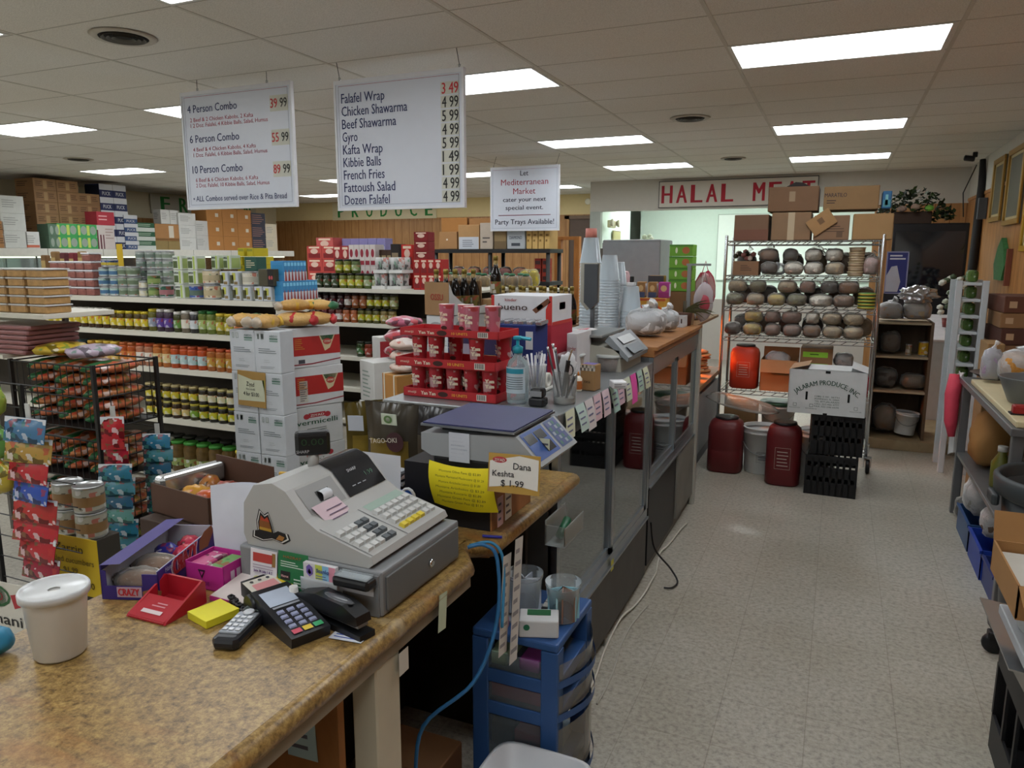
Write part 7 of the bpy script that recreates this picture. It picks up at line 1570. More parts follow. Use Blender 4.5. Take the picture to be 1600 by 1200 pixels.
# customer pole display
MB().lathe([(.014,0),(.012,.04)],G_reg,c=(-1.085,1.33,zb+.138),n=12).build('pole',rg)
pdm=Matrix.Translation((-1.085,1.33,zb+.172)) @ Matrix.Rotation(-2.45+PI,4,'Z') @ Matrix.Rotation(.12,4,'X')
b=MB().box((0,0,0),(.078,.032,.056),M('#151618',.3),.008,pdm);b.build('pole_display',rg)
b=MB();zz=pdm.to_3x3();fo_=pdm @ Vector((-.0425,-.0175,0));ff=(zz @ Vector((1,0,0)),zz @ Vector((0,0,1)));b.text('0.00',fo_,ff,.042,.028,.016,M('#27422c',.4,var=0),'C',.05,0,.001);b.text('SHARP',fo_,ff,.02,.010,.007,M('#b0b2b6',.4,var=0),'C',.028,0,.001);b.build('display_lettering',rg)
# cards in a holder, flyers leaning on the drawer, black stapler box
yv=DY0-.004
def flat(name,lab,cat,x,z,w,h,col,tilt,prn,y=None,th=.0012):
    o=MB().box((0,0,0),(w,th,h),M(col,.5,var=.02)).build(name,loc=(x,(yv if y is None else y),z),rot=(tilt,0,0));tag(o,lab,cat);prints_on(o,w,th,h,prn);return o
flat('leaflet','white event leaflet with red banner leaning on the register drawer','leaflet',-1.088,CZ0,.072,.098,'#cfcbd0',-.10,[('q','F',.1,.72,.85,.92,'#a83a34'),('q','F',.82,.66,.95,.96,'#8a6a3a'),('t','F','June 30, July 1 & 2',.5,.50,.055,'#6c4c80',.7),('l','F',.1,.56,.9,.68,2,'#a89aa8'),('d','F',.28,.26,.19,.15,'#c9c68a'),('l','F',.52,.1,.92,.44,5,'#7c70a0')],y=DY0-.016)
flat('leaflet','green folded leaflet leaning beside the white one','leaflet',-1.009,CZ0,.078,.105,'#1f6a3f',-.10,[('t','F','HAZRAT',.5,.88,.05,'#8a5a34',.6),('l','F',.1,.68,.9,.82,3,'#bcd0c0'),('q','F',.1,.42,.42,.60,'#16181a'),('t','F','Hazrat',.26,.48,.05,'#c9a0a0',.24),('l','F',.55,.3,.9,.5,3,'#bcd0c0'),('q','F',.72,.04,.95,.24,'#c9ccc9')],y=DY0-.017)
MB_o=MB().lathe([(.009,0),(.009,.055)],M('#c9c9c6',.6),n=12).build('paper_roll',loc=(-.975,DY0-.045,CZ0),rot=(.1,.0,0));tag(MB_o,'small white roll standing before the green leaflet','paper roll')
ch=empty('card_holder',(-.945,DY0+.055-.09,zb-.0));tag(ch,'clear holder of rainbow business cards on the register drawer','card holder');ch.location=(-.943,DY0+.001-.0,zb)
ch.location=(-.925,DY0-.008+.0,zb-.040)
ch.location=(-.925,DY0-.024,CZ0+.045)
cards=MB().box((0,0,.004),(.080,.010,.052),M('#c6c4c6',.5)).build('cards',ch);prints_on(cards,.080,.010,.052,[('q','F',0,.12,1,.36,'#b5443c'),('q','F',.38,.36,.6,1,'#b5c24c'),('q','F',.6,.36,.8,1,'#7fb0d0'),('q','F',.8,.36,1,1,'#c98a9c'),('p','F',[(.1,.6),(.2,.45),(.3,.6),(.3,.85),(.2,.97),(.1,.85)],'#6a54a0'),('p','F',[(.14,.64),(.2,.54),(.26,.64),(.2,.8)],'#c9553c'),('t','F','Stanlo',.62,.70,.16,'#3f5a9c',.4),('l','F',.4,.40,.9,.6,2,'#5a6a8c')],zoff=.004)
MB().span(-.045,.045,-.010,-.008,.0,.026,CLEAR('#dfe6ea',.12,.05)).span(-.045,.045,.008,.010,0,.045,CLEAR('#dfe6ea',.12,.05)).span(-.045,.045,-.010,.010,-.003,.0,CLEAR('#dfe6ea',.12,.05)).build('clear_stand',ch)
MB().span(-.045,.045,-.008,.008,-.044,-.003,G_dr).build('back_bracket',ch)
o=MB().box((0,0,0),(.088,.036,.020),M('#1a1b1d',.3),.006).build('ink_pad',loc=(-.838,DY0+.012,zb));o.location=(-.845,DY0-.022,CZ0+.068);tag(o,'small black ink pad box perched at the drawer corner','ink pad')
MB().box((0,0,.0203),(.078,.028,.006),CLEAR('#b4bcc0',.25,.05),.002).build('clear_lid',o)
MB().span(-.044,.044,.0185,.024,-.0675,.020,G_dr).build('hanging_bracket',o)
o=paper('paper_note','white slip tucked under the ink pad at the drawer corner',(-.895,DY0-.006,CZ0+.045),FRONT,.085,.018,'#c9c9cc')
# stapler
o=empty('stapler',(-.872,1.105,CZ0),-.22);tag(o,'black desk stapler in front of the register drawer','stapler');sb_=M('#141517',.3)
MB().prism([(-.10,0),(.10,0),(.10,.012),(-.09,.014)],'y',-.019,.019,sb_).build('base',o)
MB().prism([(-.10,.020),(-.085,.048),(-.03,.062),(.05,.060),(.088,.046),(.092,.030),(.085,.026),(-.06,.028)],'y',-.018,.018,sb_).build('arm',o)
MB().span(-.03,.088,-.0125,.0125,.021,.028,M('#8c8f92',.3,.8)).build('magazine',o);MB().lathe([(.008,-.021),(.008,.021)],M('#2c2d30',.3),n=12,mtx=Matrix.Translation((-.085,0,.022)) @ Matrix.Rotation(PI/2,4,'X')).build('hinge',o)
MB().blob((.02,0,.0600),(.045,.012,.004),M('#4c4e52',.25),1,0,1,2).build('top_plate',o)
# card terminal on its dark cradle
ct_=empty('card_terminal',(-.935,.985+.07,CZ0),-.62);tag(ct_,'black payment card terminal with blue-white screen lying on the counter','card terminal');tb_=M('#1a1b1f',.35)
ct_.location=(-.945,1.065,CZ0);ct_.rotation_euler.z=-.40
TR=Matrix.Identity(4)
b=MB().prism([(-.090,0),(.085,0),(.088,.020),(-.085,.052),(-.095,.04)],'y',-.040,.040,tb_);b.build('body',ct_)
to,tf=Vector((-.085,-.040,.052)),(Vector((0,1,0)),Vector((.173,0,-.032)).normalized());tn=tf[0].cross(tf[1])
tf=(Vector((0,1,0)),Vector((-.173,0,.032)).normalized());to=Vector((.088,-.040,.020))
MB().quad(to,tf,.010,.108,.070,.160,M('#aab4c4',.2),.001).build('screen',ct_)
kc=['#2c3354']*12
for r in range(4):
    for c in range(3):
        b=MB();u,v=.013+.021*c,.030+.0165*(3-r)
        p=[to+tf[0]*x+tf[1]*y+tf[0].cross(tf[1])*z for z,k in ((0,0),(.003,.0012)) for x,y in ((u+k,v+k),(u+.014-k,v+k),(u+.014-k,v+.010-k),(u+k,v+.010-k))]
        b.add(p,[(4,5,6,7),(0,1,5,4),(1,2,6,5),(2,3,7,6),(3,0,4,7)],M('#8e94b0',.4));b.build('key',ct_)
for c,cc_ in enumerate(('#b84a5c','#c9b03a','#3fa06a')):
    b=MB();b.quad(to,tf,.010+.022*c,.010,.028+.022*c,.023,M(cc_,.4),.002);b.build('key',ct_)
MB().quad(to,tf,.012,.098,.068,.104,M('#8a8e96',.4),.0015).build('function_key_row',ct_)
MB().lathe([(.022,-.046),(.024,-.042),(.024,.042),(.022,.046)],M('#121316',.4),n=18,mtx=Matrix.Translation((-.085,0,.024)) @ Matrix.Rotation(PI/2,4,'X')).build('printer_bulge',ct_)
cd_=empty('terminal_cradle',(-1.045,1.125,CZ0),-.35);tag(cd_,'black cradle with a coiled cord carrying a yellow-headed card','cradle')
MB().prism([(-.05,0),(.05,0),(.05,.03),(-.05,.045)],'y',-.04,.04,M('#17181b',.4)).build('body',cd_)
q_=MB().box((0,0,0),(.075,.085,.0012),M('#c9c4b8',.6)).build('card',cd_,(0,0,.040),rot=(.0,.155,0));b=MB();b.quad((-.0375,-.0425,.0012),TOP,0,.065,.075,.085,M('#c9b02c',.5));b.quad((-.0375,-.0425,.0012),TOP,.02,.01,.07,.06,M('#c98a8c',.6));
for k in range(3): b.disc((-.0375,-.0425,.0012),TOP,.010,.015+.018*k,.004,M('#4a4c50',.5),.0015)
b.build('card_print',q_)
MB().tube([(-.062+.006*math.cos(k*1.3)+k*.0018,-.058+.006*math.sin(k*1.3)-k*.0002,.012+.004*math.sin(k*.5)) for k in range(60)],.0032,M_black,6).build('coiled_cord',cd_)
# cordless phone
ph=empty('cordless_phone',(-1.025,1.0,CZ0),.28);tag(ph,'silver and black cordless phone lying on the counter','phone');ph.location=(-1.012,1.012,CZ0);ph.scale=(1.12,1.25,1.1)
MB().box((0,0,0),(.048,.125,.022),M('#1d1e22',.35),.008).build('body',ph);MB().box((0,-.012,.0205),(.038,.066,.004),M('#8f949a',.3,.5),.002).build('keypad_plate',ph);MB().box((0,.038,.0205),(.034,.022,.003),M('#4c5450',.2),.001).build('screen',ph)
for r in range(4):
    for c in range(3): MB().box((-.0115+.0115*c,-.036+.0125*r,.0246),(.0085,.007,.002),M('#c6c9cc',.4),.001).build('key',ph)
MB().lathe([(.009,0),(.010,.0015),(.008,.003)],M('#b9bcc0',.3),c=(0,.0185,.0245),n=16).build('navigation_key',ph)
# sticky notes, trays, candy boxes
o=MB().box((0,0,0),(.070,.072,.016),M('#d6cc2c',.6,var=.04),.001).build('sticky_note_pad',loc=(-1.108,1.03,CZ0),rz=-.25);tag(o,'bright yellow sticky note pad on the counter','note pad')
for k in range(5): 
    if k == 0: e_=MB()
    e_.span(-.0352,.0352,-.0362,.0362,.0025+.003*k,.0031+.003*k,M('#b5aa24',.6))
e_.build('page_edge',o)
o=MB().add([(-.055,-.055,.012),(.055,-.05,.006),(.06,.045,.030),(-.045,.055,.034),(-.055,-.055,.002),(.055,-.05,-.0),(.06,.045,.018),(-.045,.055,.022)],[(0,1,2,3),(7,6,5,4),(0,4,5,1),(1,5,6,2),(2,6,7,3),(3,7,4,0)],M('#c2388a',.5)).build('pink_note_pad',loc=(-1.115,1.135,CZ0));tag(o,'thick magenta-edged note pad tilted against the white papers','note pad');MB().add([(-.054,-.054,.0128),(.054,-.049,.0068),(.059,.044,.0308),(-.044,.054,.0348)],[(0,1,2,3)],M('#cfc4c0',.6)).build('top_sheet',o)
# red tray
o=empty('red_tray',(-1.222,1.03,CZ0),.02);o.scale=(.88,.9,.9);tag(o,'red sloping plastic coin tray with white print','tray');rm_=M('#a51f2b',.35)
MB().prism([(-.075,0),(.045,0),(.045,.052),(.035,.056),(.028,.052),(-.07,.006)],'x',-.060,-.054,rm_).prism([(-.075,0),(.045,0),(.045,.052),(.035,.056),(.028,.052),(-.07,.006)],'x',.054,.060,rm_).span(-.054,.054,.039,.045,0,.054,rm_).span(-.054,.054,-.075,.045,0,.004,rm_).prism([(-.073,.004),(-.015,.004),(-.015,.030),(-.072,.006)],'x',-.054,.054,rm_).build('body',o)
sd_=Vector((0,.058,.024)).normalized();b=MB();fr_=(Vector((1,0,0)),sd_);O=Vector((-.06,-.072,.006));b.quad(O,fr_,.03,.012,.09,.022,M('#cdbcbc',.5),.0015)
for k in range(2): b.quad(O,fr_,.045+.01*k,.032+.008*k,.085,.035+.008*k,M('#c98a90',.5),.0015)
b.build('print',o)
# open candy display box (violet)
vb=empty('candy_box',(-1.375,1.145,CZ0),.0);tag(vb,'open violet candy display box of chocolate cakes with red lettering','candy box');vb.rotation_euler=(0,0,.36);vi=M('#33246e',.5);vw=M('#a9a8b0',.6)
w,d,h=.125,.275,.064
def wall2(b,x0,x1,y0,y1,z0,z1): b.span(x0,x1,y0,y1,z0,z1,vi)
b=MB();wall2(b,w/2-.002,w/2,-d/2,d/2,0,h);wall2(b,-w/2,-w/2+.002,-d/2,d/2,0,h+.012);wall2(b,-w/2,w/2,d/2-.002,d/2,0,h);b.build('outer_wall',vb)
MB().span(-w/2+.002,w/2-.002,-d/2+.002,d/2-.002,0,.003,vw).span(w/2-.004,w/2-.002,-d/2+.002,d/2-.002,.003,h,vw).span(-w/2+.002,-w/2+.004,-d/2+.002,d/2-.002,.003,h,vw).span(-w/2,w/2,d/2-.004,d/2-.002,.003,h,vw).build('inner_lining',vb)
MB().span(-w/2,w/2,-d/2,-d/2+.002,0,.030,vi).span(w/2-.035,w/2,-d/2,-d/2+.002,.03,h*.9,vi).span(-w/2,-w/2+.012,-d/2,-d/2+.002,.03,h,vi).build('front_wall',vb)
MB().add([(-w/2,-d/2,h+.012),(-w/2+.045,-d/2,h+.016),(-w/2+.045,d/2,h+.016),(-w/2,d/2,h+.012)],[(0,1,2,3)],vi).build('folded_flap',vb)
b=MB();O=Vector((w/2,-d/2,0));b.text('CRAZY',O,RIGHT,.115,.028,.038,M('#b02c34',.5),'C',.105,.10,.0016);b.text('CRAZY',O,RIGHT,.115,.028,.038,M('#c9b8c0',.5),'C',.113,.16,.0010);b.poly(O,RIGHT,[(.18,.035),(.225,.03),(.255,.055),(.25,.075),(.21,.072),(.185,.06)],M('#7a4c34',.5),.001);b.text('Hasen',O,RIGHT,.045,.05,.012,M('#b0b0c4',.5),'C',.03,0,.0012)
O=Vector((-w/2,-d/2,0));b.text('CRAZY',O,FRONT,.06,.010,.016,M('#b8303a',.5),'C',.045,.08,.0014);b.quad(O,FRONT,.034,.006,.088,.029,M('#b9a0b0',.5),.0008);b.poly(O,FRONT,[(.09,.006),(.128,.006),(.132,.022),(.11,.026),(.09,.02)],M('#8a5c3a',.5),.001);b.build('lettering',vb)
def local3(e,x,y,z): 
    r=e.rotation_euler.z;return (e.location.x+x*math.cos(r)-y*math.sin(r),e.location.y+x*math.sin(r)+y*math.cos(r),e.location.z+z)
for i,(x,y,c,lab) in enumerate(((.0,-.095,'#6a4426','wrapped chocolate cake in the violet box, nearest the front'),(.0,-.025,'#7a5230','wrapped chocolate cake in the violet box, second from the front'))):
    o=MB().blob((0,0,.022),(.052,.033,.020),M(c,.5,var=.5,scale=70,bump=.4),i,.1,3,3,.9).build('chocolate_cake',loc=local3(vb,x,y,.0045),rz=.36+wobble(.1));tag(o,lab,'cake','cakes in the violet box');MB().blob((0,0,.024),(.060,.036,.025),CLEAR('#e2dcd4',.12,.06),i+5,.22,4,3,.85).build('wrapper',o)
for i,(x,y,c,lab) in enumerate(((-.02,.055,'#2c2c80','blue wrapped sweet at the back of the violet box'),(.03,.05,'#b0304a','red and white wrapped sweet at the back of the violet box'),(.01,.10,'#a82c44','second red and white sweet deepest in the violet box'))):
    o=MB().blob((0,0,.022),(.032,.026,.022),PRINT(c,.3,90),i,.25,4,3,.9).build('wrapped_sweet',loc=local3(vb,x,y,.0045),rz=i);tag(o,lab,'sweet','sweets in the violet box')
# pink gum boxes
def gum(lab,x,y,z,rz,cols,dims=(.105,.085,.060),open_=True):
    o=empty('gum_box',(x,y,z),rz);tag(o,lab,'gum box','pink gum boxes');w,d,h=dims;pm_=M('#b32c86',.45)
    MB().span(-w/2,w/2,-d/2,-d/2+.002,0,h*.95,pm_).span(-w/2,w/2,d/2-.002,d/2,0,h,pm_).span(-w/2,-w/2+.002,-d/2,d/2,0,h,pm_).span(w/2-.002,w/2,-d/2,d/2,0,h,pm_).span(-w/2,w/2,-d/2,d/2,0,.002,pm_).build('box_wall',o)
    for i,c in enumerate(cols): MB().box((-w/4+i*w/2,0,.003),(w/2-.006,d-.008,h-.010),PRINT(c,.25,60),.004).build('packet_row',o)
    b=MB();O=Vector((-w/2,-d/2,0));b.poly(O,FRONT,[(.035,.045),(.055,.045),(.045,.024)],M('#1c1a20',.5),.001).poly(O,FRONT,[(.041,.041),(.051,.041),(.045,.031)],M('#b32c86',.5),.0014);b.text('STRIDE',O,FRONT,.045,.010,.009,M('#5a1a4c',.5),'C',.04,0,.001);
    for k in range(3): b.quad(Vector((w/2,-d/2,0)),RIGHT,.02+.018*k,.02,.032+.018*k,.042,M('#c9b0c0',.5),.001)
    b.build('print',o)
gum('pink gum box with a black triangle, holding pink and green packets',-1.222,1.160,CZ0,.04,('#b8487a','#6a9a54'))
gum('second pink gum box with red packets behind the triangle box',-1.235,1.262,CZ0,.04,('#b84450','#b03a44'),(.10,.085,.062))
# white sheets of paper standing against the register
for k in range(3):
    o=MB().grid(lambda u,v,k=k: Vector((-.07+.115*u-.02*v,.002*k+.03*v*v*.6,.195*v+.012*math.sin(u*2)*v)),5,6,M('#c3c6cf',.7)).build('paper_sheet',loc=(-1.205+.004*k,1.215+.006*k,CZ0+.001),rz=.12+.06*k);tag(o,('front','middle','rear')[k]+' white sheet of paper standing between gum and register','paper','white sheets by the register')
# counter clutter beyond the register: basket of snacks, yellow sign
st2=MB().span(-1.74,-1.46,1.38,1.655,0,CT,M('#3a2a20',.7),.004).build('snack_stand');tag(st2,'dark brown stand beside the counter carrying the snack basket','stand');bs_=empty('snack_basket',(-1.60,1.52,CZ0),-.15);tag(bs_,'brown carton basket lined with foil, full of bagged snacks','basket');bm2=M('#4c3224',.7)
w,d,h=.26,.22,.085
MB().span(-w/2,w/2,-d/2,-d/2+.004,0,h,bm2).span(-w/2,w/2,d/2-.004,d/2,0,h*1.4,bm2).span(-w/2,-w/2+.004,-d/2,d/2,0,h,bm2).span(w/2-.004,w/2,-d/2,d/2,0,h,bm2).span(-w/2,w/2,-d/2,d/2,0,.004,M('#3a281c',.7)).build('wall',bs_)
MB().span(-w/2+.005,-w/2+.05,-d/2+.005,d/2-.005,.05,h+.02,M('#b4b5b4',.2,.8),.01).build('foil_liner',bs_)
for i,(x,y,c) in enumerate(((.06,-.06,'#a8481c'),(-.01,-.05,'#b8842c'),(.03,.02,'#7a3420'),(-.06,.03,'#96602c'))):
    o=MB().blob((0,0,.04),(.045,.032,.038),PRINT(c,.3,60),i,.2,3,3,.9).build('snack_packet',loc=local3(bs_,x,y,.0055),rz=i*.7);tag(o,'orange and gold snack packet in the brown basket, %s' % nth(i,'','the front'),'packet','packets in the brown basket')
for i,(x,y,c) in enumerate(((-1.33,1.37,'#a85a1c'),(-1.25,1.40,'#b8782c'),(-1.31,1.45,'#8c2c1c'))):
    o=MB().blob((0,0,.03),(.05,.032,.032),PRINT(c,.3,60),i+9,.2,3,3,.9).build('snack_packet',loc=(x,y,CZ0),rz=i);tag(o,'orange snack packet heaped behind the gum boxes, %s' % nth(i,'','the basket side'),'packet','packets behind the gum boxes')
ys=carton('yellow carton sign with red brand-style lettering behind the register',(-1.31,1.56,CZ0),(.15,.012,.13),.15,'#b8923a',[('t','F','TOBL',.62,.45,.22,'#8c2c1c',.5),('p','F',[(.12,.35),(.22,.7),(.32,.35)],'#d0b878'),('p','F',[(.22,.35),(.30,.6),(.38,.35)],'#a88a4c')],None,'card_sign','sign')
ys['label']='yellow card sign with red lettering standing behind the register'
# round white tub at the near end
o=MB().lathe([(.040,0),(.043,.004),(.0525,.118),(.0535,.120)],M('#cdccc8',.35,var=.02),n=36).build('deli_tub',loc=(-1.262,.815,CZ0));tag(o,'tall white plastic tub with translucent lid on the granite counter','tub')
MB().lathe([(.0545,.113),(.0575,.114),(.058,.126),(.056,.129),(.052,.126),(.048,.124),(.01,.124)],CLEAR('#d4d6d6',.65,.2),n=36,cap=False).build('lid',o)
o=MB().blob((0,0,.025),(.03,.03,.025),M('#2c7a9c',.4),2,.1,2,3,.9).build('blue_lid_jar',loc=(-1.365,.765,CZ0));tag(o,'blue plastic bundle at the near end of the counter','bundle')
# slips near the terminal
paper('paper_note','white printed slip with blue ink beside the stapler',(-.845,1.055,CZ0),TOP,.07,.045,'#c6c9d0',lines=4,rot=.1,lc='#3c54a0')
paper('paper_sheet','white sheet standing behind the register head by the snack bags',(-1.17,1.60,CZ0+.002),FRONT,.15,.20,'#c3c5ca',cat='paper',curl=.1)
# ================================================================ scale corner of the counter
bxs=MB().span(-1.06,-.80,1.68,1.95,0,.165,M('#161518',.5)).build('storage_box',loc=(0,0,CZ0));tag(bxs,'black box with wood-grain side under the blue-topped scale','box');MB().span(-.7995,-.795,1.68,1.95,0,.165,M_oak).build('wood_side',bxs)
sl=empty('digital_scale',(0,0,CZ0+.1665));tag(sl,'grey counter scale with a blue platter and tilted blue keypad','scale');sg=M('#8f9294',.45)
MB().span(-.96,-.78,1.66,1.94,.0,.03,M_black,.006).build('base',sl);MB().prism([(-.99,.045),(-.96,.031),(-.77,.031),(-.67,.01),(-.645,.035),(-.715,.105),(-.99,.09)],'y',1.655,1.93,sg).build('body',sl)
MB().span(-.985,-.715,1.645,1.935,.112,.118,M('#8a8e94',.3,.8)).span(-.95,-.78,1.70,1.90,.088,.112,M_black).build('platter_frame',sl);MB().span(-.981,-.719,1.649,1.931,.1182,.1215,M('#262a55',.5,var=.15)).build('platter',sl)
so,sf=Vector((-.645,1.66,.035)),(Vector((0,1,0)),Vector((-.07,0,.07)).normalized());b=MB();b.quad(so,sf,.01,.012,.155,.098,M('#2c4c8c',.4),.001).quad(so,sf,.17,.012,.255,.098,M('#3a4c78',.4),.001)
b.build('panel',sl);b=MB()
for x0,y0 in ((.02,.06),(.085,.06),(.085,.022)): b.quad(so,sf,x0,y0,x0+.055,y0+.028,M('#16181a',.2),.0018)
b.build('display_window',sl);b=MB()
for r in range(5):
    for c in range(4): b.quad(so,sf,.178+.019*c,.018+.0155*r,.192+.019*c,.029+.0155*r,M(['#3f6a60','#4a4c80','#8a94a0'][(r+c) % 3],.4),.0018)
b.build('keypad',sl);st_=MB().span(-.905,-.845,1.652,1.6545,.022,.10,M('#b4b8c0',.5)).build('sticker',sl);prints_on(st_,.06,.002,.078,[('l','F',.1,.1,.9,.9,6,'#5c6484')],'print');st_.children[0].location=(-.875,1.654,.022) if st_.children else None
def card(lab,c,w,h,col,fr_rz,prn,tilt=0,th=.002,cat='price card',nm='price_card'):
    o=MB().box((0,0,0),(w,th,h),M(col,.6,var=.03)).build(nm,loc=c,rot=(tilt,0,fr_rz));tag(o,lab,cat);prints_on(o,w,th,h,prn);return o
card('cream and gold handwritten price card hanging under the scale keypad',(-.705,1.615,CZ0+.137),.135,.098,'#a8853c',.10,[('p','F',[(.03,.12),(.5,.22),(.97,.12),(.97,.9),(.6,.97),(.03,.8)],'#cfccc4'),('t','F','Dana',.66,.62,.17,'#1c1c22',.34),('t','F','Keshta',.30,.42,.15,'#1c1c22',.42),('t','F','$ 1.99',.48,.18,.16,'#1c1c22',.44),('d','F',.22,.84,.14,.08,'#a8303a'),('t','F','ZIYAD',.22,.80,.07,'#d8d2c8',.2)],-.12)
o=MB().grid(lambda u,v: Vector((u*.19,-.03*math.sin(v*2.2)-.012*math.sin(u*3),(v-1)*.125-.006*math.sin(u*PI))),8,8,M('#e4d41e',.6,var=.04)).build('price_sheet',loc=(-.955,1.66,CZ0+.19));tag(o,'bright yellow printed price sheet drooping over the black box','price sheet')
b=MB()
for k,t in enumerate(('Montana Olive Fava @ $2.89','Montana Marinated Mushrooms @ $1.29','Montana Artichoke Leaves @ $1.89','Montana Artichokes @ $3.29','Montana Koucaria @ $2.89','Montana Green Fava @ $2.89','Montana Green Peas @ $1.99')):
    v=1-.10-.115*k;b.text(t,Vector((.10,-.030*math.sin(v*2.2)-.016,(v-1)*.125-.008)),FRONT,0,0,.0062,M('#3c3a14',.7,var=0),'C',.12+.02*(k % 2),0,.001)
b.build('lettering',o)
for k,(x,z,w,h,c,lab) in enumerate(((-.748,.045,.04,.075,'#c6c6c0','white receipt hanging below the handwritten price card'),(-.772,.02,.035,.08,'#c9a9ac','pink receipt hanging below the white receipt'),(-.69,.19,.03,.06,'#c4c8b0','pale green slip clipped beside the scale keypad'))): paper('paper_note',lab,(x,1.66+.08*(k == 2)+.005*k,CZ0+z),RIGHT if k < 2 else FRONT,w,h,c,lines=3)
# snack bags standing behind the black box
def chips(lab,x,y,w,h,d,rz,c1,c2,seed):
    o=MB();o.grid(lambda u,v: Vector(((u-.5)*w*(1-.08*math.sin(v*PI)),-d*math.sin(u*PI)*math.sin(v*PI)**.7+.006*math.sin(u*25)*(1-math.sin(v*PI)),v*h)),14,12,M(c1,.22,var=.3,scale=9));o.grid(lambda u,v: Vector(((.5-u)*w*(1-.08*math.sin(v*PI)),d*math.sin(u*PI)*math.sin(v*PI)**.7,v*h)),14,12,M(c1,.3));o=o.build('snack_bag',loc=(x,y,CZ0),rz=rz);tag(o,lab,'snack bag','dark snack bags by the scale')
    b=MB();b.grid(lambda u,v: Vector(((u-.5)*w*.7,-d*math.sin((u*.7+.15)*PI)*math.sin((.12+.45*v)*PI)**.7-.003,(.12+.45*v)*h)),8,6,M(c2,.35,var=.3,scale=20));b.build('printed_panel',o);return o
sb1=chips('black and gold snack bag facing the camera beside the scale',-1.26,1.93,.20,.265,.035,.0,'#3a342a','#6f5c24',1)
b=MB();b.disc((.035,-.040,.15),FRONT,0,0,.032,M('#3c2026',.5),.001);b.text('TAGO-OKI',Vector((0,-.042,.145)),FRONT,-.005,0,.015,M('#c9c4b8',.5,var=0),'C',.10,.02,.002,0,.12);b.build('logo',sb1)
chips('gold snack bag turned sideways at the left of the black one',-1.40,1.98,.13,.25,.03,.9,'#54481e','#7c6a2a',2);chips('dark snack bag at the back between the scale and the gold bags',-1.20,2.10,.22,.225,.03,-.1,'#2c2a2a','#4a443a',3)
card('small white card with a green print stuck to the black snack bag',(-1.24,1.885,CZ0+.205),.055,.035,'#b9c2b0',0,[('d','F',.45,.5,.28,.36,'#5c7a4a'),('d','F',.45,.5,.14,.2,'#b9c2b0')],.1,cat='card',nm='paper_card');card('blank white slip stuck on the gold snack bag',(-1.375,1.90,CZ0+.17),.05,.05,'#b4bcc8',.3,[],.1,cat='note',nm='paper_card')
for k in range(6): o=MB().box((0,0,0),(.085+.01*(k % 2),.06,.007),M(['#1b1b1e','#a9a9ac','#222226','#b49a94','#18181a','#9a9ca0'][k],.4)).build('pamphlet',loc=(-1.155,1.75,CZ0+.001+.0085*k+.06),rz=.3*math.sin(k*2));tag(o,'flat pamphlet in the pile left of the scale, %s' % nth(k,'','the bottom'),'pamphlet','pamphlets by the scale')
carton('dark box under the pamphlets left of the scale',(-1.165,1.75,CZ0),(.08,.10,.0595),0,'#2a2220',[],None)
pe=empty('pen_basket',(-1.07,1.60,CZ0),.1);tag(pe,'blue plastic basket of pens between register and black box','basket');MB().span(-.06,.06,-.04,-.036,0,.075,M('#1f4c9a',.4)).span(-.06,.06,.036,.04,0,.095,M('#1f4c9a',.4)).span(-.06,-.056,-.04,.04,0,.08,M('#1f4c9a',.4)).span(.056,.06,-.04,.04,0,.08,M('#1f4c9a',.4)).span(-.06,.06,-.04,.04,0,.004,M('#1f4c9a',.4)).build('wall',pe)
for k,(x,c) in enumerate(((-.03,'#2a2a40'),(.0,'#b0b2b8'),(.03,'#7a2028'))): o=MB().tube([(0,0,0),(-.05+.01*k,.0,.13)],.004,M(c,.4),8).build('pen',loc=local3(pe,x,0,.006));tag(o,'%s pen standing in the blue basket' % ('dark blue','silver','dark red')[k],'pen')
o=MB().box((0,0,0),(.035,.03,.07),M('#c2c4c6',.4),.006).box((0,0,.07),(.028,.02,.03),M('#c2c4c6',.4),.006).tube([(.02*math.cos(a_*.5),.0,.10+.025*math.sin(a_*.5)) for a_ in range(13)],.004,M('#c2c4c6',.4),6).build('white_adapter',loc=(-.985,1.575,CZ0));tag(o,'white power adapter with a looped cord behind the register keypad','adapter')
o=MB().tube(smooth([(-.80,1.55,.986),(-.765,1.575,.988),(-.735,1.585,.95),(-.725,1.56,.80),(-.76,1.50,.66),(-.86,1.42,.56),(-.88,1.40,.40),(-.92,1.38,.30),(-.98,1.36,.22)]),.005,M('#2c6a9c',.5),8).tube(smooth([(-.80,1.56,.9865),(-.755,1.592,.990),(-.725,1.60,.94),(-.715,1.57,.78)]),.004,M('#3a86b0',.5),8).build('network_cable');tag(o,'blue network cable dropping from the register over the counter edge','cable')
o=MB().tube([(0,0,0),(.05,.012,0)],.004,M('#2a2c8c',.4),8).build('pen',loc=(-.80,1.635,CZ0+.004));tag(o,'blue pen lying on the counter behind the register','pen')
for k,(y,z,h,lab) in enumerate(((1.56,.70,.26,'long white receipt strip hanging from the counter corner'),(1.60,.66,.33,'second long white paper strip hanging beside the first'))): paper('paper_note',lab,(-.722+.012*k,y,z),RIGHT,.05,h,'#c9c9c4',lines=9,lc='#8a8a8e',rot=-.12)
paper('paper_note','pale green slip taped to the rounded counter edge',(-.752,1.31,.885),RIGHT,.035,.085,'#b4bfa4',rot=-.1);paper('paper_note','small white tag on the counter apron by the leg',(-.760,1.165,.86),RIGHT,.035,.05,'#c4c0b4')
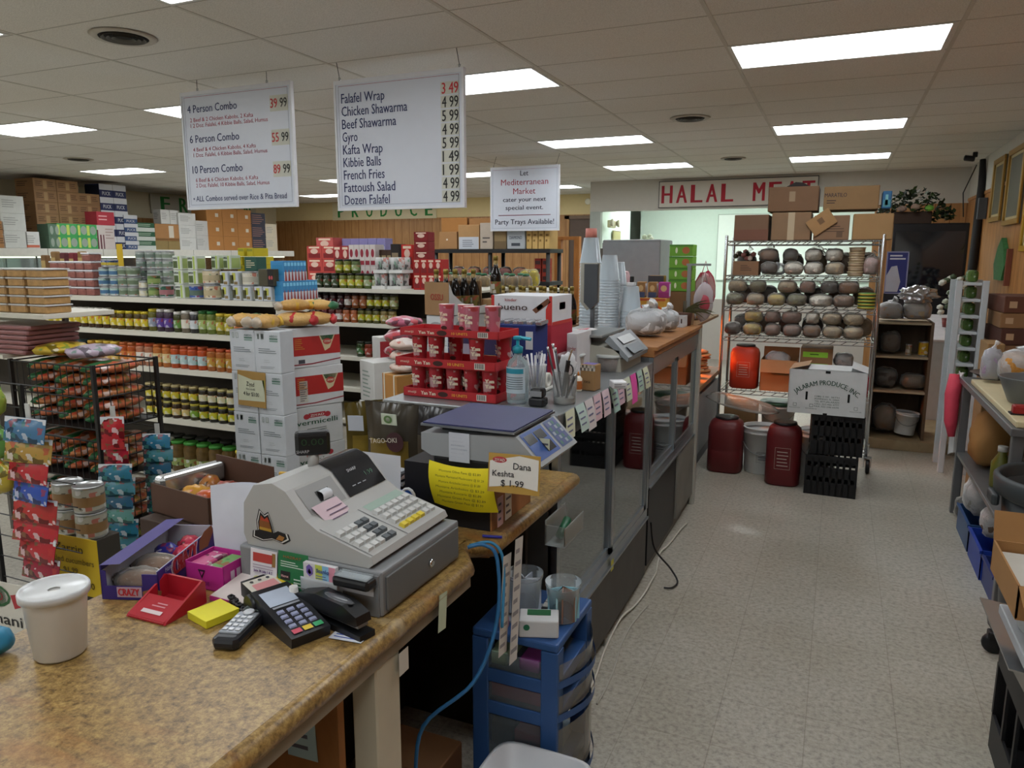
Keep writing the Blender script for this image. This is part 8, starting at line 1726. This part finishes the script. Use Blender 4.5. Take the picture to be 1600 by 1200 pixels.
o=MB().span(0,.004,0,.18,0,.075,CLEAR('#b4bab8',.2,.1)).span(.06,.063,0,.18,0,.055,CLEAR('#b4bab8',.2,.1)).span(0,.063,0,.18,-.003,0,CLEAR('#b4bab8',.2,.1)).span(0,.063,0,.003,0,.06,CLEAR('#b4bab8',.2,.1)).build('clear_holder',loc=(-.752,1.96,.85));tag(o,'clear plastic pocket mounted on the counter end before the deli case','holder');ob=MB().tube([(0,0,0),(.0,.07,.03)],.013,M('#1f5a3c',.4),12).build('green_tube',loc=(-.72,2.0,.866));tag(ob,'green tube lying in the clear pocket','tube')
# ---- blue drawer cart under the counter end
dcx=(-.885,-.625,1.735,2.04);bl_=M('#31558a',.45);dc=empty('drawer_cart',(0,0,0));tag(dc,'blue plastic drawer cart with translucent drawers under the counter end','drawer cart');cz=(.02,.235,.445,.545,.64);dfm=CLEAR('#8a8a80',.45,.2);side=CLEAR('#8c98a0',.18,.2)
MB().span(*dcx,.64,.665,bl_,.006).build('top',dc)
for x in (dcx[0],dcx[1]-.05):
    for y in (dcx[2],dcx[3]-.05): MB().span(x,x+.05,y,y+.05,.02,.639,bl_,.003).build('post',dc)
for z in cz[:-1]: MB().span(dcx[0]+.002,dcx[1]-.002,dcx[2]+.002,dcx[3]-.002,z-.036,z+.004,bl_,.003).build('rail',dc)
for k in range(4):
    z0,z1=cz[k]+.006,cz[k+1]-.04;dw=MB().span(dcx[0]+.04,dcx[1]-.04,dcx[2]+.006,dcx[2]+.009,z0,z1,side).span(dcx[0]+.04,dcx[1]-.04,dcx[2]+.006,dcx[3]-.006,z0,z0+.003,side).build('drawer',dc)
    MB().grid(lambda u,v: Vector((dcx[1]-.004+.045*math.sin(u*PI),dcx[2]+.006+u*.293,z0+v*(z1-z0))),10,1,dfm).build('drawer_front',dw);MB().grid(lambda u,v: Vector((dcx[1]+.0+.052*math.sin(u*PI),dcx[2]+.006+u*.293,z0-.02+v*.022)),10,1,bl_).build('front_ledge',dw)
for k,(x,z,w,h,c,lab) in enumerate(((-.815,.5515,.055,.04,'#a9c4a0','pale green pad inside the top cart drawer'),(-.72,.5515,.06,.035,'#a8509a','magenta packet inside the top cart drawer'),(-.76,.4515,.16,.045,'#a85a60','pink papers inside the second cart drawer'),(-.81,.2415,.09,.13,'#25302c','dark green carton inside the deep cart drawer'),(-.72,.2415,.09,.12,'#b02c34','red and white carton inside the deep cart drawer'),(-.76,.0265,.15,.10,'#6a6864','grey bundle inside the bottom cart drawer'))): carton(lab,(x,1.82,z),(w,.12,h),0,c,[('q','F',.05,.05,.95,.6,'#c4bfc0')] if k == 4 else [],None,'stored_item','stationery')
DT=.6662
def dcup(lab,c,r,h,fillc,n): 
    o=MB().lathe([(r*.78,0),(r*.8,.003),(r,h*.9),(r*1.04,h*.9),(r*1.05,h)],CLEAR('#c9d4da',.25,.12),n=24,cap=False).lathe([(r*.78,0),(r*.78,.003)],CLEAR('#c9d4da',.3,.12),n=24).build('clear_tub',loc=c);tag(o,lab,'tub')
    b=MB();random.seed(n)
    for k in range(7): a_=random.uniform(0,6.3);b.box((.45*r*math.cos(a_),.45*r*math.sin(a_),.006),(.05,.004,h*.8),M(fillc[k % len(fillc)],.7),0,None,1,a_)
    b.build('paper_scraps',o)
dcup('clear plastic tub of crumpled paper scraps on the drawer cart',(-.775,1.86,DT+.008),.052,.125,['#b9c0cc','#a9b0bc','#c4c8ce'],3);dcup('clear plastic tub of pale blue notes at the cart corner',(-.665,1.885,DT),.050,.115,['#8fc0cc','#a3ccd4','#8a6a5a'],5)
o=carton('small white box with green dot on the drawer cart',(-.70,1.785,DT),(.11,.075,.05),.35,'#c6c8c8',[('d','F',.2,.62,.08,.18,'#1f6a4a'),('q','T',.2,.45,.8,.9,'#1f5a34')],None,'white_box','box')
o=MB().box((0,0,0),(.026,.022,.028),M('#b88a9c',.5),.003).build('eraser',loc=(-.80,1.77,DT),rz=.2);tag(o,'small pink eraser block on the drawer cart','eraser');o=MB().box((0,0,0),(.16,.12,.006),M('#9aa0a8',.6),.001).build('booklet',loc=(-.775,1.865,DT),rz=.3);tag(o,'grey printed booklet under the paper scraps tub','booklet')
o=MB().lathe([(.022,0),(.024,.07),(.018,.075)],M('#8a6230',.4),n=14).build('small_jar',loc=(-.835,1.935,DT));tag(o,'small amber jar behind the paper scraps tub','jar')
kb_=MB().box((0,0,0),(.07,.14,.014),M('#2a2b2e',.4),.004).build('keyboard',loc=(-.71,1.965,DT),rz=.1);tag(kb_,'small keyboard with white keys at the back of the cart','keyboard')
for k in range(12): MB().box((-.022+.022*(k % 3),-.05+.033*(k//3),.014),(.018,.026,.005),M('#c2c2bc',.5),.002).build('key',kb_)
# white waste bin at the bottom edge
wb=MB();wmw=M('#c9ccd0',.4,var=.02);vs=[]
for (hx,hy,z) in ((.10,.13,0),(.135,.17,.36),(.142,.178,.362),(.142,.178,.375),(.130,.166,.375),(.095,.125,.01)):
    for k in range(32): a_=2*PI*k/32;c_,s_=math.cos(a_),math.sin(a_);vs.append((math.copysign(abs(c_)**.35,c_)*hx,math.copysign(abs(s_)**.35,s_)*hy,z))
wb.add(vs,[(i*32+k,i*32+(k+1) % 32,(i+1)*32+(k+1) % 32,(i+1)*32+k) for i in range(5) for k in range(32)]+[tuple(range(31,-1,-1)),tuple(160+k for k in range(32))],wmw,True)
o=wb.build('waste_bin',loc=(-.635,1.52,.001));tag(o,'white rounded waste bin on the floor before the drawer cart','bin')
# under the counter
for k,(x,y,z,w,d,h,c,lab) in enumerate(((-1.12,1.32,.001,.30,.34,.30,'#6e4a30','brown carton under the counter behind the leg'),(-1.0,1.60,.001,.22,.16,.34,'#7a5638','second brown carton under the counter near the drawer cart'))): carton(lab,(x,y,z),(w,d,h),0,c,[],None)
o=MB().lathe([(.018,0),(.045,0),(.045,.09),(.018,.09)],M('#c2c0ba',.7),n=20,mtx=Matrix.Rotation(PI/2,4,'Y')).build('paper_roll',loc=(-1.02,1.26,.347));tag(o,'white paper roll lying on the carton under the counter','paper roll')
carton('blue-grey binder standing on the shelf under the counter',(-1.02,.98,.122),(.22,.04,.45),0,'#41555a',[],None,'binder','binder');carton('dark red bundle on the shelf under the counter',(-1.10,.70,.122),(.24,.22,.10),0,'#5a1c1c',[],None,'bundle','bundle')
# ================================================================ racks at the left
wm_=M('#1c1a19',.5);wk=empty('wire_basket_rack',(0,0,0));tag(wk,'black wire basket rack of orange snack bags before the gondola','rack');kx0,kx1,ky0,ky1=-3.86,-3.25,2.40,2.76;kz=(.10,.34,.60,.86)
def wires(b,z0,z1,n=13,m=9):
    for k in range(n+1): x=kx0+(kx1-kx0)*k/n;b.bar((x,ky0,z0),(x,ky0,z1),.004,wm_)
    for k in range(m+1): y=ky0+(ky1-ky0)*k/m;b.bar((kx1,y,z0),(kx1,y,z1),.004,wm_)
    for z in (z0,(z0+z1)/2,z1): b.tube([(kx0,ky0,z),(kx1,ky0,z),(kx1,ky1,z),(kx0,ky1,z)],.0045,wm_,6,True)
for x in (kx0,kx1):
    for y in (ky0,ky1): MB().span(x-.009,x+.009,y-.009,y+.009,0,1.18,wm_).build('post',wk)
for i,z in enumerate(kz):
    b=MB();wires(b,z,z+(.31 if i == 3 else .20));b.build('wire_basket',wk);MB().span(kx0+.005,kx1-.005,ky0+.005,ky1-.005,z-.004,z,wm_).build('tray',wk)
random.seed(21);n=0
for i,z in enumerate(kz):
    for t in range(5 if i == 3 else 3):
        for j in range(3):
            c=['#b5623a','#c07844','#a8582f'][(i+j+t) % 3] if i else '#a8802a';o=MB().blob((0,0,.034),(.093,.155,.031),PRINT(c,.3,40),n,.12,3,3,.9).build('snack_bag',loc=(kx0+.105+.20*j,(ky0+ky1)/2,z+.002+t*(.062 if i == 3 else .066)));tag(o,'orange carrot-coloured snack bag, %s, %s of the %s basket' % (nth(j),TIER[t],('floor-level','lower','middle','top')[i]),'snack bag','orange snack bags in the wire rack');MB().blob((0,-.02,.037),(.05,.150,.0308),M('#1f5a30',.4),n,.1,3,2).build('green_label',o);n += 1
for k,(x,c,lab) in enumerate(((-3.70,'#b59a2c','yellow-green snack bag heaped on the rack top'),(-3.46,'#b4a4b4','lilac and red snack bag heaped on the rack top'))): o=MB().blob((0,0,.035),(.11,.14,.035),PRINT(c,.3,30),30+k,.15,3,3,.9).build('snack_bag',loc=(x,2.57,kz[3]+.325));tag(o,lab,'snack bag')
# shelf of plastic tubs above, with flat bread packs under it
ts_=empty('tub_display',(0,0,0));tag(ts_,'pale shelf stand with clear tubs and flat packs at the far left','shelf');MB().span(-4.7,-3.60,2.42,2.82,1.385,1.41,M_shelf,.003).build('shelf',ts_);MB().span(-4.7,-3.95,2.42,2.80,1.17,1.19,M_shelf).build('lower_shelf',ts_)
for x in (-4.68,-4.0): MB().span(x,x+.025,2.795,2.82,0,1.384,M('#5a5650',.5)).build('post',ts_)
p=None
for i in range(3):
    for t in range(5):
        lab='clear tub of tan sweets, %s, %s of the tub display' % (nth(i,'column'),TIER[t]);loc=(-3.98+.15*i,2.52,1.4115+t*.045)
        if p is None: p=MB().box((0,0,0),(.125,.14,.036),M('#b08a58',.4,var=.4,scale=50),.006).build('sweet_tub',loc=loc);tag(p,lab,'tub','sweet tubs at the far left');MB().box((0,0,.036),(.135,.15,.008),M('#c4c4c2',.3),.002).build('lid',p)
        else: dup(p,loc,label=lab)
for t in range(6): o=MB().box((0,0,0),(.46-.01*t,.30,.022),M('#8a5a58',.4,var=.3,scale=8),.008).build('flat_pack',loc=(-4.05+.012*t,2.60,1.1915+t*.0255),rz=.03*(t % 3));tag(o,'striped pink flat pack under the tubs, %s' % nth(t,'','the bottom'),'packet','pink flat packs');MB().box((0,0,.0221),(.40,.28,.001),M('#b9a09c',.3),0).build('pale_wrap',o)
# hanging candy packets on clip strips
def strip(words_,x,y,z0,n,cols,w,h,rz,group):
    s_=MB().span(-.012,.012,-.004,.0,-n*h*.86,.05,M('#b9b9b4',.4)).build('clip_strip',loc=(x,y,z0),rz=rz);tag(s_,'plastic clip strip holding the %s' % words_,'clip strip')
    for k in range(n):
        o=MB().grid(lambda u,v: Vector(((u-.5)*w,-.012-.010*math.sin(u*PI)*math.sin(v*PI)-.012*v*0-.02*(1-v),-h*(1-v))),6,5,PRINT(cols[k % len(cols)],.2,45)).grid(lambda u,v: Vector(((.5-u)*w,-.010-.02*(1-v)+.008*math.sin(u*PI)*math.sin(v*PI),-h*(1-v))),4,3,M(cols[k % len(cols)],.3)).build('candy_packet',loc=(x+.006*math.sin(k*2),y-.001,z0-k*h*.86),rz=rz+.12*math.sin(k*1.7));tag(o,'candy packet among the %s, %s' % (words_,nth(k,'','the top')),'candy packet',group)
        MB().grid(lambda u,v: Vector(((u-.5)*w*1.01,-.0135-.004*(1-v),-h*.22*(1-v))),3,1,M('#c4c6c8',.4)).build('header',o)
strip('red and blue candies at the far left',-2.665,1.70,1.12,8,['#3f6a8c','#a3803c','#a8262c','#2c4a9c','#a8302c','#b02c34','#a8242c','#8c2034'],.21,.088,.05,'candies at the far left')
strip('red candies on the wire rack corner',-3.19,2.44,.93,2,['#a8242c','#9c2030'],.11,.16,.5,'red candies on the rack');strip('teal fish candies, rack corner column',-3.17,2.42,.70,7,['#2c6a80','#4a7f8c','#2f5a74','#5a8a84'],.16,.082,.45,'teal candies');strip('teal fish candies, gondola-side column',-3.16,2.66,.80,8,['#2f6f8c','#44808c','#31607c','#4c7a80'],.14,.078,.45,'teal candies')
cr_=empty('candy_rack',(0,0,0));tag(cr_,'black wire candy rack at the far left edge','rack')
for x in (-3.05,-2.80): MB().span(x-.008,x+.008,1.76,1.776,0,1.22,wm_).build('post',cr_)
b=MB();[b.bar((-3.05,1.768,.05+.09*k),(-2.55,1.768,.05+.09*k),.004,wm_) for k in range(14)];b.build('wire_grid',cr_);MB().span(-3.08,-2.52,1.74,1.80,0,.03,wm_).build('base',cr_)
for k,(z,c) in enumerate(((1.16,'#8a9a3c'),(1.0,'#5a8a3c'),(.86,'#b09a30'))): o=MB().blob((0,0,0),(.09,.035,.07),PRINT(c,.3,40),k,.15,3,3).build('snack_bag',loc=(-2.92,1.72,z));tag(o,'green and yellow bag on the candy rack, %s' % nth(k,'','the top'),'snack bag','bags on the candy rack')
# tins, price signs at the left
tr_=carton('pale tray carrying the big tins before the candy',(-2.955,2.07,.001),(.26,.14,.50),0,'#3a352e',[],None)
for k in range(2):
    for t in range(2): q=can_proto('food_can',.062,.115,'#a5a294','big pale tin, %s, %s of the tray' % (nth(k),TIER[t]),'#b4b6b6','#8a6a44','big pale tins at the left');q.location=(-3.02+.13*k,2.06,.502+t*.1165)
c_=card('bright yellow price sign for pickled cucumbers among the candy',(-2.655,1.79,.40),.30,.235,'#c2a41c',.05,[('t','F','Zarrin',.5,.74,.13,'#4a3c14',.5),('t','F','Pickled cucumbers',.5,.54,.10,'#6a5a1c',.85),('t','F','$1.99',.5,.37,.09,'#6a5a1c',.26),('t','F','Buy 3 for $5.00',.5,.14,.11,'#4a3c14',.8)],0,cat='price sign',nm='price_sign');MB().span(-.008,.008,.002,.012,-.40,.1,wm_).build('stake',c_)
c_=card('white price sign with green oval emblem at the far left',(-2.94,1.65,.165),.42,.30,'#c9c4b8',.05,[('d','F',.52,.80,.26,.17,'#2c5a34'),('d','F',.52,.80,.23,.13,'#c9c4b8'),('t','F','ZIYAD',.5,.74,.12,'#a32c34',.36),('p','F',[(.78,.84),(.95,.9),(.9,.70),(.82,.66)],'#a32c34'),('t','F','Roumani',.5,.42,.15,'#1c1a1c',.8),('t','F','Beans',.52,.12,.17,'#1c1a1c',.5)],0,cat='price sign',nm='price_sign');MB().span(-.01,.01,.002,.014,-.165,.1,wm_).build('stake',c_)
